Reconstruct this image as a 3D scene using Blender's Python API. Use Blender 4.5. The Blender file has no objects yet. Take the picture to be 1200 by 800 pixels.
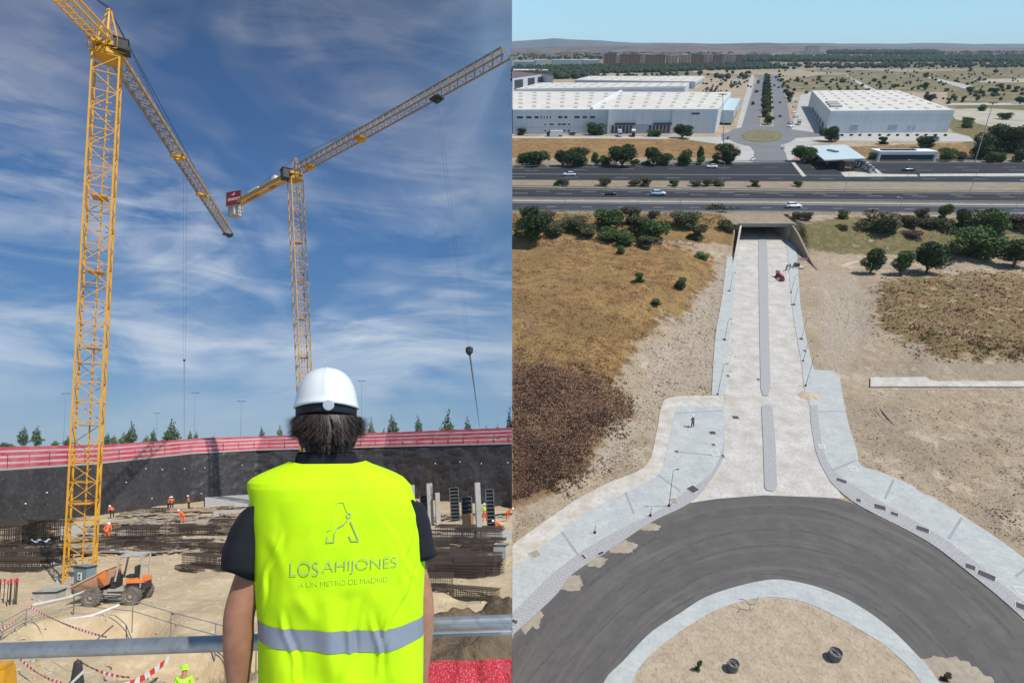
import bpy, math, random
from mathutils import Vector, Matrix, noise
random.seed(7)
R = math.radians
C = bpy.context.scene.collection
SC = bpy.context.scene
# ------------------------------------------------------------------ camera
CAMZ = 9.0                       # eye height above the pit floor
F = 700.0                        # focal length in pixels of a 1200 px wide picture
PX, PY = 600.0, 480.0            # where the optical axis meets the picture (lens shift)
PHI = math.atan(40/F)            # camera looks up this much
cam_d = bpy.data.cameras.new('camera'); cam = bpy.data.objects.new('camera', cam_d); C.objects.link(cam)
cam_d.sensor_width = 36.0; cam_d.lens = 36.0*F/1200
cam_d.shift_y = 80/1200.0
cam_d.clip_start = 0.05; cam_d.clip_end = 40000
cam.location = (0, 0, CAMZ); cam.rotation_euler = (R(90)+PHI, 0, 0)
SC.camera = cam
# ------------------------------------------------------------------ frames
TH = math.atan(428/F)            # the valley side falls away under the camera at this angle
TILT = TH + PHI
H = 58.0                         # height of the eye over the valley side
RF = Matrix.Translation((0, 0, CAMZ)) @ Matrix.Rotation(TILT, 4, 'X') @ Matrix.Translation((0, 0, -H))
def PL(px, py, z=0.0):           # construction side: point at height z
    dx, dy = px-PX, py-PY
    d = (dx, F*math.cos(PHI)+dy*math.sin(PHI), F*math.sin(PHI)-dy*math.cos(PHI))
    t = (z-CAMZ)/d[2]
    return Vector((d[0]*t, d[1]*t, z))
def PD(px, py, Y):               # construction side: point at forward distance Y
    dx, dy = px-PX, py-PY
    d = (dx, F*math.cos(PHI)+dy*math.sin(PHI), F*math.sin(PHI)-dy*math.cos(PHI))
    t = Y/d[1]
    return Vector((d[0]*t, Y, CAMZ+d[2]*t))
def PR(px, py, z=0.0):           # valley side: point at height z over its ground
    dx, dy = px-PX, py-PY
    dn = F*math.sin(TH)+dy*math.cos(TH)
    t = (H-z)/dn
    return Vector((dx*t, (F*math.cos(TH)-dy*math.sin(TH))*t, z))
def QR(X, Y, Z):                 # valley side: where a point lands in the picture
    d = Z-H
    zc = Y*math.cos(TH)-d*math.sin(TH); yc = -(Y*math.sin(TH)+d*math.cos(TH))
    return PX+F*X/zc, PY+F*yc/zc
def solve_h(px, pyb, pyt, z0=0.0):
    Y = PR(px, pyb, z0).y
    dy = pyt-PY
    t = Y/(F*math.cos(TH)-dy*math.sin(TH))
    return H-t*(F*math.sin(TH)+dy*math.cos(TH))-z0
def mpp(py, z=0.0):
    return (H-z)/(F*math.sin(TH)+(py-PY)*math.cos(TH))
# ------------------------------------------------------------------ sun and sky
SUN = Vector((0.47, -0.49, 0.735)).normalized()
sd = bpy.data.lights.new('sun', 'SUN'); so = bpy.data.objects.new('sun', sd); C.objects.link(so)
sd.energy = 4.0; sd.angle = R(0.53); sd.color = (1.0, 0.95, 0.87)
so.rotation_euler = SUN.to_track_quat('Z', 'Y').to_euler(); so.location = (60, -60, 120)
W = bpy.data.worlds.new('World'); SC.world = W; W.use_nodes = True
nt = W.node_tree; nt.nodes.clear()
def N(t, **k):
    n = nt.nodes.new(t)
    for a, b in k.items(): setattr(n, a, b)
    return n
def LK(a, b): nt.links.new(a, b)
def MATH(op, a, b=None, clamp=False):
    n = N('ShaderNodeMath', operation=op); n.use_clamp = clamp
    for i, v in enumerate((a, b)):
        if v is None: continue
        if isinstance(v, (int, float)): n.inputs[i].default_value = v
        else: LK(v, n.inputs[i])
    return n.outputs[0]
def MIXC(f, a, b, bt='MIX'):
    n = N('ShaderNodeMix', data_type='RGBA', blend_type=bt)
    for i, v in ((0, f), (6, a), (7, b)):
        if isinstance(v, (int, float)): n.inputs[i].default_value = v
        elif isinstance(v, tuple): n.inputs[i].default_value = v+(1,)
        else: LK(v, n.inputs[i])
    return n.outputs[2]
def RAMP(f, pts):
    n = N('ShaderNodeValToRGB'); e = n.color_ramp.elements
    e[0].position, e[1].position = pts[0][0], pts[-1][0]
    def cc(c): return (c, c, c, 1) if isinstance(c, (int, float)) else tuple(c)+(1,)
    e[0].color, e[1].color = cc(pts[0][1]), cc(pts[-1][1])
    for p, c in pts[1:-1]:
        x = e.new(p); x.color = cc(c)
    LK(f, n.inputs[0]); return n.outputs[0]
sky = N('ShaderNodeTexSky', sky_type='NISHITA'); sky.sun_disc = False
sky.sun_elevation = math.asin(SUN.z); sky.sun_rotation = math.atan2(SUN.x, SUN.y)
sky.air_density = 1.0; sky.dust_density = 0.6; sky.ozone_density = 3.0; sky.altitude = 600
tc = N('ShaderNodeTexCoord'); sx = N('ShaderNodeSeparateXYZ'); LK(tc.outputs['Generated'], sx.inputs[0])
X_, Y_, Z_ = sx.outputs
# cirrus sheet high above the pit: project the direction onto a level layer
cx = N('ShaderNodeCombineXYZ'); LK(MATH('ARCTAN2', X_, Y_), cx.inputs[0]); LK(MATH('MULTIPLY', Z_, 1.25), cx.inputs[1])
def cirrus(rot, sc, loc, detail, dist, rough=.6):
    m = N('ShaderNodeMapping'); m.inputs['Rotation'].default_value = (0, 0, R(rot)); m.inputs['Scale'].default_value = sc; m.inputs['Location'].default_value = loc
    LK(cx.outputs[0], m.inputs[0])
    n = N('ShaderNodeTexNoise'); n.inputs['Scale'].default_value = 1.0; n.inputs['Detail'].default_value = detail
    n.inputs['Roughness'].default_value = rough; n.inputs['Distortion'].default_value = dist
    LK(m.outputs[0], n.inputs[0]); return n.outputs[0]
c1 = RAMP(cirrus(-32, (2.2, 5.0, 1), (3.2, 1.4, 0), 8, 1.0, .58), [(.40, 0.0), (.52, .6), (.64, 1.0)])
c2 = RAMP(cirrus(-24, (3.0, 13.0, 1), (7.1, 2.0, 0), 8, 1.6, .60), [(.44, 0.0), (.66, 1.0)])
c3 = RAMP(cirrus(-20, (2.0, 3.4, 1), (4.6, 5.0, 0), 3, .8), [(.38, 0.05), (.52, 1.0)])
cov = MATH('MULTIPLY', MATH('ADD', MATH('MULTIPLY', c1, .75), MATH('MULTIPLY', c2, .55)), c3, True)
low = RAMP(Z_, [(0.0, .10), (.07, .55), (.18, 1.0)])
cov = MATH('MULTIPLY', cov, low)
hs = N('ShaderNodeHueSaturation'); hs.inputs['Saturation'].default_value = SKYSAT = 1.12; hs.inputs['Value'].default_value = 0.62
LK(sky.outputs[0], hs.inputs['Color'])
base_l = MIXC(.85, hs.outputs[0], RAMP(Z_, [(0.0, (2.7, 4.0, 5.3)), (.10, (1.4, 2.8, 4.9)), (.30, (.50, 1.55, 3.7)), (.48, (.33, .95, 2.5)), (.60, (.30, .70, 1.6))]))
cl_col = RAMP(Z_, [(0.0, (4.2, 4.9, 5.6)), (.12, (5.2, 5.9, 6.8)), (.32, (4.0, 4.6, 5.8)), (.46, (1.9, 2.3, 3.4)), (.60, (1.35, 1.6, 2.4))])
left = MIXC(MATH('MULTIPLY', cov, 1.0), base_l, cl_col)
# thin bright summer haze over the valley side (directions with x > 0)
dot = N('ShaderNodeVectorMath', operation='DOT_PRODUCT'); LK(tc.outputs['Generated'], dot.inputs[0])
dot.inputs[1].default_value = (0, -math.sin(TILT), math.cos(TILT))
right = RAMP(dot.outputs['Value'], [(0.0, (5.0, 7.4, 8.2)), (.02, (4.7, 7.8, 9.0)), (.07, (4.0, 7.6, 9.6)), (.4, (1.4, 3.0, 6.0))])
side = MATH('GREATER_THAN', X_, 0.0)
col = MIXC(side, left, right)
bg = N('ShaderNodeBackground'); bg.inputs['Strength'].default_value = 0.10; LK(col, bg.inputs['Color'])
wo = N('ShaderNodeOutputWorld'); LK(bg.outputs[0], wo.inputs[0])
SC.view_settings.view_transform = 'Standard'; SC.view_settings.look = 'None'
SC.view_settings.exposure = 0.20; SC.view_settings.gamma = 1; SC.view_settings.use_curve_mapping = False
# ------------------------------------------------------------------ materials
def mat(name, col, col2=None, scale=4.0, rough=.85, bump=0.0, bscale=20.0, metallic=0.0, detail=6, dist=.02, lo=.35, hi=.65, spec=.3, col3=None, scale3=30.0, amt3=.5, stretch=(1, 1, 1), trans=0.0, emit=None):
    m = bpy.data.materials.new(name); m.use_nodes = True; t = m.node_tree; b = t.nodes['Principled BSDF']
    b.inputs['Roughness'].default_value = rough; b.inputs['Metallic'].default_value = metallic
    b.inputs['Specular IOR Level'].default_value = spec
    co = t.nodes.new('ShaderNodeTexCoord'); mp = t.nodes.new('ShaderNodeMapping'); mp.inputs['Scale'].default_value = stretch
    t.links.new(co.outputs['Object'], mp.inputs[0])
    c = None
    def noi(s, d=detail):
        n = t.nodes.new('ShaderNodeTexNoise'); n.inputs['Scale'].default_value = s; n.inputs['Detail'].default_value = d
        n.inputs['Roughness'].default_value = .62
        t.links.new(mp.outputs[0], n.inputs[0]); return n.outputs[0]
    def mix(f, a, bb, lo_, hi_, amt=1.0):
        r = t.nodes.new('ShaderNodeMapRange'); r.inputs[1].default_value = lo_; r.inputs[2].default_value = hi_; r.inputs[4].default_value = amt
        t.links.new(f, r.inputs[0])
        x = t.nodes.new('ShaderNodeMix'); x.data_type = 'RGBA'
        t.links.new(r.outputs[0], x.inputs[0])
        for i, v in ((6, a), (7, bb)):
            if isinstance(v, tuple): x.inputs[i].default_value = v+(1,)
            else: t.links.new(v, x.inputs[i])
        return x.outputs[2]
    if col2 is None: col2 = tuple(v*.8 for v in col)
    c = mix(noi(scale), col, col2, lo, hi)
    if col3: c = mix(noi(scale3, 4), c, col3, .5, .68, amt3)
    t.links.new(c, b.inputs['Base Color'])
    if bump > 0:
        bn = t.nodes.new('ShaderNodeBump'); bn.inputs['Strength'].default_value = bump; bn.inputs['Distance'].default_value = dist
        t.links.new(noi(bscale, 8), bn.inputs['Height']); t.links.new(bn.outputs[0], b.inputs['Normal'])
    if emit: b.inputs['Emission Color'].default_value = emit+(1,); b.inputs['Emission Strength'].default_value = 1
    if trans: b.inputs['Transmission Weight'].default_value = trans
    return m
# ------------------------------------------------------------------ mesh builder
class MB:
    def __init__(s): s.v = []; s.f = []; s.m = []; s.cur = 0
    def add(s, vs, fs):
        o = len(s.v); s.v += [tuple(v) for v in vs]; s.f += [tuple(i+o for i in f) for f in fs]; s.m += [s.cur]*len(fs)
    def box(s, c, d, rz=0.0, M=None, taper=1.0):
        x, y, z = d[0]/2, d[1]/2, d[2]/2
        vs = [Vector((a*x*(taper if e > 0 else 1), b*y*(taper if e > 0 else 1), e*z)) for e in (-1, 1) for a, b in ((-1, -1), (1, -1), (1, 1), (-1, 1))]
        T = Matrix.Translation(c) @ Matrix.Rotation(rz, 4, 'Z')
        if M is not None: T = M @ T
        s.add([T @ v for v in vs], [(3, 2, 1, 0), (4, 5, 6, 7), (0, 1, 5, 4), (1, 2, 6, 5), (2, 3, 7, 6), (3, 0, 4, 7)])
    def tube(s, a, b, r, n=6, r2=None, cap=True):
        a, b = Vector(a), Vector(b); d = b-a
        if d.length < 1e-6: return
        q = d.to_track_quat('Z', 'Y'); r2 = r if r2 is None else r2
        vs = [a+q@Vector((r*math.cos(2*math.pi*i/n+.785), r*math.sin(2*math.pi*i/n+.785), 0)) for i in range(n)]
        vs += [b+q@Vector((r2*math.cos(2*math.pi*i/n+.785), r2*math.sin(2*math.pi*i/n+.785), 0)) for i in range(n)]
        fs = [(i, (i+1) % n, n+(i+1) % n, n+i) for i in range(n)]
        if cap: fs += [tuple(range(n-1, -1, -1)), tuple(range(n, 2*n))]
        s.add(vs, fs)
    def path(s, pts, r, n=6):
        for a, b in zip(pts[:-1], pts[1:]): s.tube(a, b, r, n)
    def prism(s, poly, z0, z1, bottom=False):
        n = len(poly); A = sum(poly[i][0]*poly[(i+1) % n][1]-poly[(i+1) % n][0]*poly[i][1] for i in range(n))
        if A < 0: poly = poly[::-1]
        vs = [(p[0], p[1], z0) for p in poly]+[(p[0], p[1], z1) for p in poly]
        fs = [(i, (i+1) % n, n+(i+1) % n, n+i) for i in range(n)]+[tuple(range(n, 2*n))]
        if bottom: fs.append(tuple(range(n-1, -1, -1)))
        s.add(vs, fs)
    def loft(s, rings, closed=True, cap0=True, cap1=True):
        n = len(rings[0]); vs = [v for r in rings for v in r]; fs = []
        for k in range(len(rings)-1):
            for i in range(n if closed else n-1):
                j = (i+1) % n; fs.append((k*n+i, k*n+j, (k+1)*n+j, (k+1)*n+i))
        if closed and cap0: fs.append(tuple(range(n-1, -1, -1)))
        if closed and cap1: fs.append(tuple((len(rings)-1)*n+i for i in range(n)))
        s.add(vs, fs)
    def lathe(s, prof, n=16, c=(0, 0, 0)):
        s.loft([[(c[0]+r*math.cos(2*math.pi*i/n), c[1]+r*math.sin(2*math.pi*i/n), c[2]+z) for i in range(n)] for r, z in prof])
    def ell(s, c, r, n=12, m=8, jit=0.0):
        rings = []
        for k in range(1, m):
            a = math.pi*k/m-math.pi/2
            rings.append([(c[0]+r[0]*math.cos(a)*math.cos(2*math.pi*i/n)*(1+random.uniform(-jit, jit)), c[1]+r[1]*math.cos(a)*math.sin(2*math.pi*i/n)*(1+random.uniform(-jit, jit)), c[2]+r[2]*math.sin(a)) for i in range(n)])
        s.loft(rings)
    def mesh(s, name, mats, smooth=False):
        me = bpy.data.meshes.new(name); me.from_pydata(s.v, [], s.f)
        if not isinstance(mats, (list, tuple)): mats = [mats]
        for m in mats: me.materials.append(m)
        if len(mats) > 1: me.polygons.foreach_set('material_index', s.m)
        if smooth: me.polygons.foreach_set('use_smooth', [True]*len(me.polygons))
        me.update(); return me
    def build(s, name, mats, parent=None, smooth=False, M=None):
        o = bpy.data.objects.new(name, s.mesh(name, mats, smooth)); C.objects.link(o)
        if parent is not None: o.parent = parent
        if M is not None: o.matrix_world = M
        return o
def tag(o, label=None, cat=None, group=None, kind=None):
    if label: o['label'] = label
    if cat: o['category'] = cat
    if group: o['group'] = group
    if kind: o['kind'] = kind
    return o
def empty(name, M):
    o = bpy.data.objects.new(name, None); C.objects.link(o); o.empty_display_size = .5; o.matrix_world = M; return o
def LM(p, rz=0.0, s=1.0): return Matrix.Translation(p) @ Matrix.Rotation(rz, 4, 'Z') @ Matrix.Scale(s, 4)
def RM(p, rz=0.0, s=(1, 1, 1)):
    return RF @ Matrix.Translation(p) @ Matrix.Rotation(rz, 4, 'Z') @ Matrix.Diagonal((s[0], s[1], s[2], 1))
def copy_tree(o, M=None, parent=None):
    c = o.copy(); C.objects.link(c)
    if parent is not None: c.parent = parent
    if M is not None: c.matrix_world = M
    for ch in list(o.children): copy_tree(ch, None, c)
    return c
_U = ['first', 'second', 'third', 'fourth', 'fifth', 'sixth', 'seventh', 'eighth', 'ninth', 'tenth', 'eleventh', 'twelfth', 'thirteenth', 'fourteenth', 'fifteenth', 'sixteenth', 'seventeenth', 'eighteenth', 'nineteenth', 'twentieth']
ORD = _U+['twenty-'+u for u in _U[:9]]+['thirtieth']+['thirty-'+u for u in _U[:9]]+['fortieth']+['forty-'+u for u in _U[:9]]
def smooth_line(pts, k=6):
    P = [pts[0]]+list(pts)+[pts[-1]]; out = []
    for i in range(1, len(P)-2):
        for j in range(k):
            t = j/k; a, b, c, d = P[i-1], P[i], P[i+1], P[i+2]
            out.append(tuple(.5*((2*b[q])+(-a[q]+c[q])*t+(2*a[q]-5*b[q]+4*c[q]-d[q])*t*t+(-a[q]+3*b[q]-3*c[q]+d[q])*t**3) for q in range(2)))
    out.append(tuple(pts[-1])); return out
def sst(a, b, x):
    t = max(0, min(1, (x-a)/(b-a))); return t*t*(3-2*t)
def interp(pts, x):
    if x <= pts[0][0]: return pts[0][1]
    for a, b in zip(pts[:-1], pts[1:]):
        if x <= b[0]: return a[1]+(b[1]-a[1])*(x-a[0])/(b[0]-a[0])
    return pts[-1][1]
def nz(x, y, z=0.0, s=1.0): return noise.noise(Vector((x*s, y*s, z*s)))
def fbm(x, y, s=1.0, o=4): return noise.fractal(Vector((x*s, y*s, 3.3)), 1.0, 2.0, o)
USE_HAZE = True
# ================================================================== CONSTRUCTION PIT (x < 0)
M_sand = mat('site_earth', (.53, .41, .25), (.40, .305, .185), scale=.25, bump=.6, bscale=3.0, dist=.12, col3=(.62, .52, .37), scale3=1.7, amt3=.6)
M_street = mat('dry_street_earth', (.33, .27, .19), (.22, .19, .13), scale=.1)
M_membrane = mat('grey_membrane', (.060, .057, .060), (.038, .036, .040), scale=.4, rough=.42, bump=.45, bscale=.9, dist=.35, spec=.5, col3=(.14, .135, .135), scale3=2.5, amt3=.4)
M_conc = mat('concrete', (.46, .44, .40), (.36, .34, .31), scale=2.0, bump=.3, bscale=14)
M_yellow = mat('crane_yellow_paint', (.68, .33, .025), (.55, .27, .02), scale=3.0, rough=.45)
M_yellow2 = mat('weathered_yellow_paint', (.60, .31, .04), (.46, .24, .04), scale=2.0, rough=.55)
M_greysteel = mat('grey_jib_steel', (.34, .22, .11), (.24, .17, .11), scale=2.0, rough=.5)
M_dark = mat('dark_steel', (.05, .05, .055), (.035, .033, .03), scale=5, rough=.5)
M_rebar = mat('rusty_rebar', (.055, .046, .040), (.10, .070, .052), scale=8, rough=.8)
M_red = mat('red_net', (.62, .05, .07), (.50, .04, .06), scale=3, rough=.8)
M_pink = mat('faded_pink_net', (.62, .35, .34), (.70, .48, .45), scale=1.5, rough=.8)
M_white = mat('white_paint', (.78, .78, .76), (.70, .70, .68), scale=3, rough=.5)
M_orange = mat('orange_paint', (.80, .22, .05), (.68, .20, .06), scale=4, rough=.5)
M_wood = mat('pine_timber', (.50, .33, .17), (.38, .24, .12), scale=3, stretch=(6, 1, 1))
M_wood2 = mat('grey_weathered_timber', (.42, .37, .31), (.30, .26, .21), scale=3)
M_galv = mat('galvanised_pipe', (.50, .52, .53), (.38, .40, .41), scale=6, rough=.38, metallic=.75, col3=(.26, .27, .28), scale3=30, amt3=.5)
M_rubber = mat('tyre_rubber', (.22, .19, .155), (.10, .09, .08), scale=5, rough=.9)
M_blue = mat('blue_grey_cabinet', (.20, .27, .28), (.15, .21, .22), scale=3, rough=.5)
M_leafL = mat('cypress_leaves', (.045, .085, .03), (.09, .12, .045), scale=1.5, rough=.8)
M_leafY = mat('yellow_green_leaves', (.16, .17, .04), (.10, .13, .03), scale=1.5, rough=.8)
M_bark = mat('bark', (.12, .09, .06))
M_vis = mat('worker_orange', (.85, .16, .04), (.75, .13, .03), rough=.8)
M_hard = mat('white_hard_hat_plastic', (.84, .85, .84), (.80, .81, .81), scale=2, rough=.32, spec=.5)
M_skin = mat('skin', (.40, .19, .115), (.33, .15, .09), scale=30, rough=.55, bump=.08, bscale=180, dist=.002)

def fake(lst, x): return interp(lst, x)
# pit wall line: (px, bottom py, top py)
WL = [(-260, 650, 560), (-60, 630, 554), (0, 621, 550), (110, 603, 543), (224, 587, 531), (300, 581, 527), (450, 583, 523), (600, 592, 519.5)]
wall_pts = []
for i in range(len(WL)-1):
    a, b = WL[i], WL[i+1]; n = 14
    for k in range(n+(i == len(WL)-2)):
        t = k/n; wall_pts.append((a[0]+(b[0]-a[0])*t, a[1]+(b[1]-a[1])*t, a[2]+(b[2]-a[2])*t))
WB = []
for px, pb, pt in wall_pts:
    g = PL(px, pb, 0.0); top = PD(px, pt, g.y); WB.append((g.x, g.y, top.z))
# ground of the pit
M_hole = None
holes = [(PL(112, 742), 3.0, 2.2), (PL(215, 775), 2.4, 2.2), (PL(152, 727), 1.6, 1.3), (PL(70, 752), 1.5, .6), (PL(255, 790), 1.5, 1.2), (PL(560, 700), 3.0, .5)]
def pit_z(x, y):
    z = .30*fbm(x, y, .13, 3)+.10*fbm(x, y, .7, 3)+.035*fbm(x, y, 2.6, 3)
    for c, r, d in holes:
        q = math.hypot((x-c.x)*.8, y-c.y)/r+.35*nz(x, y, 0, .9)
        z -= d*(1-sst(.55, 1.0, q))
    return z
mb = MB(); xs = [0.0]; st = .35
while xs[-1] > -135: xs.append(xs[-1]-st); st = min(1.6, st*1.012)
ys = [3.0]; st = .45
while ys[-1] < 125: ys.append(ys[-1]+st); st = min(1.4, st*1.009) if ys[-1] > 18 else st
nx_ = len(xs)
def under(x, y):
    for a, b in zip(WB[:-1], WB[1:]):
        if a[0] <= x <= b[0]: return y-(a[1]+(b[1]-a[1])*(x-a[0])/(b[0]-a[0]+1e-9))
    return -1
for y in ys:
    for x in xs: mb.v.append((x, y, pit_z(x, y)))
for j in range(len(ys)-1):
    for i in range(nx_-1):
        a = j*nx_+i
        if under(xs[i], ys[j]) < 3: mb.f.append((a+1, a, a+nx_, a+nx_+1)); mb.m.append(0)
tag(mb.build('pit_floor', M_sand, smooth=True), 'sandy earth floor of the excavated pit', kind='structure')
# street level beyond the wall
mb = MB(); n = len(WB)
rows = [[(x, y+.25, z-.02) for x, y, z in WB]]
for d, zz_ in ((25, 8.2), (120, 8.0), (420, 7.9)):
    rows.append([(x*(1+d/220.0), y+d, min(z, zz_)) for x, y, z in WB])
mb.loft(rows, closed=False)
tag(mb.build('street_ground', M_street), 'dry open ground beyond the pit', kind='structure')
mb = MB(); mb.box((-4.5, -.4, CAMZ-1.65-.15), (9.0, 5.6, .3))
tag(mb.build('platform_floor', M_conc), kind='structure')
mb = MB(); mb.box((-4.5, .0, (CAMZ-1.95)/2-.4), (8.6, 4.6, CAMZ-1.95-.02+.8))
tag(mb.build('viewing_platform_base', M_conc), 'plain concrete base under the viewing platform behind the railing', 'platform')

# retaining wall with its crumpled membrane
wall = empty('retaining_wall', LM((0, 0, 0)))
tag(wall, 'long pit wall covered in crumpled dark grey membrane under the red netting', 'retaining wall')
NZ = 26; mb = MB(); rows = []
L = 0; prev = None; arc = []
for w in WB:
    if prev: L += math.hypot(w[0]-prev[0], w[1]-prev[1])
    arc.append(L); prev = w
fine = []
for i in range(len(WB)-1):
    for k in range(3):
        t = k/3; fine.append([WB[i][q]+(WB[i+1][q]-WB[i][q])*t for q in range(3)]+[arc[i]+(arc[i+1]-arc[i])*t])
fine.append(list(WB[-1])+[arc[-1]])
for k in range(NZ+1):
    r = []
    for x, y, zt, s in fine:
        t = k/NZ; z = -.5+t*(zt+.42)
        wr = .22*noise.fractal(Vector((s*.16, z*.4, 1)), 1, 2.1, 3)+.42*(1-abs(nz(s+z*1.3, z*1.9, 4, .42))*2.4)**2*.5+.30*max(0, 1-abs(nz(s*.5-z*.5, z*1.5, 9, .7))*4)
        r.append((x, y-(.12+max(0, wr))*(1 if 0 < k < NZ else .2), z))
    rows.append(r)
mb.loft(rows, closed=False); mb.build('membrane', M_membrane, wall, smooth=True)
mb = MB()
for a, b in zip(WB[:-1], WB[1:]):
    mb.loft([[(p[0], p[1]-.45, p[2]-.10), (p[0], p[1]-.45, p[2]+.14), (p[0], p[1]+.5, p[2]+.14), (p[0], p[1]+.5, p[2]-.10)] for p in (a, b)])
mb.build('coping', M_conc, wall)
for k, (px, py) in enumerate([(55, 577), (148, 565), (171, 549), (190, 550), (216, 549), (240, 548), (178, 584), (236, 578), (510, 543), (539, 541), (564, 543), (595, 542), (30, 590), (284, 545)]):
    w = min(fine, key=lambda f: abs(PX+F*f[0]/f[1]-px)); p = PD(px, py, w[1]-.75)
    mb = MB(); mb.lathe([(0.02, -.05), (.08, -.04), (.09, .03), (.04, .09)], 8, p); mb.build('anchor_head', M_white, wall)
# red netting fence on top of the wall
fence = empty('safety_fence', LM((0, 0, 0)))
tag(fence, 'red and white netting fence running along the top of the grey pit wall', 'fence')
def band(off, z0, z1, m, name, par, wob=.06):
    mb = MB(); r0, r1 = [], []
    for f in fine:
        w = wob*nz(f[3], off*9, z0, .35); r0.append((f[0], f[1]+off, f[2]+z0+w)); r1.append((f[0], f[1]+off+.02, f[2]+z1+w*.7))
    mb.loft([r0, r1], closed=False); return mb.build(name, m, par)
M_red_n = mat('faded_red_net', (.50, .06, .09), (.58, .16, .18), scale=.5, rough=.8); M_pk_n = mat('pinkish_net', (.55, .28, .29), (.66, .47, .45), scale=.35, rough=.8)
hs_ = [(0.0, .14, .55, M_red_n), (0.02, .55, .78, M_pk_n), (0.5, .80, 1.22, M_red_n), (.5, 1.22, 1.42, M_pk_n), (1.1, 1.44, 1.80, M_red_n), (1.1, 1.80, 2.02, M_pk_n), (1.9, 2.05, 2.42, M_red_n)]
for o_, a, b, m in hs_: band(o_, a, b, m, 'netting_band' if m is M_red_n else 'faded_netting_band', fence)
last = -9
for f in fine:
    if f[3]-last > 2.6:
        last = f[3]; mb = MB(); mb.tube((f[0], f[1]-.04, f[2]+.1), (f[0], f[1]-.04, f[2]+1.55), .035, 5); mb.build('fence_post', M_dark if random.random() < .5 else M_red, fence)

# ---- lattice helpers
def lattice_mast(mb, s, z0, z1, step, rl=.075, rb=.032):
    c = [(-s/2, -s/2), (s/2, -s/2), (s/2, s/2), (-s/2, s/2)]
    for x, y in c: mb.tube((x, y, z0), (x, y, z1), rl, 4)
    n = int((z1-z0)/step)
    for k in range(n+1):
        z = z0+k*(z1-z0)/n
        for i in range(4):
            a, b = c[i], c[(i+1) % 4]
            mb.tube((*a, z), (*b, z), rb, 4, cap=False)
            if k < n:
                zn = z0+(k+1)*(z1-z0)/n; p, q = (a, b) if (k+i) % 2 else (b, a)
                mb.tube((*p, z), (*q, zn), rb, 4, cap=False)
def lattice_jib(mb, A, B, w, h, step, rc=.06, rb=.028, tri=True):
    A, B = Vector(A), Vector(B); d = B-A; L = d.length; u = d.normalized(); sd_ = u.cross(Vector((0, 0, 1))).normalized(); up = Vector((0, 0, 1))
    n = max(2, int(L/step))
    def P(t, a, b): return A+u*t+sd_*a+up*b
    mb.tube(P(0, -w/2, 0), P(L, -w/2, 0), rc, 4); mb.tube(P(0, w/2, 0), P(L, w/2, 0), rc, 4); mb.tube(P(0, 0, h), P(L-step*.5, 0, h), rc*1.1, 4)
    for k in range(n):
        t0, t1 = k*L/n, (k+1)*L/n; tm = (t0+t1)/2
        for sgn in (-1, 1):
            mb.tube(P(t0, sgn*w/2, 0), P(tm, 0, h), rb, 4, cap=False); mb.tube(P(tm, 0, h), P(t1, sgn*w/2, 0), rb, 4, cap=False)
        mb.tube(P(t0, -w/2, 0), P(t0, w/2, 0), rb, 4, cap=False)
        mb.tube(P(t0, -w/2, 0), P(t1, w/2, 0), rb, 4, cap=False)
def tower_crane(label, base, top, rot, s, jib_to, cj_to, apex_h, M1, Mj, step):
    """base/top: world points of the mast axis; jib_to / cj_to: world points the jib and counter-jib reach (level with the top)"""
    ax = (top-base); Hm = ax.length
    q = Vector((0, 0, 1)).rotation_difference(ax.normalized())
    T = Matrix.Translation(base) @ q.to_matrix().to_4x4() @ Matrix.Rotation(rot, 4, 'Z')
    r = empty('tower_crane', T); Ti = T.inverted()
    tag(r, label, 'crane')
    mb = MB(); lattice_mast(mb, s, 0, Hm, step); mb.build('mast', M1, r)
    mb = MB()                                                   # ladder and landings inside the mast
    for sg in (-.18, .18): mb.tube((sg, .1, .3), (sg, .1, Hm-.5), .03, 4)
    z = .4
    while z < Hm-.5: mb.tube((-.18, .1, z), (.18, .1, z), .02, 4, cap=False); z += .45
    for k in range(1, int(Hm/5)): mb.box((0, 0, k*5), (s*.7, s*.6, .05))
    mb.build('ladder', M1, r)
    mb = MB(); mb.lathe([(s*.45, Hm), (s*.58, Hm+.1), (s*.58, Hm+.35), (s*.5, Hm+.5)], 14)
    mb.box((0, 0, Hm+.75), (s*1.1, s*1.1, .3)); mb.build('slewing_ring', M1, r)
    # everything above keeps level: work in world axes
    W2L = lambda p: Ti @ Vector(p)
    hub = top+Vector((0, 0, .9)); ap = hub+Vector((0, 0, apex_h))
    mb = MB()
    for a in (0, 90, 180, 270):
        e = Vector((math.cos(R(a+30)), math.sin(R(a+30)), 0))*s*.45; mb.tube(W2L(hub+e), W2L(ap+e*.12), .07, 4)
    for k in (1, 2):
        rr = [W2L(hub+Vector((math.cos(R(a+30)), math.sin(R(a+30)), 0))*s*.45*(1-k*.3)+Vector((0, 0, apex_h*k/3))) for a in (0, 90, 180, 270, 0)]
        mb.path(rr, .03, 4)
    mb.build('tower_head', Mj if M1 is not M_yellow else M1, r)
    return r, W2L, hub, ap
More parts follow.
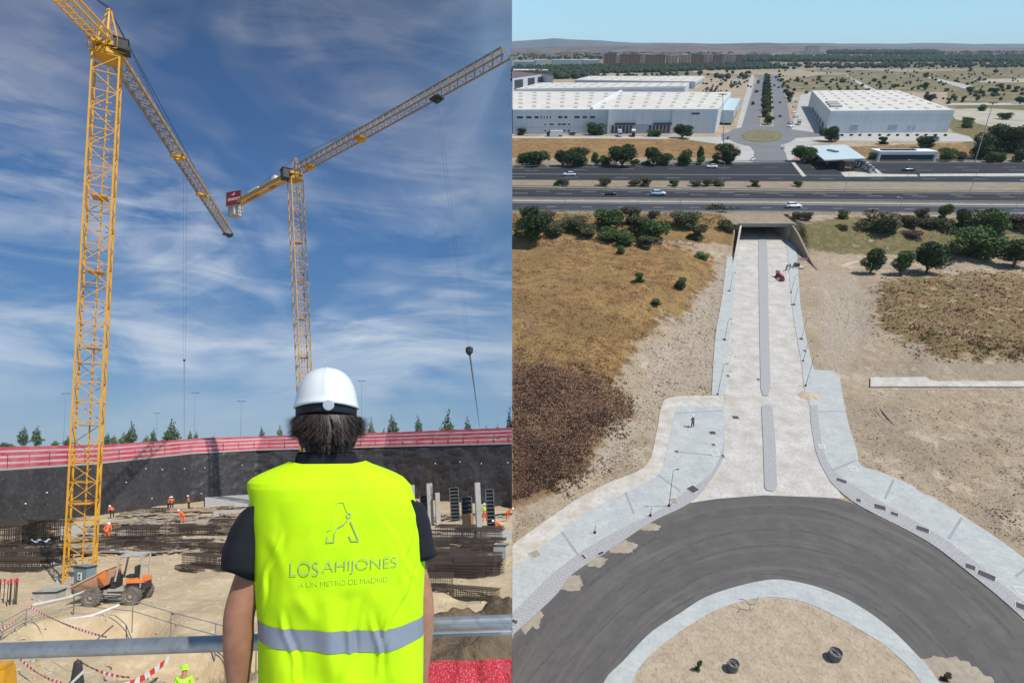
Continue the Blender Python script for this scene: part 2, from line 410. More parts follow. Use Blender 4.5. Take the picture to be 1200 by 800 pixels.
# crane one, in front of the wall on the left
b1 = PL(93, 686, 0.0); t1_ = PD(126, 70, b1.y)
cr1, L1, hub1, ap1 = tower_crane('tall yellow tower crane rising beside the dumper at the left edge', b1+Vector((0, 0, .2)), t1_, R(-62), 1.5, None, None, 2.6, M_yellow, M_greysteel, 1.25)
zj = hub1.z+.1
tipd = PD(268, 274, 1.0)-Vector((0, 0, CAMZ)); tip1 = Vector((0, 0, CAMZ))+tipd*((zj-CAMZ)/tipd.z)
dirj = (tip1-hub1); dirj.z = 0; dirj.normalize()
mb = MB(); lattice_jib(mb, L1(hub1+dirj*.9), L1(tip1), 1.05, 1.05, 1.2, .085, .045); jib = mb.build('jib', M_greysteel, cr1)
for t in (.42, .66, 1.0):
    c = hub1+(tip1-hub1)*t*.99+Vector((0, 0, -.25)); mb = MB(); mb.box(L1(c), (.7, 1.1, .18), 0.3); mb.box(L1(c+Vector((.1, 0, -.2))), (.35, .4, .25), .3); mb.build('trolley', M_yellow if t < 1 else M_dark, jib)
cjd = PD(62, -14, 1.0)-Vector((0, 0, CAMZ)); cj = Vector((0, 0, CAMZ))+cjd*((zj-CAMZ)/cjd.z); cjend = hub1-(dirj)*11
cdir = (cj-hub1); cdir.z = 0; cdir.normalize(); cjend = hub1+cdir*10
sdv = cdir.cross(Vector((0, 0, 1)))
mb = MB()
for sg in (-1, 1):
    for dz in (0, .5):
        mb.tube(L1(hub1+cdir*.6+sdv*sg*.55+Vector((0, 0, dz))), L1(cjend+sdv*sg*.55+Vector((0, 0, dz))), .07, 4)
    for k in range(10): mb.tube(L1(hub1+cdir*(.6+k)+sdv*sg*.55), L1(hub1+cdir*(1.1+k)+sdv*sg*.55+Vector((0, 0, .5))), .03, 4, cap=False)
for k in range(20): mb.tube(L1(hub1+cdir*(.6+k*.5)-sdv*.55), L1(hub1+cdir*(.6+k*.5)+sdv*.55), .035, 4, cap=False)
mb.build('counter_jib', M_yellow, cr1)
for k in range(3):
    mb = MB(); c = cjend-cdir*(.5+.7*k)+Vector((0, 0, -.9)); mb.box((0, 0, 0), (.6, 1.3, 2.2)); o = mb.build('counterweight', M_conc, cr1)
    o.location = L1(c)
mb = MB(); mb.tube(L1(ap1), L1(hub1+(tip1-hub1)*.66+Vector((0, 0, 1.1))), .03, 4); mb.tube(L1(ap1), L1(hub1+(tip1-hub1)*.36+Vector((0, 0, 1.1))), .025, 4)
mb.tube(L1(ap1), L1(cjend-cdir*1.5+Vector((0, 0, .5))), .03, 4); mb.tube(L1(ap1+Vector((.15, 0, 0))), L1(cjend-cdir*2.5+Vector((0, 0, .5))), .03, 4)
mb.build('pendant_line', M_dark, cr1)
mb = MB(); cc_ = hub1+Vector((.95, -.1, -.1)); mb.box((0, 0, .45), (.7, .9, .06)); mb.box((0, 0, -.3), (.95, 1.1, .07)); mb.box((0, 0, .1), (.62, .8, .6)); o = mb.build('operator_cab', M_dark, cr1); o.location = L1(cc_)
mb = MB()
for k in range(12):
    a = 2*math.pi*k/12; e = Vector((math.cos(a)*1.15, math.sin(a)*1.15, -.5)); e2 = Vector((math.cos(a+.524)*1.15, math.sin(a+.524)*1.15, -.5))
    mb.tube(L1(hub1+e), L1(hub1+e+Vector((0, 0, 1))), .025, 4); mb.tube(L1(hub1+e+Vector((0, 0, 1))), L1(hub1+e2+Vector((0, 0, 1))), .025, 4); mb.tube(L1(hub1+e*.7-Vector((0, 0, .15))), L1(hub1+e2*1.0), .04, 4)
mb.build('guard_rail', M_yellow2, cr1)
mb = MB(); mb.box((0, 0, .1), (2.6, 2.6, .5)); o = mb.build('base_block', M_conc, cr1); o.location = (0, 0, -.25)
# crane two, behind the person
b2 = PD(364, 608, 76.0); b2.z = 0; t2_ = PD(346, 212, 76.0)
cr2, L2, hub2, ap2 = tower_crane('second yellow tower crane farther off, rising behind the white helmet', b2, t2_, R(38), 1.5, None, None, 2.2, M_yellow2, M_greysteel, 1.35)
zj = hub2.z+.1
def lvl(px, py, z):
    d = PD(px, py, 1.0)-Vector((0, 0, CAMZ)); return Vector((0, 0, CAMZ))+d*((z-CAMZ)/d.z)
tip2 = lvl(597.5, 66, zj); end2 = lvl(272, 243, zj)
dj = (tip2-hub2); dj.z = 0; dj.normalize(); dc = end2-hub2; dc.z = 0; Lc = dc.length; dc.normalize()
tip2 = Vector((tip2.x, tip2.y, zj))
mb = MB(); lattice_jib(mb, L2(hub2+dj*.6), L2(tip2-Vector((.25, 0, 0))), 1.0, 1.1, 1.15, .085, .05); jib2 = mb.build('jib', M_greysteel, cr2)
trp = lvl(511, 116, zj-.3)
for nm, pxx, pyy in (('trolley', 512, 116), ('jib_joint', 423, 163), ('jib_joint', 363, 196)):
    c = lvl(pxx, pyy, zj-.05); mb = MB(); mb.box((0, 0, 0), (1.2, 1.0, .2)); mb.box((.1, 0, -.2), (.6, .5, .3)); o = mb.build(nm, M_yellow if nm != 'trolley' else M_dark, jib2); o.matrix_local = Matrix.Translation(L2(c)) @ Matrix.Rotation(math.atan2(dj.y, dj.x)-R(38), 4, 'Z')
sdv = dc.cross(Vector((0, 0, 1)))
mb = MB()
for sg in (-1, 1):
    for dz in (0, .45): mb.tube(L2(hub2+sdv*sg*.45+Vector((0, 0, dz))), L2(hub2+dc*(Lc)+sdv*sg*.45+Vector((0, 0, dz))), .08, 4)
    mb.loft([[L2(hub2+dc*t+sdv*sg*.47+Vector((0, 0, z))) for t in (0, Lc)] for z in (0, .45)], closed=False)
for k in range(int(Lc*2)): mb.tube(L2(hub2+dc*(k*.5)-sdv*.45), L2(hub2+dc*(k*.5)+sdv*.45), .04, 4, cap=False)
mb.build('counter_jib', M_yellow2, cr2)
angc = math.atan2(dc.y, dc.x)
def onjib(name, t, size, m, dz):
    mb = MB(); mb.box((0, 0, 0), size); o = mb.build(name, m, cr2); p = hub2+dc*t+Vector((0, 0, dz))
    o.matrix_local = Ti2 @ Matrix.Translation(p) @ Matrix.Rotation(angc, 4, 'Z'); return o
Ti2 = cr2.matrix_world.inverted()
Mred2 = mat('dark_red_board', (.22, .02, .03), (.16, .015, .02), scale=2, rough=.5)
onjib('counterweight', Lc-1.0, (1.9, 1.3, 2.0), M_conc, -.55)
onjib('winch', Lc*.30, (.8, .5, .8), M_white, .85); onjib('cabinet', Lc*.62, (2.8, .5, .45), M_white, .75)
for k in range(9): onjib('rail_post', Lc*(.2+k*.09), (.05, 1.0, .9), M_galv, .85) if False else None
sb = empty('sign', Matrix.Identity(4)); sb.parent = cr2
sgp = hub2+dc*(Lc-1.3)+Vector((0, -.85, .75)); sb.matrix_local = Ti2 @ Matrix.Translation(sgp) @ Matrix.Rotation(-.35, 4, 'Z')
mb = MB(); mb.box((0, 0, 0), (2.9, .08, 2.1)); mb.build('sign_board', Mred2, sb)
mb = MB()
for sx_, sz_, w_, h_ in ((-1.4, 0, .07, 2.15), (1.4, 0, .07, 2.15), (0, 1.05, 2.8, .07), (0, -1.05, 2.8, .07)): mb.box((sx_, -.02, sz_), (w_, .12, h_))
mb.build('sign_frame', M_galv, sb)
mb = MB()                                                       # unreadable white script and emblem, as strokes
random.seed(3)
xx = -1.1
for k in range(9):
    hh = random.choice((.3, .42, .36)); mb.box((xx+.1, -.055, -.1+(k % 2)*.02), (.06, .02, hh)); mb.box((xx+.18, -.055, -.1+random.choice((-.12, .12))), (.16, .02, .06)); xx += .26
mb.build('lettering', M_white, sb)
mb = MB(); mb.box((-.1, -.055, .55), (.5, .02, .09), 0); mb.box((.1, -.055, .7), (.12, .02, .3)); mb.build('emblem', M_white, sb)
mb = MB()
mb.tube(L2(ap2), L2(hub2+(tip2-hub2)*.52+Vector((0, 0, 1.0))), .035, 4); mb.tube(L2(ap2), L2(hub2+dc*(Lc-2)+Vector((0, 0, .5))), .03, 4)
mb.build('pendant_line', M_greysteel, cr2)
mb = MB(); mb.box((0, 0, 0), (1.2, 1.2, 1.2)); mb.box((0, 0, .65), (1.35, 1.35, .12)); o = mb.build('operator_cab', M_dark, cr2); o.location = L2(hub2+Vector((-.95, -.5, -.3)))
# hoist ropes and blocks
def hoist(label, a, b, c, blk, m2, rr=.05):
    o = empty('hoist_rope', LM(a)); tag(o, label, 'hoist rope')
    mb = MB(); mb.tube((.16, 0, 0), b-a+Vector((.12, 0, 0)), .008, 4); mb.tube((-.16, 0, 0), b-a-Vector((.12, 0, 0)), .008, 4); mb.build('rope', M_dark, o)
    mb = MB(); p = b-a; mb.box(p, (blk, blk*.5, blk*.8)); mb.lathe([(blk*.2, -blk*.9), (blk*.62, -.35*blk), (blk*.62, .35*blk), (blk*.2, blk*.6)], 10, p); mb.build('hook_block', M_dark, o)
    mb = MB(); mb.tube(p, c-a, rr, 5, r2=.02); mb.build('sling', m2, o)
hoist('pair of hoist ropes with dark hook block hanging right of the person', trp, PD(550, 410, trp.y), PD(562, 500, trp.y), .6, mat('grey_sling', (.10, .12, .13)), .10)
tr1 = hub1+(tip1-hub1)*.66
pp_ = lvl(217, 203, hub1.z-.3)
hoist('thin hoist rope with striped hook hanging between the two cranes', pp_, PD(216, 422, pp_.y), PD(216, 522, pp_.y), .16, M_galv, .06)
# ------------------------------------------------------------------ trees and lamp masts beyond the pit wall
def leaf_cloud(mb, clumps, n, s, seed, flat=.5):
    rnd = random.Random(seed); tot = sum(c[3]*c[4]*c[5] for c in clumps)
    for cx_, cy_, cz_, rx, ry, rz_ in clumps:
        for _ in range(max(8, int(n*rx*ry*rz_/tot))):
            while True:
                p = Vector((rnd.uniform(-1, 1), rnd.uniform(-1, 1), rnd.uniform(-1, 1)))
                if .25 < p.length < 1: break
            p = p*(.55+.45*p.length)/max(p.length, .5) if p.length < .6 else p
            c = Vector((cx_+p.x*rx, cy_+p.y*ry, cz_+p.z*rz_))
            a = Vector((rnd.gauss(0, 1), rnd.gauss(0, 1), rnd.gauss(0, 1))).normalized(); b = a.cross(Vector((rnd.gauss(0, 1), rnd.gauss(0, 1), rnd.gauss(0, 1)))).normalized()
            q = s*rnd.uniform(.6, 1.5)
            mb.add([c-a*q, c+b*q*.6, c+a*q, c-b*q*.6], [(0, 1, 2, 3)])
def tree_mesh(kind, seed):
    """unit tree: total height 1, spread about 1"""
    rnd = random.Random(seed); cr = MB(); tr = MB()
    if kind == 'cypress':
        cl = []
        for k in range(12):
            z = .16+.80*k/11; w = .36*(1-(k/11)**1.6)*(.55+.6*min(1, k/3))+.05
            cl.append((rnd.uniform(-.06, .06), rnd.uniform(-.06, .06), z, w*rnd.uniform(.7, 1.15), w*rnd.uniform(.7, 1.15), .085))
        leaf_cloud(cr, cl, 900, .034, seed); tr.tube((0, 0, 0), (0, 0, .7), .025, 6, r2=.008)
    else:
        cl = []; base = {'round': .16, 'bush': .06, 'tall': .25}[kind]
        nn = 16 if kind != 'bush' else 13
        for k in range(nn):
            a = rnd.uniform(0, 6.28); rr = rnd.uniform(.05, .33)*(1 if kind != 'tall' else .6); z = rnd.uniform(base+.12, .86)
            sh = (1-max(0, (z-.55))*1.0); q = rnd.uniform(.12, .23)
            q *= 1.25
            cl.append((rr*sh*math.cos(a)*1.05, rr*sh*math.sin(a)*1.05, z if kind != 'bush' else rnd.uniform(.12, .78), q, q, q*.8))
        leaf_cloud(cr, cl, 4200, .030, seed)
        tr.tube((0, 0, 0), (0, 0, base+.12), .035, 6, r2=.025)
        for c in cl[:9]: tr.tube((0, 0, base*.7), (c[0], c[1], c[2]), .017, 5, r2=.006)
    return cr, tr
TM = {}
def get_tree(kind, leafm, v):
    k = (kind, leafm.name, v)
    if k not in TM:
        cr, tr = tree_mesh(kind, hash(kind) % 97+v*13 if False else {'cypress': 1, 'round': 2, 'bush': 3, 'tall': 4}[kind]*31+v*7)
        TM[k] = (cr.mesh('crown', leafm), tr.mesh('trunk', M_bark))
    return TM[k]
def plant_tree(name, M, kind, leafm, v, label, cat, group=None):
    a, b = get_tree(kind, leafm, v); r = empty(name, M); tag(r, label, cat, group)
    for nm, me in (('crown', a), ('trunk', b)):
        o = bpy.data.objects.new(nm, me); C.objects.link(o); o.parent = r
    return r
# (px, top py, width px, height px, depth, yellow)
LT = [(5, 519, 20, 10, 130, 0), (28, 499, 11, 30, 130, 0), (44, 500, 11, 28, 132, 0), (65, 516, 8, 10, 140, 1), (80, 512, 9, 16, 150, 0), (126, 507, 8, 20, 150, 0), (134, 510, 8, 14, 160, 1), (155, 495, 11, 28, 128, 0), (146, 507, 12, 14, 150, 1), (172, 510, 9, 14, 150, 1), (180, 503, 8, 18, 140, 0), (202, 492, 15, 28, 125, 0), (195, 508, 10, 12, 150, 1), (223, 505, 7, 16, 150, 0), (230, 506, 6, 14, 160, 0), (307, 500, 8, 18, 150, 0), (328, 499, 9, 18, 150, 1), (250, 512, 9, 10, 170, 0), (286, 512, 8, 10, 170, 1), (435, 492, 9, 18, 140, 1), (460, 484, 14, 22, 125, 0), (450, 502, 6, 8, 160, 0), (490, 488, 12, 20, 135, 0), (525, 481, 14, 24, 125, 0), (517, 498, 10, 10, 150, 1), (548, 488, 11, 17, 130, 0), (583, 498, 7, 10, 160, 1), (570, 500, 8, 8, 170, 0), (597, 479, 9, 24, 128, 0)]
LT.sort()
for i, (px, pt, w, h, Y, yl) in enumerate(LT):
    top = PD(px, pt-1, Y); zb = 8.0; hh = top.z-zb; ww = w/F*Y*1.5
    plant_tree('cypress_tree', RMW if False else Matrix.Translation((top.x, Y, zb)) @ Matrix.Rotation(i*1.7, 4, 'Z') @ Matrix.Diagonal((ww*1.05, ww*1.05, hh, 1)), 'cypress', M_leafY if yl else M_leafL, i % 4,
               ('yellowish' if yl else 'dark green')+' young tree beyond the red netting fence, %s from the left' % ORD[i], 'tree', 'young trees beyond the pit')
def mast(px, pt, Y, label, two=True):
    top = PD(px, pt, Y); zb = 8.0; hh = top.z-zb; o = empty('street_lamp', LM((top.x, Y, zb))); tag(o, label, 'street lamp', 'tall street lamps beyond the pit')
    mb = MB(); mb.tube((0, 0, 0), (0, 0, hh), .07, 6, r2=.04); mb.build('pole', M_galv, o)
    mb = MB(); mb.tube((-.6, 0, hh), (.6, 0, hh), .05, 5); mb.box((-.7, 0, hh), (.7, .3, .12)); mb.box((.7, 0, hh), (.7, .3, .12)); mb.build('lamp_head', M_dark, o)
for px, pt, Y, w in ((77, 461, 150, 'left of the tall yellow crane near the left edge'), (229, 460, 160, 'right of the striped hoist rope'), (283, 470, 150, 'just left of the white helmet'), (184, 484, 190, 'left of the striped hoist rope, shorter'), (424, 446, 150, 'just right of the dark hair'), (433, 498, 190, 'lowest, right of the dark hair')):
    mast(px, pt, Y, 'thin grey lamp mast '+w, True)
# ------------------------------------------------------------------ pit contents
def cage_mesh(L, w, h, nx, ny, r=.014, seed=0):
    mb = MB(); rnd = random.Random(seed)
    for i in range(ny+1):
        y = -w/2+w*i/ny
        for z in (0.05, h): mb.tube((-L/2-rnd.uniform(0, .15), y, z), (L/2+rnd.uniform(0, .15), y, z+rnd.uniform(-.03, .03)), r, 4, cap=False)
    for z in (h*.2, h*.4, h*.6, h*.8):
        for y in (-w/2, w/2): mb.tube((-L/2, y, z), (L/2, y, z), r, 4, cap=False)
    for i in range(nx+1):
        x = -L/2+L*i/nx+rnd.uniform(-.02, .02)
        mb.path([(x, -w/2, .05), (x, -w/2, h+.02), (x, w/2, h+.02), (x, w/2, .05), (x, -w/2, .05)], r, 4)
    return mb
CG = [cage_mesh(3.6, 1.2, .8, 24, 7, .020, 1).mesh('rebar_cage', M_rebar), cage_mesh(5.0, 1.1, .6, 30, 6, .021, 2).mesh('rebar_cage', M_rebar), cage_mesh(3.0, 1.8, 1.3, 20, 7, .021, 3).mesh('rebar_cage', M_rebar)]
cages = [(165, 642, 2, .15, 1.25, 'dense dark rebar cage stacked behind the dumper'), (181, 651, 0, .15, .9, 'low rebar cage just right behind the dumper roll bar'), (148, 640, 1, .1, 1.0, 'long rebar cage behind the orange skip'),
         (222, 640, 1, .25, .9, 'loose rebar cage in the middle of the pit'), (230, 629, 0, .2, 1.1, 'rebar cage with boards on it, behind the middle one'), (264, 627, 2, .3, 1.1, 'rusty rebar cage left of the black sleeve'), 
         (240, 664, 0, -.35, 1.05, 'dark flat rebar cage nearest the person on the left'), (262, 650, 1, -.3, .9, 'dark flat rebar cage half hidden by the black sleeve'), (222, 668, 1, -.5, .6, 'small bundle cage on the sand in front of the dark flat ones'),
         (534, 640, 2, -.1, 1.25, 'tall rebar mat cage under the plywood form'), (552, 636, 2, -.15, 1.0, 'rebar mat cage right under the plywood form'), (571, 638, 2, -.1, 1.0, 'rebar mat cage left of the grey block'), (520, 628, 1, -.05, .9, 'thin rebar cage beside the right black sleeve'),
         (543, 668, 1, -.05, 1.25, 'long dense rebar cage above the grey rail on the right'), (575, 660, 1, .0, 1.0, 'long rebar cage at the right edge of the pit'), (537, 676, 0, -.1, 1.2, 'low dark rebar cage next to the right forearm'),
         (584, 692, 1, -.32, 1.0, 'open grid rebar cage lying tilted near the right edge'), (560, 655, 1, .05, 1.0, 'middle rebar cage of the right hand stack'), (10, 640, 2, 0, 1.6, 'big upright rebar cage at the far left edge'), (42, 637, 2, .05, 1.5, 'upright rebar cage left of the crane foot'),
         (28, 657, 1, 0, 1.5, 'lower rebar cage in the left pile'), (8, 667, 1, 0, 1.3, 'bottom dark rebar cage at the left edge'), (64, 650, 2, .6, .8, 'tangled rebar cage leaning beside the crane foot'), (55, 621, 1, 0, 1.1, 'dark far rebar cage below the left crane shadow'), (170, 602, 1, 0, 1.3, 'dark rebar cage lying at the wall foot'), (300, 640, 1, .1, 1, 'rebar cage hidden beside the yellow vest')]
for i, (px, py, v, rz, s, lb) in enumerate(cages[:-1]):
    p = PL(px, py, 0); p.z = pit_z(p.x, p.y)
    o = bpy.data.objects.new('rebar_cage', CG[v]); C.objects.link(o)
    s *= .86; ext = (3.6, 5.0, 3.0)[v]*s*.55+.5; p.x = min(p.x, -ext-.1)
    o.matrix_world = LM(p, rz, s) @ Matrix.Diagonal((1.0, 1, 1.15, 1)); tag(o, lb, 'rebar cage', 'rebar cages in the pit')
exr = sorted([(118, 628), (148, 625), (170, 632), (194, 634), (212, 628), (236, 622), (258, 617), (272, 612), (90, 640), (130, 648), (205, 645), (248, 645), (280, 650), (270, 668), (78, 622), (30, 628), (12, 652), (50, 648), (508, 648), (522, 655), (545, 648), (565, 646), (530, 662), (556, 674), (580, 672), (510, 690), (590, 645), (575, 628), (515, 642), (538, 650), (559, 661), (583, 662), (523, 671), (547, 668), (150, 640), (225, 646), (182, 645)])
for i, (px, py) in enumerate(exr):
    v = (0, 2, 2, 1)[i % 4]; s = random.uniform(.55, .85)*(1.25 if px > 500 else 1); p = PL(px, py); p.z = pit_z(p.x, p.y); p.x = min(p.x, -(3.6, 5.0, 3.0)[v]*s*.55-.6)
    o = bpy.data.objects.new('rebar_cage', CG[v]); C.objects.link(o); o.matrix_world = LM(p, random.uniform(-.35, .35), s)
    tag(o, 'small loose rebar cage among the boards, %s from the left' % ORD[i], 'rebar cage', 'small rebar cages among the boards')
# timber and board piles toward the wall
def pile_mesh(seed, n=34, sp=3.0):
    mb = MB(); rnd = random.Random(seed)
    for k in range(n):
        L = rnd.uniform(.8, 3.6); a = rnd.choice((0, 0, .1, -.15, .4, 1.3))+rnd.uniform(-.12, .12); mb.cur = rnd.choice((0, 0, 1, 1, 1, 2, 3))
        M = Matrix.Translation((rnd.uniform(-sp, sp), rnd.uniform(-sp*.5, sp*.5), rnd.uniform(.05, .5))) @ Matrix.Rotation(a, 4, 'Z') @ Matrix.Rotation(rnd.uniform(-.12, .12), 4, 'Y')
        mb.box((0, 0, 0), (L, rnd.choice((.1, .15, .25, .8)), rnd.choice((.05, .1, .1))), 0, M)
    return mb
PM = [pile_mesh(k).mesh('timber_pile', [M_wood, M_wood2, M_conc, M_rebar]) for k in range(5)]
k = 0
where = ['at the foot of the grey wall', 'between the crane mast and the wall', 'near the orange workers', 'on the sand by the rebar', 'by the far slab']
for (px, py) in sorted([(120, 622), (140, 618), (160, 616), (185, 612), (205, 610), (230, 607), (250, 606), (275, 606), (128, 634), (150, 628), (190, 622), (215, 620), (245, 618), (285, 614), (175, 606), (200, 600), (240, 600), (270, 597), (66, 632), (115, 648), (95, 628), (512, 634), (590, 640), (585, 625), (565, 632), (515, 612), (530, 606), (596, 606), (60, 625), (205, 650), (255, 640), (288, 626)]):
    p = PL(px, py, 0); p.z = pit_z(p.x, p.y); o = bpy.data.objects.new('timber_pile', PM[k % 5]); C.objects.link(o)
    p.x = min(p.x, -3.2); o.matrix_world = LM(p, random.uniform(-.4, .4), random.uniform(.6, .95)); side_ = 'right of the person' if px > 400 else 'left of the person'
    tag(o, 'heap of scattered boards, %s from the left in the pit' % ORD[k], 'timber pile', 'board heaps in the pit'); k += 1
# pale slabs and low blinding strips
for (px0, px1, py0, py1, lb) in [(240, 300, 596, 582, 'long pale concrete slab at the foot of the wall beside the yellow vest'), (70, 116, 634, 618, 'pale slab behind the crane foot'), (192, 290, 684, 672, None), (250, 292, 606, 600, 'narrow pinkish slab behind the black sleeve'), (500, 600, 634, 626, 'pale strip slab in front of the column forms')]:
    if lb is None: continue
    a, b, c, d = PL(px0, py0), PL(px1, py0-3), PL(px1, py1), PL(px0, py1+3)
    mb = MB(); mb.prism([(q.x, q.y) for q in (a, b, c, d)], -.3, .45); tag(mb.build('concrete_slab', M_conc), lb, 'concrete slab', 'slabs in the pit')
# loose rubble as one mass
mb = MB(); rnd = random.Random(11)
for _ in range(2600):
    px, py = rnd.uniform(-60, 600), rnd.choice((rnd.uniform(592, 660), rnd.uniform(600, 800)))
    p = PL(px, py)
    if under(p.x, p.y) > -1: continue
    p.z = pit_z(p.x, p.y); s = rnd.uniform(.03, .16) if py > 660 else rnd.uniform(.08, .3)
    mb.cur = rnd.choice((0, 0, 1)); mb.box(p, (s*rnd.uniform(1, 2.5), s, s*.7), rnd.uniform(0, 3), taper=rnd.uniform(.5, .9))
tag(mb.build('rubble', [M_sand, M_conc]), 'loose stones and clods scattered over the pit floor', 'rubble', kind='stuff')
# concrete columns, steel column forms
for _o in list(C.objects):
    pass
def column(px, pb, pt, w, lb, lean=0):
    p = PL(px, pb); hh = PD(px, pt, p.y).z; o = empty('concrete_column', LM((p.x, p.y, 0))); tag(o, lb, 'column')
    o.rotation_euler.y = lean
    mb = MB(); ww = w/F*p.y; mb.box((0, 0, hh/2), (ww, ww*1.1, hh), .25); mb.build('shaft', M_conc, o)
    mb = MB()
    for a in (-.35, -.1, .15, .35):
        for b in (-.35, .35): mb.tube((a*ww, b*ww, hh-.1), (a*ww+random.uniform(-.05, .05), b*ww, hh+1.5), .022, 4)
    mb.box((0, 0, hh+.5), (ww*.8, ww*.8, .03)); mb.build('starter_bars', M_rebar, o)
column(505, 616, 566, 6.5, 'tall light concrete column right beside the vest shoulder, rusty bars on top', -.05)
column(514, 617, 577, 5, 'shorter concrete column touching the tall one by the vest', -.05)
column(484, 600, 568, 5, 'concrete column just peeking out at the vest shoulder', -.04)
column(562, 630, 565, 6, 'tallest light concrete column next to the plywood form', -.05)
def form(px, pb, pt, w, ply, lb):
    p = PL(px, pb); hh = PD(px, pt, p.y).z; ww = w/F*p.y; o = empty('column_formwork', LM((p.x, p.y, 0), .1)); o.rotation_euler.y = -.06; tag(o, lb, 'column formwork', 'steel column forms in the pit')
    mb = MB(); mb.box((0, .1, hh/2), (ww*.8, .3, hh)); mb.build('panel', M_dark, o)
    mb = MB()
    for sx_ in (-1, 1): mb.box((sx_*ww*.45, -.12, hh/2), (.10, .22, hh))
    n = int(hh/.38)
    for k in range(n+1): mb.box((0, -.14, k*hh/n), (ww*.86, .16, .07))
    mb.build('steel_frame', mat('grey_form_steel', (.16, .16, .16), (.10, .10, .10)) if 'grey_form_steel' not in bpy.data.materials else bpy.data.materials['grey_form_steel'], o)
    mb = MB()
    for a in (-.2, .2): mb.tube((a*ww, 0, hh), (a*ww, 0, hh+1.4), .025, 4)
    mb.build('starter_bars', M_rebar, o)
    if ply: mb = MB(); mb.box((0, -.30, hh*.29), (ww*.92, .06, hh*.58)); mb.build('plywood_sheet', mat('orange_plywood', (.50, .27, .14), (.42, .22, .11), stretch=(1, 1, .2)), o)
form(498, 615, 580, 9, 0, 'dark ladder-like steel form partly behind the yellow vest')
form(534, 612, 571, 11, 0, 'free standing dark steel form with cross ribs, left of the plywood one')
form(549, 627, 582, 13, 1, 'steel form with an orange plywood sheet over its lower half')
form(576, 621, 573, 10, 0, 'dark steel form right of the tallest concrete column')
# blocks near the crane foot and at right
def crate(px, py, d, m, rz, nm, lb, cat, hollow=False):
    p = PL(px, py); p.z = pit_z(p.x, p.y); o = empty(nm, LM(p, rz)); tag(o, lb, cat)
    mb = MB(); t = .06
    if hollow:
        for a in (-1, 1): mb.box((a*(d[0]/2-t/2), 0, d[2]/2), (t, d[1], d[2])); mb.box((0, a*(d[1]/2-t/2), d[2]/2), (d[0]-2*t, t, d[2]))
        mb.box((0, 0, .1), (d[0]-.2, d[1]-.2, .1))
    else: mb.box((0, 0, d[2]/2), d)
    mb.build('box_walls', m, o); mb = MB()
    for a in (-1, 1): mb.box((0, a*(d[1]/2+.015), d[2]-.06), (d[0]+.06, .05, .08)); mb.box((a*(d[0]/2+.015), 0, d[2]-.06), (.05, d[1], .078))
    mb.build('rim', M_dark, o); return o
crate(58, 699, (1.25, .9, .55), M_conc, .1, 'concrete_box', 'open grey concrete box on the sand left of the crane foot', 'concrete box', True)
crate(587, 653, (1.0, .9, 1.1), M_conc, -.2, 'concrete_box', 'grey concrete block with a dark hollow beside the right rebar mats', 'concrete box', True)
o = crate(99, 694, (1.05, .6, 1.85), M_blue, -.35, 'electric_cabinet', 'blue grey electric cabinet standing against the crane foot', 'cabinet')
mb = MB(); mb.box((.0, -.33, 1.25), (.34, .03, .45)); mb.build('warning_label', M_white, o)
mb = MB(); mb.box((.0, -.35, 1.32), (.14, .02, .12)); mb.box((0, -.35, 1.15), (.1, .02, .1)); mb.build('label_mark', M_dark, o)
mb = MB(); mb.tube((.45, -.32, .5), (.45, -.32, .9), .03, 5); mb.build('handle', M_dark, o)
# bundle of red tipped bars, far left
p = PL(6, 708); o = empty('bar_bundle', LM(p)); tag(o, 'upright starter bars with red caps at the lower left edge', 'rebar')
mb = MB(); mc = MB()
for k in range(26):
    x, y = random.uniform(-1.3, .5), random.uniform(-.4, .4); mb.tube((x, y, -.4), (x+.04, y, 1.25), .022, 4); mc.tube((x+.04, y, 1.22), (x+.04, y, 1.38), .05, 5)
mb.build('bars', M_rebar, o); mc.build('red_caps', M_red, o)
tarp = MB(); p = PL(47, 650); rr = []
for j in range(7): rr.append([(p.x+(i-4)*.16, p.y+(j-3)*.12, 1.15+.12*math.sin(i*1.3+j)+.1*nz(i, j, 0, .7)) for i in range(9)])
tarp.loft(rr, closed=False); tag(tarp.build('plastic_sheet', mat('pale_blue_plastic', (.62, .70, .85), (.75, .78, .82), rough=.4), smooth=True), 'crumpled pale blue plastic sheet lying on the left rebar cages', 'plastic sheet')
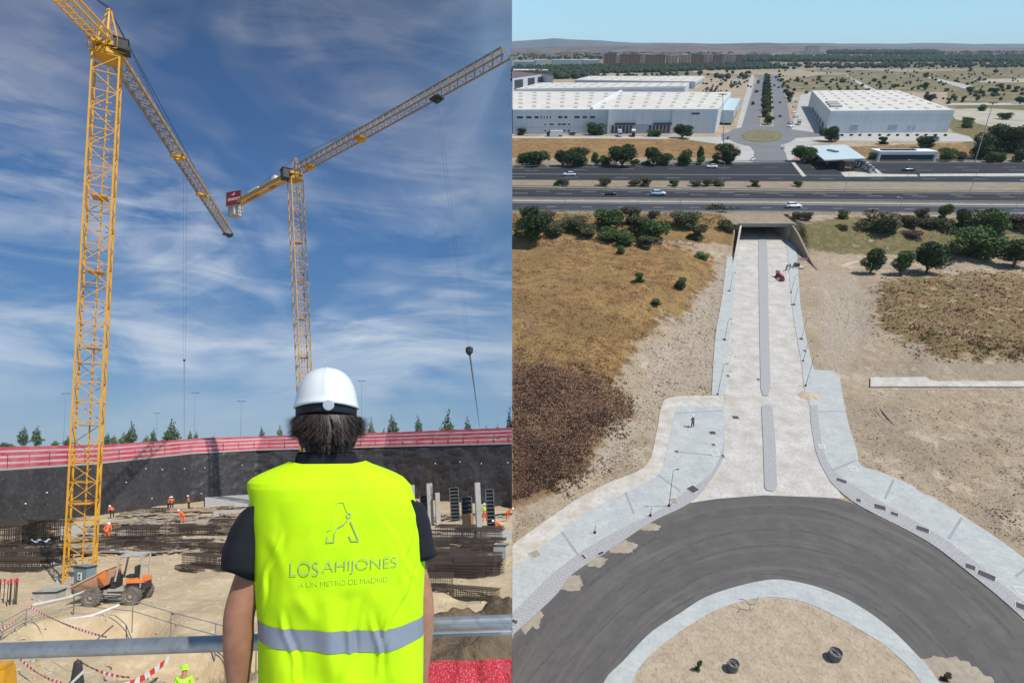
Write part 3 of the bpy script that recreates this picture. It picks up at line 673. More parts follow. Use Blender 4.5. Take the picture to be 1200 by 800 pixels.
# dumper
def make_dumper():
    p = PL(138, 705); p.z = pit_z(p.x, p.y)+.02
    r = empty('site_dumper', LM(p, R(8), .98)); tag(r, 'orange and grey wheeled site dumper with raised roll bar beside the crane foot', 'dumper')
    Mg = mat('dusty_grey_paint', (.46, .44, .38), (.38, .35, .30), rough=.6); Ms = mat('dusty_skip', (.62, .45, .30), (.70, .33, .16), scale=2, rough=.7)
    wm = MB()
    def wheel(x, y, rad):
        w = MB(); T = Matrix.Translation((x, y, rad)) @ Matrix.Rotation(R(90), 4, 'X')
        pr = [(rad*.55, -.17), (rad*.93, -.18), (rad, -.10), (rad, .10), (rad*.93, .18), (rad*.55, .17)]
        rings = [[T @ Vector((a*math.cos(2*math.pi*i/22), a*math.sin(2*math.pi*i/22), z)) for i in range(22)] for a, z in pr]
        w.loft(rings)
        for i in range(20):
            a = 2*math.pi*i/20; w.box((rad*1.0*math.cos(a), rad*1.0*math.sin(a), 0), (.05, .07, .34), a, T)
        wh = w.build('wheel', M_rubber, r)
        g = MB(); rings = [[T @ Vector((a*math.cos(2*math.pi*i/16), a*math.sin(2*math.pi*i/16), z)) for i in range(16)] for a, z in [(rad*.58, -.12), (rad*.56, .19), (rad*.40, .12), (rad*.2, .13), (rad*.18, .20), (.01, .20)]]
        g.loft(rings); g.loft([[T @ Vector((a*math.cos(2*math.pi*i/16), a*math.sin(2*math.pi*i/16), -z)) for i in range(16)] for a, z in [(.01, .20), (rad*.18, .20), (rad*.2, .13), (rad*.40, .12), (rad*.56, .19)]])
        g.build('rim', mat('rusty_rim', (.50, .30, .20), (.42, .32, .24)) if 'rusty_rim' not in bpy.data.materials else bpy.data.materials['rusty_rim'], wh)
    for x in (-1.0, 1.08):
        for y in (-.78, .78): wheel(x, y, .50)
    c = MB(); c.box((0, 0, .62), (2.3, .5, .25)); c.box((-1.0, 0, .55), (.25, 1.3, .22)); c.box((1.08, 0, .55), (.25, 1.3, .22)); c.box((.1, 0, .8), (.9, 1.1, .12)); c.tube((-.4, -.6, .62), (.7, -.6, .55), .04, 6)
    c.box((-.1, -.5, .5), (.7, .1, .12)); c.build('chassis', Mg, r)
    s = MB()                                                    # skip: V section, lip forward (left)
    def rg(x, zb, zt, wb, wt): return [(x, -wt/2, zt), (x, -wb/2, zb), (x, wb/2, zb), (x, wt/2, zt)]
    s.cur = 0
    secs = [rg(-2.25, .98, 1.02, 1.0, 1.5), rg(-1.7, .80, 1.32, .9, 1.6), rg(-.9, .86, 1.72, .8, 1.65), rg(-.33, 1.15, 2.05, .7, 1.65), rg(-.22, 1.45, 2.08, .9, 1.62)]
    s.loft(secs, closed=False); s.add(secs[-1], [(0, 1, 2, 3)]); s.add(secs[0], [(0, 1, 2, 3)])
    for a, b in zip(secs[:-1], secs[1:]):
        s.tube(a[0], b[0], .045, 5); s.tube(a[3], b[3], .045, 5)
    s.tube(secs[-1][0], secs[-1][3], .05, 5)
    sk = s.build('skip', Ms, r)
    for yy in (-.835, .835): s = MB(); s.add([(-.75, yy, 1.70), (-.35, yy*.93, 1.10), (-.24, yy, 1.45), (-.30, yy*1.01, 2.02)], [(0, 1, 2, 3)]); s.build('skip_side_plate', M_orange, sk)
    s = MB(); s.tube((-.75, -.3, .7), (-.9, -.3, 1.0), .05, 6); s.tube((-.75, .3, .7), (-.9, .3, 1.0), .05, 6); s.build('tipping_ram', M_dark, r)
    e = MB(); e.box((1.12, 0, .98), (.95, 1.15, .42), taper=.93); e.build('engine_body', M_dark, r)
    e = MB(); e.box((1.10, 0, 1.30), (1.0, 1.2, .22), taper=.92); e.build('engine_cover', M_orange, r)
    e = MB(); e.box((.75, 0, 1.50), (.5, .55, .14)); e.box((1.02, 0, 1.80), (.12, .52, .55)); e.build('seat', M_dark, r)
    e = MB(); e.tube((.05, 0, .85), (.22, 0, 1.55), .035, 6); T = Matrix.Translation((.24, 0, 1.6)) @ Matrix.Rotation(R(-60), 4, 'Y')
    pts = [T @ Vector((.2*math.cos(a*math.pi/6), .2*math.sin(a*math.pi/6), 0)) for a in range(13)]; e.path(pts, .018, 5); e.build('steering_wheel', M_dark, r)
    e = MB(); e.box((-.08, 0, 1.15), (.22, .9, .75)); e.build('dashboard', M_dark, r)
    b = MB()
    for y in (-.52, .52):
        b.path([(1.42, y, .9), (1.46, y, 2.62), (1.38, y, 2.74), (.40, y, 2.70), (.26, y, 2.58), (.05, y, 1.3)], .055, 7)
    b.tube((1.42, -.52, 2.72), (1.42, .52, 2.72), .055, 7); b.tube((.4, -.52, 2.70), (.4, .52, 2.70), .055, 7); b.build('roll_bar', Mg, r)
    b = MB(); b.box((.9, 0, 2.76), (1.15, 1.12, .07)); b.build('canopy_roof', M_white if False else Mg, r)
    b = MB(); b.box((1.62, -.4, 1.2), (.05, .16, .12)); b.build('tail_light', M_red, r)
make_dumper()
# guard rail on posts around the near excavation
M_rope = mat('green_rope', (.10, .20, .12), (.14, .22, .14))
def low_rail(pts, lb, hgt=1.0):
    P = [PL(px, py) for px, py in pts]; o = empty('post_and_rail_barrier', LM((0, 0, 0))); tag(o, lb, 'barrier')
    for p in P: mb = MB(); mb.tube((p.x, p.y, p.z-.6), (p.x, p.y, hgt+.03), .028, 6); mb.build('post', M_dark if False else M_galv, o)
    for zz in (hgt, hgt*.5):
        mb = MB(); mb.path([(p.x, p.y, zz) for p in P], .022, 5); mb.build('rail', M_galv, o)
low_rail([(86, 720), (155, 727), (200, 742), (252, 757), (300, 775)], 'thin grey post and rail barrier in front of the dumper')
low_rail([(-30, 745), (2, 752), (30, 735), (86, 720)], 'thin grey post and rail barrier at the lower left corner', .9)
M_tr = mat('tape_red', (.75, .06, .06), rough=.6); M_tw = mat('tape_white', (.82, .80, .78), rough=.6)
def tape(pa, pb, za, zb, w, seg, lb, allwhite=False, sag=.15):
    a, b = PL(pa[0], pa[1], za), PL(pb[0], pb[1], zb); L = (b-a).length; n = max(2, int(L/seg)); mb = MB()
    for k in range(n):
        q = []
        for t in (k/n, (k+1)/n):
            c = a.lerp(b, t); c.z -= sag*4*t*(1-t); tw = .5*math.sin(t*9+a.x); q.append((c+Vector((0, w*.5*math.sin(tw), w*.5*math.cos(tw))), c-Vector((0, w*.5*math.sin(tw), w*.5*math.cos(tw)))))
        mb.cur = 0 if (allwhite or k % 2) else 1
        mb.add([q[0][0], q[1][0], q[1][1], q[0][1]], [(0, 1, 2, 3)])
    tag(mb.build('barrier_tape', [M_tw, M_tr]), lb, 'barrier tape')
tape((36, 711), (125, 746), .9, .9, .10, .16, 'red and white tape running down from the left barrier post to the trench')
tape((38, 708), (118, 685), .9, .9, .10, 3, 'plain white tape from the left barrier post up to the dumper', True)
tape((75, 726), (140, 708), .8, .9, .10, 3, 'plain white tape crossing in front of the dumper wheel', True)
tape((-8, 742), (38, 709), .7, .9, .09, .15, 'short red and white tape at the far left barrier')
tape((20, 768), (72, 800), .8, .8, .10, .18, 'red and white tape hanging under the big pipe at lower left')
tape((90, 772), (152, 793), .8, .9, .10, .18, 'red and white tape in the middle below the big pipe')
tape((138, 806), (198, 771), .9, .9, .24, .26, 'wide red and white tape at the bottom left of the person')
tape((60, 812), (98, 786), .9, .9, .14, 3, 'white tape passing over the black cone', True)
tape((55, 770), (100, 790), .6, .6, .05, 3, 'faint white cord under the big pipe', True)
# black cone, lime worker below, yellow machine corner
p = PL(90, 806, 0); o = empty('black_cone', LM(p)); tag(o, 'small black cone below the big pipe at lower left', 'cone')
mb = MB(); mb.lathe([(.34, 0), (.34, .06), (.24, .08), (.13, .95), (.09, 1.0), (.02, 1.0)], 14); mb.build('cone_body', M_dark, o)
# dry brush clump and rocks near lower pit edge
mb = MB()
for _ in range(700):
    c = PL(random.uniform(246, 285), random.uniform(770, 812)); a = random.uniform(0, 6.3); h_ = random.uniform(.3, 1.0)
    d = Vector((math.cos(a)*h_*.5, math.sin(a)*h_*.5, h_)); c.z = pit_z(c.x, c.y)
    mb.add([c, c+Vector((.03, 0, 0)), c+d], [(0, 1, 2)])
tag(mb.build('dry_brush', mat('dry_straw', (.36, .29, .17), (.22, .18, .11))), 'dry brush clump growing beside the left forearm', 'dry brush', kind='stuff')
for i, (px, py, s, lb) in enumerate([(151, 777, .35, 'two stacked pale boulders below the pipe'), (196, 790, 1.0, 'big earth boulder by the lime helmet'), (232, 780, 1.2, 'big earth boulder left of the forearm'), (215, 770, .5, 'small boulder under the end of the pipe shadow')]):
    p = PL(px, py); mb = MB(); mb.ell((0, 0, .3*s), (s*.7, s*.6, s*.8), 14, 9, .10); o = mb.build('boulder', M_sand, smooth=True, M=LM(p+Vector((0, 0, pit_z(p.x, p.y))))); tag(o, lb, 'boulder')
# -------- people (skin-modifier bodies, small figures share meshes)
def skin_obj(name, verts, edges, m, parent, sub=2, M=None):
    me = bpy.data.meshes.new(name); me.from_pydata([v[:3] for v in verts], edges, []); me.materials.append(m)
    o = bpy.data.objects.new(name, me); C.objects.link(o)
    if parent is not None: o.parent = parent
    if M is not None: o.matrix_world = M
    me.skin_vertices.new() if hasattr(me.skin_vertices, 'new') and not me.skin_vertices else None
    md = o.modifiers.new('skin', 'SKIN')
    sv = me.skin_vertices[0].data
    for i, v in enumerate(verts):
        r = v[3]; sv[i].radius = r if isinstance(r, tuple) else (r, r)
    sv[0].use_root = True; md.use_smooth_shade = True
    if sub: s = o.modifiers.new('sub', 'SUBSURF'); s.levels = sub; s.render_levels = sub
    me.update(); return o
def worker(M, lb, bend=0.0, top=None, low=None, arm=.0, hat=None):
    top = top or M_vis; low = low or M_dark
    r = empty('worker', M); tag(r, lb, 'person')
    s, c = math.sin(bend), math.cos(bend)
    def B(x, y, z): zz = z-.95; return (x, y*c+zz*s, .95+zz*c-y*s)
    def V(x, y, z, rr, up=True): return (*(B(x, y, z) if up else (x, y, z)), rr)
    v = [V(0, 0, .95, .13, False), V(0, 0, 1.2, .12), V(0, 0, 1.42, .12), V(0, 0, 1.55, .055), V(0, .02, 1.68, .085), V(0, .02, 1.76, .07),
         V(-.19, 0, 1.43, .06), V(-.27, .08, 1.16, .045), V(-.24, .30+arm, 1.05, .035), V(-.23, .38+arm, 1.03, .03), V(.19, 0, 1.43, .06), V(.27, .06, 1.16, .045), V(.25, .25, 1.0, .035), V(.25, .32, .97, .03),
         V(-.10, 0, .88, .10, False), V(-.13, .05, .48, .07, False), V(-.14, -.02, .08, .05, False), V(-.14, .12, .04, .04, False), V(.10, 0, .88, .10, False), V(.14, -.04, .48, .07, False), V(.16, -.12, .08, .05, False), V(.16, .02, .04, .04, False)]
    e = [(0, 1), (1, 2), (2, 3), (3, 4), (4, 5), (2, 6), (6, 7), (7, 8), (8, 9), (2, 10), (10, 11), (11, 12), (12, 13), (0, 14), (14, 15), (15, 16), (16, 17), (0, 18), (18, 19), (19, 20), (20, 21)]
    skin_obj('body', v, e, M_skin, r, 1)
    jv = [V(0, 0, 1.0, .15, False), V(0, 0, 1.2, .15), V(0, 0, 1.44, .14), V(0, 0, 1.50, .09), V(-.20, 0, 1.43, .075), V(-.27, .08, 1.17, .062), V(-.245, .25+arm, 1.07, .05), V(.20, 0, 1.43, .075), V(.27, .06, 1.17, .062), V(.25, .2, 1.02, .05)]
    skin_obj('jacket', jv, [(0, 1), (1, 2), (2, 3), (2, 4), (4, 5), (5, 6), (2, 7), (7, 8), (8, 9)], top, r, 1)
    tv = [V(0, 0, .96, .15, False), V(-.10, 0, .86, .115, False), V(-.13, .05, .48, .085, False), V(-.14, -.02, .12, .075, False), V(.10, 0, .86, .115, False), V(.14, -.04, .48, .085, False), V(.16, -.12, .12, .075, False)]
    skin_obj('trousers', tv, [(0, 1), (1, 2), (2, 3), (0, 4), (4, 5), (5, 6)], low, r, 1)
    hp = Vector(B(0, .02, 1.74)); mb = MB(); mb.lathe([(.15, -.02), (.13, 0), (.12, .05), (.09, .10), (.02, .125)], 12, hp); mb.build('hard_hat', hat or M_hard, r)
def at(px, py, rz=0.0, s=1.0, z=None):
    p = PL(px, py); p.z = pit_z(p.x, p.y) if z is None else z; return LM(p, rz, s)
M_lime = mat('worker_lime', (.45, .85, .05), rough=.8)
worker(at(131, 607, 1), 'orange worker bending by the wall just right of the crane mast', .9, s_ if False else None)
worker(at(125, 634, .4, 1.05), 'orange worker crouched among boards close to the crane mast', .9, None, M_vis)
worker(at(197, 597, -.5, 1.0), 'left one of the pair of orange workers at the foot of the wall', .3)
worker(at(201, 597, .5, 1.0), 'right one of the pair of orange workers at the foot of the wall', .1)
worker(at(221, 597, 2.0, 1.05), 'orange worker with white helmet standing alone at the wall foot', .15)
worker(at(214, 613, 1.2, 1.05), 'orange worker kneeling over boards in the middle of the pit', 1.0, None, M_vis)
worker(at(568, 612, .3, 1.1), 'worker in lime vest and orange trousers between the column forms', .2, M_lime, M_vis)
worker(at(586, 626, 1.3, 1.05), 'orange worker bending right of the column forms, nearer one', 1.1, None, M_vis)
worker(at(594, 611, -1.2, 1.1), 'orange worker bending at the far right edge of the pit', 1.0, None, M_vis)
worker(LM(PL(213, 848), .4), 'worker in lime vest seen from above at the bottom beside the red tape', .5, M_lime, hat=M_lime)
mb = MB(); p = PL(-6, 815); mb.box((0, 0, .5), (1.0, .8, 1.0), .2, taper=.85); mb.box((.1, 0, 1.08), (.6, .6, .12), .2); mb.box((0, 0, .1), (1.15, .95, .14), .2)
tag(mb.build('yellow_tank', M_yellow, M=LM(p)), 'yellow tank corner just showing at the lower left edge', 'tank')

# ------------------------------------------------------------------ foreground railing
rail = empty('guard_railing', LM((0, 0, 0))); tag(rail, 'thick galvanised pipe railing in front of and beside the person', 'railing')
mb = MB(); mb.tube(PD(-40, 763.5, 2.15), PD(262, 753.5, 2.15), .0282, 24); mb.tube(PD(262, 753.5, 2.15), PD(400, 747, 2.15), .0282, 24); mb.build('top_pipe', M_galv, rail, smooth=False)
mb = MB(); mb.tube(PD(430, 734, 2.2), PD(599.6, 727.5, 2.2), .0243, 24); mb.build('top_pipe', M_galv, rail)
mb = MB(); mb.tube(PD(470, 744, 2.28), PD(599.6, 740, 2.28), .011, 16); mb.build('lower_pipe', M_galv, rail)
for px in (385, 440):
    a = PD(px, 745, 2.18); mb = MB(); mb.tube((a.x, a.y, a.z+.05), (a.x, a.y, CAMZ-1.66), .024, 16); mb.build('post', M_galv, rail)
mb = MB(); a = PD(410, 742, 2.17); mb.box(a, (.16, .09, .10)); mb.build('coupler', M_galv, rail)
# red netting hung on the railing
mb = MB(); rr = []
for j in range(14):
    row = []
    for i in range(40):
        px = 440+(599.5-440)*i/39; a = PD(px, 776-4.5*(i/39)+.5*math.sin(i*.5), 2.24)
        row.append((a.x, a.y+.004*math.sin(i*.7+j*.3)+.010*nz(i, j, 0, .5), a.z-j*.05))
    rr.append(row)
mb.loft(rr, closed=False)
M_mesh = mat('red_plastic_mesh', (.66, .03, .05), (.55, .025, .045), scale=30, rough=.6, col3=(.85, .50, .50), scale3=170, amt3=.6, bump=.5, bscale=220, dist=.004)
tag(mb.build('red_netting', M_mesh, smooth=True), 'red plastic netting hanging below the pipe at the right of the person', 'netting')
mb = MB(); random.seed(21); NX, NY = 60, 40
for j in range(NY+1):
    for i in range(NX+1):
        x = -1.9+1.9*i/NX; y = 3.4+3.4*j/NY
        e = min(1, i/14)*min(1, (NY-j)/5+.0)
        z = CAMZ-1.75-.35*(1-min(1, j/14.0))-(1-e)*.9+.22*noise.fractal(Vector((x*1.8, y*1.8, 2)), 1, 2, 5)+.05*abs(nz(x, y, 1, 9))
        mb.v.append((x, y, z))
for j in range(NY):
    for i in range(NX):
        a = j*(NX+1)+i; mb.f.append((a, a+1, a+NX+2, a+NX+1)); mb.m.append(0)
M_clod = mat('brown_clods', (.24, .17, .10), (.13, .095, .06), scale=5, bump=1.0, bscale=22, dist=.05)
tag(mb.build('earth_bank', M_clod, smooth=True), 'bank of brown broken earth behind the railing at right', 'earth bank')

# ------------------------------------------------------------------ the person with helmet and vest
PYD = 1.86
pc = PD(398, 520, PYD); rot = math.atan2(-pc.x, pc.y)
per = empty('person', LM((pc.x, PYD, CAMZ-1.65), rot))
tag(per, 'person seen from behind in white helmet and yellow high-visibility vest at the railing', 'person')
def lx(px): return (px-396)/417.0
def lz(py): return 1.662+(520-py)/400.0
HX = lx(380.0)
# body
bv = [(0, 0, .98, (.15, .11)), (0, 0, 1.2, (.15, .11)), (-.01, 0, 1.40, (.15, .10)), (-.025, 0, 1.54, .075), (HX, .0, 1.60, .062), (HX, .01, 1.69, .082), (HX, .02, 1.77, .080), (HX, .02, 1.82, .06),
      (HX, .115, 1.70, .014), (HX, .10, 1.65, .022)]
be = [(0, 1), (1, 2), (2, 3), (3, 4), (4, 5), (5, 6), (6, 7), (5, 8), (5, 9)]
def arm(sx, sh, el, wr, hd):
    i = len(bv); bv.extend([(*sh, .042), (*[(sh[q]+el[q])/2 for q in range(3)], .048), (*el, .046), (*[el[q]*.6+wr[q]*.4 for q in range(3)], .047), (*wr, .029), (*hd, (.020, .040))])
    be.extend([(2, i), (i, i+1), (i+1, i+2), (i+2, i+3), (i+3, i+4), (i+4, i+5)])
    hx, hy, hz = hd
    for k, (oy, L) in enumerate(((-.03, .055), (-.01, .07), (.012, .075), (.034, .068))):
        j = len(bv); bv.extend([(hx, hy+oy, hz-.045, .0095), (hx-sx*.008, hy+oy+.004, hz-.045-L*.5, .009), (hx-sx*.022, hy+oy+.01, hz-.045-L, .0075)]); be.extend([(i+5, j), (j, j+1), (j+1, j+2)])
    j = len(bv); bv.extend([(hx-sx*.012, hy+.045, hz+.01, .012), (hx-sx*.02, hy+.07, hz-.03, .010), (hx-sx*.022, hy+.072, hz-.06, .008)]); be.extend([(i+5, j), (j, j+1), (j+1, j+2)])
arm(-1, (-.19, 0, 1.445), (lx(281), -.01, 1.16), (lx(279), .05, .90), (lx(280), .07, .82))
arm(1, (.175, 0, 1.445), (lx(502), -.01, 1.16), (lx(505), .05, .90), (lx(504), .07, .82))
for sx in (-1, 1):
    i = len(bv); bv.extend([(sx*.10, 0, .90, .085), (sx*.11, .0, .50, .060), (sx*.12, -.02, .10, .042), (sx*.13, .10, .05, .035)]); be.extend([(0, i), (i, i+1), (i+1, i+2), (i+2, i+3)])
skin_obj('body', bv, be, M_skin, per, 2)
mb = MB()
for sx in (-1, 1): mb.ell((HX+sx*.083, .015, 1.70), (.012, .022, .034), 10, 8)
mb.build('ears', M_skin, per, smooth=True)
mb = MB()
for sx in (-1, 1): mb.ell((HX+sx*.030, .088, 1.725), (.013, .010, .010), 10, 8)
mb.build('eyes', M_white, per, smooth=True)
M_jean = mat('dark_jeans', (.02, .03, .06), (.03, .04, .07), scale=20)
skin_obj('trousers', [(0, 0, 1.0, (.17, .12)), (0, 0, .90, (.18, .12)), (-.10, 0, .82, .10), (-.11, 0, .50, .08), (-.12, -.02, .08, .07), (.10, 0, .82, .10), (.11, 0, .50, .08), (.12, -.02, .08, .07)], [(0, 1), (1, 2), (2, 3), (3, 4), (1, 5), (5, 6), (6, 7)], M_jean, per, 2)
for sx in (-1, 1):
    mb = MB(); mb.ell((sx*.13, .05, .045), (.05, .15, .05), 14, 8); mb.build('shoe', M_dark, per, smooth=True)
# vest: rings of (z, centre x, half width, half depth)
VR = [(lz(900), 405, 100, .150), (lz(800), 405.5, 100.5, .148), (lz(768), 405, 101, .146), (lz(735), 404.5, 101.5, .146), (lz(700), 403, 104, .147), (lz(670), 401, 106, .148), (lz(640), 399, 105.5, .147), (lz(612), 395.5, 104.5, .143), (lz(590), 391, 101, .136), (lz(577), 387.5, 100.5, .128), (lz(570.5), 384.5, 97.5, .118), (lz(566), 384.2, 93, .110), (lz(561), 384, 84, .101), (lz(555), 383.5, 70, .090), (lz(549), 382.5, 54, .076), (lz(545.5), 382, 47, .068)]
VR = [(z, lx(c), w/417.0, d) for z, c, w, d in VR]
S_ = 447.0
def tx(px): return (px-396)/S_
def tz(py): return 1.65+(520-py)/425.0
def vring(z, q): return interp([(r[0], r[q]) for r in VR], z)
def vback(x, z):
    c, w, d = vring(z, 1), vring(z, 2), vring(z, 3); t = min(1, abs((x-c)/w)); y = -d*(1-t**2.6)**(1/2.3) if t < 1 else 0
    k = (1-t**4)*sst(1.52, 1.40, z)
    wr = .0065*math.sin((x+.03)*38+math.sin(z*7)*1.6+z*5)*sst(1.30, 1.0, z)+.0085*noise.noise(Vector((x*9, z*3.0, 1)))+.004*noise.noise(Vector((x*25, z*12.0, 5)))
    wr += .007*math.exp(-((x-.10-(1.45-z)*.42)/.018)**2)*sst(1.0, 1.15, z)*sst(1.5, 1.4, z)
    wr += .006*math.exp(-((x+.17-(1.36-z)*.5)/.02)**2)*sst(1.12, 1.2, z)*sst(1.42, 1.35, z)
    for (x0_, z0_, sl, wd, am, za, zb) in ((-.19, 1.30, .35, .007, .006, 1.05, 1.42), (.13, 1.42, -.55, .008, .007, 1.20, 1.48), (.19, 1.22, .5, .007, .006, 1.05, 1.32), (-.12, 1.06, -.25, .008, .006, .95, 1.2), (.03, 1.05, .1, .009, .006, .96, 1.22), (.11, 1.08, -.15, .007, .006, .96, 1.18), (-.05, 1.44, .9, .007, .004, 1.36, 1.52), (.21, 1.38, .25, .006, .006, 1.22, 1.46), (-.22, 1.15, .2, .006, .006, 1.0, 1.3)):
        u = (x-x0_-(z-z0_)*sl+.006*math.sin(z*40))/wd; wr += am*(math.exp(-u*u)-.7*math.exp(-(u-2)**2))*sst(za, za+.06, z)*sst(zb, zb-.06, z)
    calm = 1-.72*sst(1.20, 1.24, z)*sst(1.49, 1.45, z)*sst(.19, .15, abs(x-.02))
    return y-wr*k*1.6*calm
M_vest = mat('fluorescent_yellow_fabric', (.53, .80, .004), (.46, .74, .004), scale=8, rough=.75, bump=.25, bscale=420, dist=.0015, spec=.2)
mb = MB(); rows = []; NA = 260; zs = []
for i in range(len(VR)-1):
    for k in range(10): zs.append(VR[i][0]+(VR[i+1][0]-VR[i][0])*k/10)
zs.append(VR[-1][0])
for z in zs:
    c, w, d = vring(z, 1), vring(z, 2), vring(z, 3); r = []
    for i in range(NA):
        a = 2*math.pi*i/NA; ca, sa = math.cos(a), math.sin(a)
        x = c+w*math.copysign(abs(ca)**.80, ca)
        y = vback(x, z) if sa < 0 else d*(1-min(1, abs((x-c)/w))**2.6)**(1/2.3)
        zq = z+(0.006*math.cos((x-c)*14) if z < VR[0][0]+.001 else 0)
        r.append((x, y, zq-(.012*(1-((x-c)/w)**2) if z > VR[-2][0]+.002 else 0)))
    rows.append(r)
mb.loft(rows, cap0=False, cap1=False); vest = mb.build('vest', M_vest, per, smooth=True)
def on_vest(poly_pts, off): return [(x, vback(x, z)-off, z) for x, z in poly_pts]
def strip_on(pts, w, mb, off=.004):
    """a ribbon of width w following (x, z) points on the back of the vest"""
    for a, b in zip(pts[:-1], pts[1:]):
        d = Vector((b[0]-a[0], b[1]-a[1])); L = d.length
        if L < 1e-6: continue
        d /= L; n_ = Vector((-d.y, d.x))*w/2; k = max(1, int(L/.006)); e = d*w*.3
        for j in range(k):
            p, q = Vector(a)+d*L*j/k, Vector(a)+d*L*(j+1)/k
            if j == 0: p = p-e
            if j == k-1: q = q+e
            mb.add([(v.x, vback(v.x, v.y)-off, v.y) for v in (p-n_, q-n_, q+n_, p+n_)], [(0, 1, 2, 3)])
M_refl = mat('reflective_silver_band', (.24, .26, .31), (.20, .22, .27), scale=6, rough=.42, spec=.6, bump=.15, bscale=60, dist=.002)
mb = MB(); top_r, bot_r, N_ = [], [], 120
for i in range(N_+1):
    px = 303.0+(507.5-303.0)*i/N_; dyv = 8.5*(px-405)/100-8*sst(440, 507, px)
    for lst, py in ((top_r, 744.5+dyv), (bot_r, 770+dyv*1.3)):
        z = tz(py); c, w = vring(z, 1), vring(z, 2); x = c+w*.998*max(-1, min(1, -1+2*i/N_)); lst.append((x, vback(x, z)-.0028-(.003 if abs(2*i/N_-1) > .98 else 0), z))
mid = [[tuple(a[q]+(b[q]-a[q])*t for q in range(3)) for a, b in zip(bot_r, top_r)] for t in (0, .25, .5, .75, 1)]
mid = [[(x, vback(x, z)-.0028, z) for x, y, z in r] for r in mid]
mb.loft(mid, closed=False)
fr = [[(x, max(.0, -vback(x, z))*.0+vring(z, 3)*(1-min(1, abs((x-vring(z, 1))/vring(z, 2)))**2.6)**(1/2.3)+.003, z) for x, y, z in r] for r in mid]
mb.loft(fr, closed=False); mb.build('reflective_band', M_refl, vest, smooth=True)
M_print = mat('grey_print', (.40, .48, .20), (.37, .44, .18), rough=.7); M_print2 = mat('faint_print', (.56, .84, .04), (.54, .80, .04), rough=.7)
pr = MB(); pf = MB()
strip_on([(tx(a), tz(b)) for a, b in [(382, 637.5), (391, 637.5), (392, 627), (395, 621), (403, 617), (408, 611)]], .0032, pr)
strip_on([(tx(a), tz(b)) for a, b in [(383, 631), (382, 637.5)]], .0032, pr)
strip_on([(tx(a), tz(b)) for a, b in [(411, 614), (421.5, 637.5), (412.5, 637.5), (409.5, 631)]], .0036, pr)
strip_on([(tx(408.8+2.6*math.cos(k*.524)), tz(606.5+2.8*math.sin(k*.524))) for k in range(13)], .0032, pr)
strip_on([(tx(a), tz(b)) for a, b in [(383, 624), (387, 622), (395, 590), (402, 590), (407, 602)]], .0028, pf)
lp = pr.build('logo', M_print, vest); pf.build('faint_logo_line', M_print2, vest)
def vest_text(txt, px0, px1, py0, py1, m, name, fn_off, squeeze=1.0):
    cu = bpy.data.curves.new(name, 'FONT'); cu.body = txt; cu.size = 1.0; cu.offset = fn_off; cu.space_character = .96
    o = bpy.data.objects.new(name, cu); C.objects.link(o); bpy.context.view_layer.update()
    me = bpy.data.meshes.new_from_object(o); bpy.data.objects.remove(o)
    xs_ = [v.co.x for v in me.vertices]; ys_ = [v.co.y for v in me.vertices]; x0, x1, y0, y1 = min(xs_), max(xs_), min(ys_), max(ys_)
    for v in me.vertices:
        x = tx(px0)+(tx(px1)-tx(px0))*(v.co.x-x0)/(x1-x0); z = tz(py1)+(tz(py0)-tz(py1))*(v.co.y-y0)/(y1-y0)
        v.co = (x, vback(x, z)-.0048, z)
    me.materials.clear(); me.materials.append(m); o = bpy.data.objects.new(name, me); C.objects.link(o); o.parent = vest
vest_text('LOS', 339, 373.5, 659.5, 676, M_print, 'lettering', -.018); vest_text('AHIJONES', 378, 471, 659.5, 676, M_print, 'lettering', -.018)
vest_text('A UN METRO DE MADRID', 350, 460, 681.5, 688, mat('faint_text', (.54, .80, .04), (.50, .75, .05), rough=.7), 'small_lettering', -.01)
# polo shirt: body, collar, sleeves
M_polo = mat('black_navy_cotton', (.008, .008, .013), (.012, .012, .018), scale=12, rough=.85, bump=.3, bscale=14, dist=.008)
polo = None; mb = MB(); rows = []
for z, cx_, w, d in [(.96, .015, .20, .125), (1.2, .01, .215, .125), (1.40, -.005, .215, .118), (1.49, -.02, .19, .10), (1.545, -.03, .135, .078), (1.575, -.034, .108, .068), (1.60, HX+.002, .094, .066), (1.618, HX, .088, .066), (1.626, HX, .084, .064), (1.60, HX, .076, .058)]:
    rows.append([(cx_+w*math.copysign(abs(math.cos(a))**.85, math.cos(a)), d*math.sin(a)-.005, z) for a in [2*math.pi*i/48 for i in range(48)]])
mb.loft(rows, cap1=False); polo = mb.build('polo_shirt', M_polo, per, smooth=True)
def sleeve(pts):
    mb = MB(); rows = []
    for k, (x, y, z, r, rd, tl) in enumerate(pts):
        rows.append([(x+r*math.cos(a), y+rd*math.sin(a)+.004*math.sin(a*5+k), z+tl*math.cos(a)+.004*math.sin(3*a+k*1.3)) for a in [2*math.pi*i/40 for i in range(40)]])
    x, y, z, r, rd, tl = pts[-1]; rows.append([(x+r*.9*math.cos(a), y+rd*.9*math.sin(a), z+.015+tl*math.cos(a)) for a in [2*math.pi*i/40 for i in range(40)]])
    mb.loft(rows, cap0=True, cap1=False); mb.build('sleeve', M_polo, polo, smooth=True)
sleeve([(lx(310), 0, lz(586), .035, .055, .03), (lx(301), 0, lz(597), .052, .068, .02), (lx(294), -.002, lz(618), .060, .072, .015), (lx(287), -.004, lz(645), .062, .074, .008), (lx(284.5), -.005, lz(665), .060, .074, -.010), (lx(284), -.005, lz(675), .058, .072, -.024)])
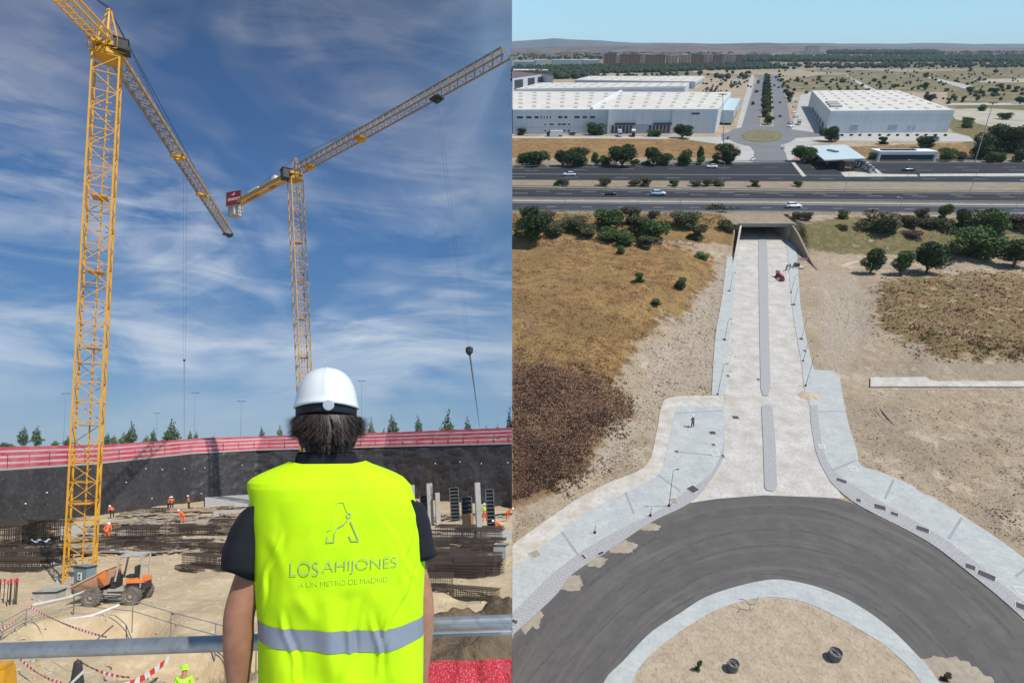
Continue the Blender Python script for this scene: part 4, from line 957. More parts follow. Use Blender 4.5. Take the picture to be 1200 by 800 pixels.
sleeve([(lx(478), 0, lz(584), .035, .055, -.03), (lx(487), 0, lz(597), .048, .068, -.02), (lx(492), -.002, lz(618), .052, .072, -.015), (lx(496), -.004, lz(645), .054, .074, -.008), (lx(499), -.005, lz(663), .055, .072, .010), (lx(500), -.005, lz(670), .054, .070, .016)])
# helmet
M_shell = mat('white_helmet_shell', (.70, .73, .73), (.67, .70, .70), scale=2, rough=.28, spec=.5)
M_strap = mat('black_harness', (.015, .016, .022), (.02, .02, .03), rough=.6)
hel = empty('helmet', Matrix.Identity(4)); hel.parent = per; hc = lx(379.0); zr = lz(474.5)
mb = MB(); rows = []
prof = [(.095, -.004), (.0985, -.004), (.0985, .003), (.0955, .008), (.0925, .022), (.0890, .040), (.0825, .060), (.0725, .079), (.058, .095), (.040, .106), (.020, .1115), (.004, .113)]
for r, z in prof:
    row = []
    for i in range(72):
        a = 2*math.pi*i/72; ca, sa = math.cos(a), math.sin(a); ridge = 1+.035*math.exp(-(ca/.10)**2)*sst(.004, .03, z)*(1 if z < .1 else 0)
        yy = r*1.22*sa; brim = .035*max(0, sa)**3 if z < .01 else 0
        dz = -.012*(abs(ca)**2)*(1-z/.113)+(.002*math.exp(-(ca/.12)**2) if z > .03 else 0)
        row.append((hc+r*ca, .02+(yy+brim)*ridge, zr+z+dz-.004*(sa < 0)*0))
    rows.append(row)
mb.loft(rows, cap0=False); mb.build('shell', M_shell, hel, smooth=True)
mb = MB(); rows = []
for r, z in ((.0915, -.030), (.0935, -.028), (.094, .0), (.092, .004)):
    rows.append([(hc+r*math.cos(a)*.98, .018+r*1.16*math.sin(a), zr+z-.010*abs(math.cos(a))**2) for a in [2*math.pi*i/48 for i in range(48)]])
mb.loft(rows, cap0=False, cap1=False); mb.build('harness_band', M_strap, hel, smooth=True)
kn = MB(); T = Matrix.Translation((lx(382.0), -.094, lz(479))) @ Matrix.Rotation(R(90), 4, 'X')
kn.loft([[T @ Vector((r*math.cos(2*math.pi*i/28), r*math.sin(2*math.pi*i/28), z)) for i in range(28)] for r, z in ((.0165, -.02), (.0165, .004), (.015, .007), (.010, .0075), (.002, .0075))]); kn.build('ratchet_knob', mat('grey_knob', (.42, .45, .47), (.36, .39, .41), rough=.4), hel)
# hair: under-mass and strands
M_hair = mat('dark_brown_hair', (.020, .013, .010), (.060, .040, .030), scale=40, rough=.5, spec=.5, stretch=(3, 3, .4))
mb = MB(); rows = []
for z, w, d in ((1.632, .060, .062), (1.645, .074, .078), (1.67, .084, .092), (1.70, .090, .100), (1.725, .091, .102), (1.742, .082, .092)):
    rows.append([(HX+.003+w*math.cos(a), .015+d*math.sin(a)*(.75 if math.sin(a) > 0 else 1), z) for a in [2*math.pi*i/36 for i in range(36)]])
mb.loft(rows); hair = mb.build('hair', M_hair, per, smooth=True)
rnd = random.Random(5); mb = MB()
for k in range(7500):
    a = rnd.uniform(-.35, math.pi+.35); z = rnd.uniform(1.648, 1.738)                  # a=pi/2 is the back of the head
    ca, sa = math.cos(a), -math.sin(a)
    side = abs(ca)**3
    r = interp([(1.63, .066), (1.67, .084), (1.70, .091), (1.77, .092)], z)
    p = Vector((HX+.003+r*ca, .015+r*1.1*sa, z)); lock = math.floor(a*11+3*nz(a*2, z*9, 1, 1))
    lr = random.Random(lock*7+int((z-1.6)*28)*131)
    L = rnd.uniform(.028, .055)*(1.0-.15*side); out = rnd.uniform(.10, .55)+side*rnd.uniform(.6, 1.9)*sst(1.675, 1.72, z)
    up = side*lr.uniform(-.7, 1.0)*sst(1.68, 1.74, z)
    d = Vector((ca*out+lr.uniform(-.75, .75)+rnd.gauss(0, .10), sa*(.10+.28*rnd.random()), -1+up+lr.uniform(-.1, .2))).normalized()
    if z < 1.69: d = Vector((-ca*.30+lr.uniform(-.25, .25), sa*.05, -1)).normalized(); L *= .62
    wv = Vector((-sa, ca, 0))*rnd.uniform(.0009, .0019); q0 = p; pts = []
    curl = Vector((ca, sa, 0))*rnd.uniform(-.2, .55)*(1-side)+Vector((0, 0, 1))*rnd.uniform(0, .5)*side
    for j in range(5):
        t = j/4; pts.append(p+d*L*t+curl*L*t*t*.9+Vector((ca, sa, 0))*.004)
    for j in range(4):
        w0, w1 = wv*(1-j/4*.8), wv*(1-(j+1)/4*.8); mb.add([pts[j]-w0, pts[j]+w0, pts[j+1]+w1, pts[j+1]-w1], [(0, 1, 2, 3)])
mb.build('hair_strands', M_hair, hair)
# ================================================================== VALLEY SIDE (x > 0), built on its own falling ground
PZ = 5.0                                             # level of the motorway plateau over the underpass road
def inpoly(x, y, P):
    c = False; j = len(P)-1
    for i in range(len(P)):
        if (P[i][1] > y) != (P[j][1] > y) and x < (P[j][0]-P[i][0])*(y-P[i][1])/(P[j][1]-P[i][1])+P[i][0]: c = not c
        j = i
    return c
def pdist(x, y, P):
    m = 1e9; j = len(P)-1
    for i in range(len(P)):
        ax, ay = P[j]; bx, by = P[i]; dx, dy = bx-ax, by-ay; t = max(0, min(1, ((x-ax)*dx+(y-ay)*dy)/(dx*dx+dy*dy+1e-9)))
        m = min(m, math.hypot(x-ax-t*dx, y-ay-t*dy)); j = i
    return m
def msk(x, y, P, soft):
    d = pdist(x, y, P); s = 1 if inpoly(x, y, P) else -1
    return max(0, min(1, .5+s*d/(2*soft)))
Yp = PR(895, 281, 0).y                               # face of the underpass
def corridor(Y):                                     # left / right edge (metres) of the sunken road
    q = QR(0, Y, 0)[1]
    xl = interp([(262, 864), (300, 861), (330, 858)], q); xr = interp([(262, 924), (285, 935), (300, 946), (330, 965)], q)
    return PR(xl, q, 0).x, PR(xr, q, 0).x
def mound(X, Y):
    x, y = QR(X, Y, 1.5)
    if y < 262 or y > 720: return 0
    m = 0
    if x < 850: m = 3.6*msk(x, y, A_or, 34)*sst(268, 300, y)
    elif x > 955 and y < 450: m = 2.2*msk(x, y, A_gb, 22)
    q_ = min(1, max(0, (l-x)/45.0, (x-r0_)/45.0)) if False else 1
    r = interp([(262, 940), (460, 985), (545, 1015), (640, 1200), (720, 1400)], y); l = interp([(262, 850), (330, 838), (440, 815), (456, 772), (480, 762), (545, 735), (568, 696), (592, 652), (640, 585)], y)
    d = min(1, max(0, (l-x)/25.0, (x-r)/25.0))
    d *= 1-(1-sst(10, 22, abs(y-447)))*sst(1000, 1015, x)*(1-0)
    return m*(min(1, max(0, (l-x)/45.0, (x-r)/45.0)))+d*((1.0 if x < 850 else .55)*fbm(X, Y, .07, 3)+.30*abs(fbm(X, Y, .22, 3))+.10*fbm(X, Y, .8, 2))
A_or = [(560, 300), (640, 279), (700, 276), (790, 285), (838, 300), (836, 330), (812, 350), (800, 372), (770, 372), (757, 400), (735, 420), (720, 445), (695, 470), (712, 500), (690, 520), (668, 560), (600, 600), (560, 620)]
A_gb = [(1030, 322), (1080, 318), (1260, 314), (1260, 425), (1100, 425), (1060, 402), (1030, 388), (1024, 350)]
def ground_h(X, Y):
    h = PZ*sst(Yp-22, Yp+1, Y)+(mound(X, Y)*(1-sst(Yp-22, Yp+1, Y)) if Y < Yp else 0)
    if Y < Yp+26:
        xl, xr = corridor(min(Y, Yp+1)); d = max(xl-X, X-xr)
        h *= sst(0.0, 1.6, d) if Y < Yp+.5 else (1 if d > 1 else 0)
    return h
# region outlines in picture pixels (only used to read off where the ground changes)
A_or = [(560, 300), (640, 279), (700, 276), (790, 285), (838, 300), (836, 330), (812, 350), (800, 372), (770, 372), (757, 400), (735, 420), (720, 445), (695, 470), (712, 500), (690, 520), (668, 560), (600, 600), (560, 620)]
A_sc = [(560, 425), (640, 432), (700, 440), (728, 462), (742, 487), (712, 497), (688, 520), (684, 548), (655, 566), (600, 590), (560, 610)]
A_sc2 = [(600, 352), (640, 355), (645, 400), (600, 410)]
A_gr = [(925, 262), (1000, 252), (1260, 252), (1260, 300), (1120, 300), (1000, 300), (960, 296), (935, 285)]
A_gb = [(1030, 322), (1080, 318), (1260, 314), (1260, 425), (1100, 425), (1060, 402), (1030, 388), (1024, 350)]
A_vl = [(560, 246), (862, 247), (860, 285), (800, 285), (700, 276), (600, 290)]
A_sand = [(940, 300), (1300, 452), (1300, 660), (1180, 635), (1090, 580), (1010, 548), (1000, 500), (985, 450), (955, 420)]
A_rub = [(945, 300), (1000, 312), (1030, 345), (1035, 400), (1000, 438), (958, 440)]
A_rubl = [(835, 300), (862, 300), (852, 460), (790, 462), (760, 500), (745, 540), (700, 566), (640, 600), (560, 650), (560, 612), (668, 562), (692, 520), (712, 500), (742, 460), (760, 400), (810, 350)]
A_weed = [(1120, 500), (1260, 480), (1260, 610), (1180, 590), (1130, 545)]
# plateau fields
F_brown = [(560, 158), (800, 160), (855, 170), (850, 186), (560, 186)]
F_tanR = [(880, 100), (960, 88), (1260, 78), (1260, 130), (1110, 130), (1110, 108), (920, 108)]
F_br2 = [(975, 172), (1140, 166), (1140, 188), (985, 190)]
F_gr2 = [(1120, 122), (1300, 118), (1300, 190), (1150, 190), (1110, 150)]
mb = MB(); m1, m2 = [], []
rowsY = []
py = 940.0
while py > 57.2:
    rowsY.append(PR(600, py, 0).y); py -= 2.6 if py > 300 else (1.6 if py > 200 else (1.6 if py > 110 else (.8 if py > 64 else .35)))
rowsY += [Yp+.52, Yp+.48, Yp+26.05]; rowsY = sorted(set(rowsY)); cols = [600+2.6*i for i in range(350)]
for Y in rowsY:
    qy = QR(0, Y, 0)[1]
    for c in cols:
        X = PR(c, qy, 0).x; z = ground_h(X, Y); mb.v.append((X, Y, z+(-.02 if z < 4.9 else -.03)))
        x, y = QR(X, Y, z)
        w = 9*nz(X, Y, 0, .12)*(mpp(470)/max(.12, mpp(y, z))) ; y2 = y+w*.6; x2 = x+9*nz(X, Y, 7, .13)*(mpp(470)/max(.12, mpp(y, z)))
        if y > 247:
            vl = msk(x2, y2, A_vl, 4)
            a = (max(msk(x2, y2, A_or, 18), vl*.8, .62*msk(x2, y2, A_gb, 12)), max(msk(x2, y2, A_sc, 26), .47*msk(x2, y2, A_sc2, 14), .4*msk(x2, y2, A_gb, 14)), max(.72*msk(x2, y2, A_gr, 5), .52*msk(x2, y2, A_gb, 12), .35*vl, .35*msk(x2, y2, A_weed, 20)))
            b = (max(.6*msk(x2, y2, A_rubl, 16), .62*msk(x2, y2, A_rub, 18)), 0, 0)
        else:
            e = 1.5 if y > 120 else .8
            n1 = .5+.5*noise.noise(Vector((X*.004, Y*.0035, 5)))
            far = sst(110, 70, y)
            a = (max(msk(x2, y, F_brown, e)*.75, .7*msk(x2, y, F_br2, e)), 0, max(.9*msk(x2, y2, F_gr2, 4), .5*sst(.45, .6, n1)*far))
            b = (0, max(msk(x2, y, F_tanR, 2), far*sst(.55, .4, n1)), sst(85, 70, y)*sst(.3, .7, n1))
        m1.append((*a, 1)); m2.append((*b, 1))
nc = len(cols)
for j in range(len(rowsY)-1):
    for i in range(nc-1):
        a = j*nc+i; mb.f.append((a, a+1, a+nc+1, a+nc)); mb.m.append(0)
# terrain material
def terrain_mat():
    m = bpy.data.materials.new('valley_ground'); m.use_nodes = True; t = m.node_tree; B = t.nodes['Principled BSDF']; B.inputs['Roughness'].default_value = .95; B.inputs['Specular IOR Level'].default_value = .1
    def nn(ty, **k):
        n = t.nodes.new(ty)
        for a, b in k.items(): setattr(n, a, b)
        return n
    co = nn('ShaderNodeTexCoord').outputs['Object']
    def noi(s, d=6, st=None, r=.62):
        n = nn('ShaderNodeTexNoise'); n.inputs['Scale'].default_value = s; n.inputs['Detail'].default_value = d; n.inputs['Roughness'].default_value = r
        if st:
            mp = nn('ShaderNodeMapping'); mp.inputs['Scale'].default_value = st; t.links.new(co, mp.inputs[0]); t.links.new(mp.outputs[0], n.inputs[0])
        else: t.links.new(co, n.inputs[0])
        return n.outputs[0]
    def mr(f, lo, hi, a=0, b=1):
        r = nn('ShaderNodeMapRange'); t.links.new(f, r.inputs[0]); r.inputs[1].default_value = lo; r.inputs[2].default_value = hi; r.inputs[3].default_value = a; r.inputs[4].default_value = b; return r.outputs[0]
    def mx(f, a, b):
        x = nn('ShaderNodeMix', data_type='RGBA')
        for i, v in ((0, f), (6, a), (7, b)):
            if isinstance(v, tuple): x.inputs[i].default_value = v+(1,)
            elif isinstance(v, float): x.inputs[i].default_value = v
            else: t.links.new(v, x.inputs[i])
        return x.outputs[2]
    def ma(op, a, b):
        n = nn('ShaderNodeMath', operation=op)
        for i, v in enumerate((a, b)):
            if isinstance(v, (int, float)): n.inputs[i].default_value = v
            else: t.links.new(v, n.inputs[i])
        return n.outputs[0]
    s1 = nn('ShaderNodeSeparateColor'); at_ = nn('ShaderNodeAttribute', attribute_name='m1'); t.links.new(at_.outputs['Color'], s1.inputs[0])
    s2 = nn('ShaderNodeSeparateColor'); at2 = nn('ShaderNodeAttribute', attribute_name='m2'); t.links.new(at2.outputs['Color'], s2.inputs[0])
    nA, nB, nC = noi(.35, 8), noi(1.6, 6), noi(.09, 5)
    fine_ = noi(5.0, 5)
    def edge(mask, n=nA, k=.8): return mr(ma('ADD', mask, ma('MULTIPLY', ma('SUBTRACT', n, .5), k)), .38, .62)
    sand = mx(mr(nA, .3, .7), (.45, .35, .245), (.33, .255, .175)); sand = mx(mr(nC, .48, .60, 0, .6), sand, (.45, .37, .28)); sand = mx(mr(noi(.05, 5), .50, .60, 0, .5), sand, (.29, .235, .175)); sand = mx(mr(nB, .52, .62, 0, .5), sand, (.23, .175, .12)); sand = mx(mr(noi(.6, 9, (1, .5, 1), .75), .54, .62, 0, .55), sand, (.21, .165, .115)); sand = mx(mr(noi(.16, 7, None, .7), .56, .62, 0, .6), sand, (.55, .46, .35)); sand = mx(mr(fine_, .54, .64, 0, .6), sand, (.20, .155, .105))
    tan = mx(mr(nC, .35, .65), (.22, .175, .095), (.12, .12, .06)); tan = mx(mr(noi(.03, 7), .5, .6, 0, .6), tan, (.34, .27, .19))
    rub = mx(mr(nB, .42, .60), (.46, .40, .33), (.28, .22, .16)); rub = mx(mr(nA, .42, .56, 0, .75), rub, (.38, .30, .215)); rub = mx(mr(fine_, .58, .66, 0, .5), rub, (.60, .56, .50)); rub = mx(mr(noi(8.0, 3), .60, .66, 0, .6), rub, (.15, .12, .09))
    ora = mx(mr(nA, .38, .62), (.34, .20, .08), (.15, .085, .04)); ora = mx(mr(nB, .50, .66, 0, .7), ora, (.36, .25, .12)); ora = mx(mr(nC, .50, .56, 0, .65), ora, (.34, .225, .09)); ora = mx(mr(noi(.045, 4), .52, .60, 0, .6), ora, (.20, .13, .055)); ora = mx(mr(fine_, .52, .62, 0, .6), ora, (.11, .065, .032))
    scr = mx(mr(nB, .4, .62), (.20, .12, .075), (.28, .18, .10)); scr = mx(mr(fine_, .52, .62, 0, .7), scr, (.10, .06, .042))
    grn = mx(mr(nB, .38, .62), (.17, .155, .062), (.10, .105, .042)); grn = mx(mr(nA, .46, .60, 0, .8), grn, (.27, .19, .10)); grn = mx(mr(fine_, .5, .64, 0, .6), grn, (.09, .07, .04))
    far = mx(mr(nC, .4, .6), (.20, .17, .12), (.13, .13, .08))
    c = mx(edge(s2.outputs[0], nB, .7), sand, rub)
    c = mx(edge(s2.outputs[1], nC, .4), c, tan)
    c = mx(edge(s1.outputs[0], nA, 1.3), c, ora)
    c = mx(edge(s1.outputs[2], nA, 1.5), c, grn)
    c = mx(edge(s1.outputs[1], nC, 1.3), c, scr)
    c = mx(s2.outputs[2], c, far)
    t.links.new(c, B.inputs['Base Color'])
    bp = nn('ShaderNodeBump'); bp.inputs['Strength'].default_value = .9; bp.inputs['Distance'].default_value = .45
    t.links.new(ma('ADD', noi(1.3, 10, None, .7), ma('MULTIPLY', nA, .8)), bp.inputs['Height']); t.links.new(bp.outputs[0], B.inputs['Normal'])
    return m
g = mb.build('ground', terrain_mat(), smooth=True, M=RF)
for nm, dat in (('m1', m1), ('m2', m2)):
    a = g.data.color_attributes.new(nm, 'FLOAT_COLOR', 'POINT'); a.data.foreach_set('color', [v for q in dat for v in q])
tag(g, 'dry brown and sandy ground of the valley side', kind='structure')
# ---- materials
M_asph = mat('asphalt', (.115, .105, .098), (.088, .081, .076), scale=.5, bump=.3, bscale=9, dist=.02, col3=(.155, .142, .128), scale3=.16, amt3=.5)
M_hw = mat('motorway_asphalt', (.030, .031, .036), (.040, .041, .046), scale=.15, spec=.12, col3=(.060, .061, .065), scale3=.5, amt3=.35, stretch=(.2, 1.5, 1))
M_pale = mat('pale_dusty_concrete', (.54, .51, .465), (.40, .365, .315), scale=.28, bump=.4, bscale=4, col3=(.30, .275, .24), scale3=2.2, amt3=.7)
M_walk = mat('pale_grey_pavement', (.38, .395, .385), (.45, .46, .44), scale=.35, bump=.12, bscale=8, col3=(.31, .325, .32), scale3=1.2, amt3=.5)
M_white2 = mat('white_lean_concrete', (.54, .51, .46), (.40, .36, .30), scale=.4, col3=(.36, .31, .24), scale3=1.4, amt3=.6, bump=.2, bscale=4)
M_mark = mat('road_marking', (.70, .70, .68), (.60, .60, .58), scale=2)
M_kerb = mat('kerb_stone', (.50, .49, .47), (.42, .41, .39), scale=2)
M_island = mat('island_sand', (.47, .375, .27), (.37, .29, .205), scale=.6, bump=.9, bscale=3, dist=.25, col3=(.24, .185, .125), scale3=2.2, amt3=.6)
def paver_mat():
    m = mat('grey_paver_setts', (.33, .325, .33), (.42, .41, .40), scale=7, bump=.2, bscale=20, col3=(.24, .235, .24), scale3=5.0, amt3=.7)
    return m
M_pav = paver_mat()
def add_slabs(m, w, h, dark, amt):
    t = m.node_tree; b = t.nodes['Principled BSDF']; pv_ = b.inputs['Base Color'].links[0].from_socket
    co = t.nodes.new('ShaderNodeTexCoord'); mp = t.nodes.new('ShaderNodeMapping'); mp.inputs['Rotation'].default_value = (0, 0, .35); t.links.new(co.outputs['Object'], mp.inputs[0])
    br = t.nodes.new('ShaderNodeTexBrick'); br.inputs['Scale'].default_value = 1; br.inputs['Brick Width'].default_value = w; br.inputs['Row Height'].default_value = h; br.inputs['Mortar Size'].default_value = .035; br.inputs['Color1'].default_value = (1, 1, 1, 1); br.inputs['Color2'].default_value = (.88, .88, .87, 1); br.inputs['Mortar'].default_value = dark+(1,)
    t.links.new(mp.outputs[0], br.inputs[0]); x = t.nodes.new('ShaderNodeMix'); x.data_type = 'RGBA'; x.blend_type = 'MULTIPLY'; x.inputs[0].default_value = amt
    t.links.new(pv_, x.inputs[6]); t.links.new(br.outputs[0], x.inputs[7]); t.links.new(x.outputs[2], b.inputs['Base Color'])
add_slabs(M_walk, 1.2, .8, (.62, .62, .62), .38); add_slabs(M_pav, .6, .45, (.5, .5, .5), .55)
def sheet(name, pxpoly, z, m, lb=None, thick=None, kind='structure', zt=None):
    P = [PR(x, y, z) for x, y in pxpoly]; mb = MB()
    mb.prism([(p.x, p.y) for p in P], z-(thick if thick else .05), z)
    o = mb.build(name, m, M=RF); tag(o, lb, kind=kind); return o
def clipx(pts): return [(max(600.3, x), y) for x, y in pts]
S = smooth_line
# asphalt ring
outL = [(575, 770), (600, 743), (649, 696), (671, 670), (723, 637), (762, 611), (808, 589), (840, 580), (895, 577), (940, 577), (975, 583), (1001, 590), (1030, 606), (1062, 622), (1095, 641), (1134, 671), (1170, 700), (1200, 729), (1240, 775), (1270, 850), (1280, 940)]
sheet('ring_road', clipx(S(outL))+[(600.3, 940)], .03, M_asph, 'dark asphalt roundabout carriageway')
t = M_asph.node_tree; B_ = t.nodes['Principled BSDF']; prev = B_.inputs['Base Color'].links[0].from_socket
co = t.nodes.new('ShaderNodeTexCoord'); sp = t.nodes.new('ShaderNodeSeparateXYZ'); t.links.new(co.outputs['Object'], sp.inputs[0])
def tm(op, a, b):
    n = t.nodes.new('ShaderNodeMath'); n.operation = op
    for i, v in enumerate((a, b)):
        if isinstance(v, (int, float)): n.inputs[i].default_value = v
        else: t.links.new(v, n.inputs[i])
    return n.outputs[0]
shr = 300*math.cos(TH)/F; Yc = .633*H
xb = tm('SUBTRACT', sp.outputs[0], tm('MULTIPLY', tm('ADD', sp.outputs[1], H*math.tan(TH)), shr)); yb = tm('SUBTRACT', sp.outputs[1], Yc)
rad = tm('SQRT', tm('ADD', tm('MULTIPLY', xb, xb), tm('MULTIPLY', yb, yb)), 0)
ang = tm('MULTIPLY', tm('ARCTAN2', xb, yb), .8)
cb_ = t.nodes.new('ShaderNodeCombineXYZ'); t.links.new(rad, cb_.inputs[0]); t.links.new(ang, cb_.inputs[1])
def band_noise(s, lo, hi, amt, c):
    global prev
    n = t.nodes.new('ShaderNodeTexNoise'); n.inputs['Scale'].default_value = s; n.inputs['Detail'].default_value = 5; n.inputs['Roughness'].default_value = .65; t.links.new(cb_.outputs[0], n.inputs[0])
    r = t.nodes.new('ShaderNodeMapRange'); r.inputs[1].default_value = lo; r.inputs[2].default_value = hi; r.inputs[4].default_value = amt; t.links.new(n.outputs[0], r.inputs[0])
    x = t.nodes.new('ShaderNodeMix'); x.data_type = 'RGBA'; t.links.new(r.outputs[0], x.inputs[0]); t.links.new(prev, x.inputs[6]); x.inputs[7].default_value = c+(1,); prev = x.outputs[2]
band_noise(.38, .44, .60, .55, (.082, .075, .069)); band_noise(.6, .50, .66, .55, (.155, .142, .128)); band_noise(2.2, .50, .72, .35, (.075, .069, .064))
t.links.new(prev, B_.inputs['Base Color'])
# darker rolled bands (paved joints) along the ring
RO = [(640, 940), (668, 830), (707, 800), (730, 774), (762, 741), (795, 719), (834, 696), (899, 679), (942, 683), (981, 696), (1014, 714), (1046, 738), (1075, 767), (1095, 790), (1112, 830), (1122, 880), (1120, 940)]
RO = [(690, 940), (690, 860), (707, 800), (730, 774), (762, 741), (795, 719), (834, 696), (899, 679), (942, 683), (981, 696), (1014, 714), (1046, 738), (1075, 767), (1095, 790), (1110, 830), (1110, 940)]
RI = [(722, 940), (722, 860), (740, 800), (762, 767), (811, 730), (853, 709), (899, 699), (939, 704), (971, 717), (1007, 737), (1040, 758), (1075, 793), (1088, 830), (1085, 940)]
def bandsheet(name, A, Bp, z, m, lb=None, thick=.04, k=8, n=90, kind='structure'):
    A, Bp = S(A, k), S(Bp, k)
    def res(P):
        P = [PR(x, y, z) for x, y in P]; L = [0]
        for a, b in zip(P[:-1], P[1:]): L.append(L[-1]+(b-a).length)
        out = []
        for i in range(n+1):
            s = L[-1]*i/n; j = 0
            while j < len(L)-2 and L[j+1] < s: j += 1
            t = (s-L[j])/max(1e-9, L[j+1]-L[j]); out.append(P[j].lerp(P[j+1], t))
        return out
    a, b = res(A), res(Bp); mb = MB()
    mb.loft([[(p.x, p.y, z-thick), (p.x, p.y, z), (q.x, q.y, z), (q.x, q.y, z-thick)] for p, q in zip(a, b)], closed=False)
    o = mb.build(name, m, M=RF); tag(o, lb, kind=kind); return o
def lerpl(A, Bp, t, n=60):
    def res(P):
        L = [0]
        for a, b in zip(P[:-1], P[1:]): L.append(L[-1]+math.dist(a, b))
        out = []
        for i in range(n+1):
            s = L[-1]*i/n; j = 0
            while j < len(L)-2 and L[j+1] < s: j += 1
            u = (s-L[j])/max(1e-9, L[j+1]-L[j]); out.append((P[j][0]+(P[j+1][0]-P[j][0])*u, P[j][1]+(P[j+1][1]-P[j][1])*u))
        return out
    return [(a[0]+(b[0]-a[0])*t, a[1]+(b[1]-a[1])*t) for a, b in zip(res(A), res(Bp))]
oc = S([(560, 800), (600, 743), (649, 696), (723, 637), (808, 589), (895, 577), (975, 583), (1062, 622), (1134, 671), (1200, 729), (1250, 800)])
ic = S([(650, 860), (707, 800), (730, 774), (762, 741), (834, 696), (899, 679), (981, 696), (1014, 714), (1046, 738), (1095, 790), (1130, 850)])
M_joint = mat('asphalt_joint', (.075, .069, .065), (.10, .092, .086), scale=1.5, col3=(.12, .11, .10), scale3=.4, amt3=.8)
for t, w in ((.17, .018), (.42, .012), (.60, .010), (.78, .014), (.93, .010)):
    bandsheet('paving_joint', [p for p in lerpl(oc, ic, t-w) if p[0] > 600.5], [p for p in lerpl(oc, ic, t+w) if p[0] > 600.5], .034+.001*t, M_joint, thick=.003, k=2)
bandsheet('inner_footway', RO, RI, .16, M_walk, 'pale footway ring round the roundabout island', .2)
sheet('island_ground', [p for p in S(RI)], .12, M_island, 'sandy roundabout island ground', .15)
# footways on both sides
LW_out = [(597, 640), (665, 592), (707, 568), (756, 546), (769, 508), (775, 477), (788, 465), (849, 463)]
LC_out = [(596, 670), (655, 625), (697, 595), (733, 577), (771, 556), (781, 530), (792, 480), (800, 476), (849, 476)]
LC_in = [(596, 722), (606, 712), (658, 663), (714, 626), (762, 603), (800, 578), (832, 555), (846, 527), (849, 500), (849, 477)]
LS_in = [(596, 748), (649, 699), (671, 672), (723, 638), (762, 612), (808, 589), (830, 566), (846, 540), (849, 520)]
def strip_poly(A, Bp): return clipx(S(A))+clipx(S(Bp))[::-1]
sheet('footway_margin', strip_poly(LW_out, LC_out), .10, M_white2, 'white concrete margin of the left footway', .15)
sheet('left_footway', strip_poly(LC_out, LC_in), .14, M_walk, 'pale grey paved left footway', .2)
sheet('left_paver_strip', strip_poly(LC_in[:9], LS_in), .135, M_pav, 'grey sett strip along the left kerb', .2)
RK = [(949, 475), (951, 500), (957, 531), (967, 553), (978, 569), (1001, 588), (1030, 604), (1062, 620), (1095, 639), (1134, 669), (1170, 698), (1205, 730), (1245, 772)]
RS = [(958, 474), (960, 500), (966, 531), (978, 551), (997, 566), (1040, 592), (1088, 619), (1134, 651), (1170, 681), (1205, 708), (1255, 752)]
RC_out = [(986, 454), (994, 495), (1004, 527), (1009, 545), (1030, 552), (1062, 565), (1088, 579), (1127, 603), (1170, 631), (1205, 657), (1262, 700)]
sheet('right_paver_strip', S(RK)+S(RS)[::-1], .135, M_pav, 'grey sett strip along the right kerb', .2)
sheet('right_footway', S(RS)+S(RC_out)[::-1], .14, M_walk, 'pale grey paved right footway', .2)
sheet('right_footway_corner', [(942, 453), (949, 475), (958, 474.5), (986, 454.3), (984, 441), (976, 434), (952, 433), (940, 433)], .12, M_walk, 'widened corner of the right footway', .2)
# straight road down to the underpass
roadL = [(827, 563), (839, 543), (847, 527), (849, 477), (850, 456), (855, 397), (860, 349), (865, 300), (868, 270), (869, 262)]
roadR = [(940, 577), (978, 585), (1001, 588), (978, 569), (967, 553), (957, 531), (951, 500), (949, 475), (942, 453), (939, 423), (929, 365), (923, 300), (917, 262)]
RP = [(808, 589)]+roadL+roadR[::-1][:-3]+[(990, 584), (955, 582), (895, 580), (840, 584)]
sheet('underpass_road', RP, .045, M_pale, 'pale dusty concrete road leading into the underpass')
bandsheet('left_path', [(834, 463), (838, 397), (846, 349), (852, 300), (858, 262)], [(850, 463), (855, 397), (860, 349), (865, 300), (868, 262)], .14, M_walk, 'narrow left footway beside the underpass road', .2)
bandsheet('right_path', [(942, 453), (939, 423), (929, 365), (923, 300), (917, 262)], [(954, 432.6), (951, 423), (939, 365), (934, 300), (926, 262)], .14, M_walk, 'narrow right footway beside the underpass road', .2)
def median(name, pts, lb): sheet(name, pts, .18, M_pav, lb, .2)
median('median_strip', [(889, 262), (889, 300), (890, 380), (891.5, 455), (894, 463), (900, 463), (903, 455), (901, 380), (899.5, 300), (897, 262)], 'upper grey sett median of the underpass road')
median('median_strip', [(892.5, 479), (893, 475), (897, 473.5), (902, 474), (905.5, 478), (909, 520), (911, 568), (909, 573), (905, 575), (899, 574), (896, 570), (894.5, 520)], 'lower grey sett median with a rounded end')
M_dust = mat('sand_dust', (.50, .41, .30), (.43, .34, .24), scale=1.5, bump=.5, bscale=5, dist=.05)
def blob(name, cx_, cy_, rx, ry, lb, m=M_dust, z=.16, n=60, seed=0):
    c = PR(cx_, cy_, 0); r1 = rx*mpp(cy_); ry = ry*mpp(cy_)*1.35; mb = MB(); rings = []
    for k, t in enumerate((1.0, .75, .45, .15)):
        rings.append([(c.x+r1*t*math.cos(a)*(1+.38*nz(math.cos(a)*2, math.sin(a)*2, seed, 1)+.22*nz(math.cos(a)*7, math.sin(a)*7, seed, 1)), c.y+ry*t*math.sin(a)*(1+.38*nz(math.cos(a)*2, math.sin(a)*2, seed, 1)+.22*nz(math.cos(a)*7, math.sin(a)*7, seed, 1)), .03+(z)*(1-t*t)) for a in [2*math.pi*i/n for i in range(n)]])
    mb.loft(rings, cap0=False); tag(mb.build(name, m, smooth=True, M=RF), lb, 'sand heap')
blob('sand_heap', 948, 464, 13, 8, 'round sand heap at the corner of the right footway', z=.5)
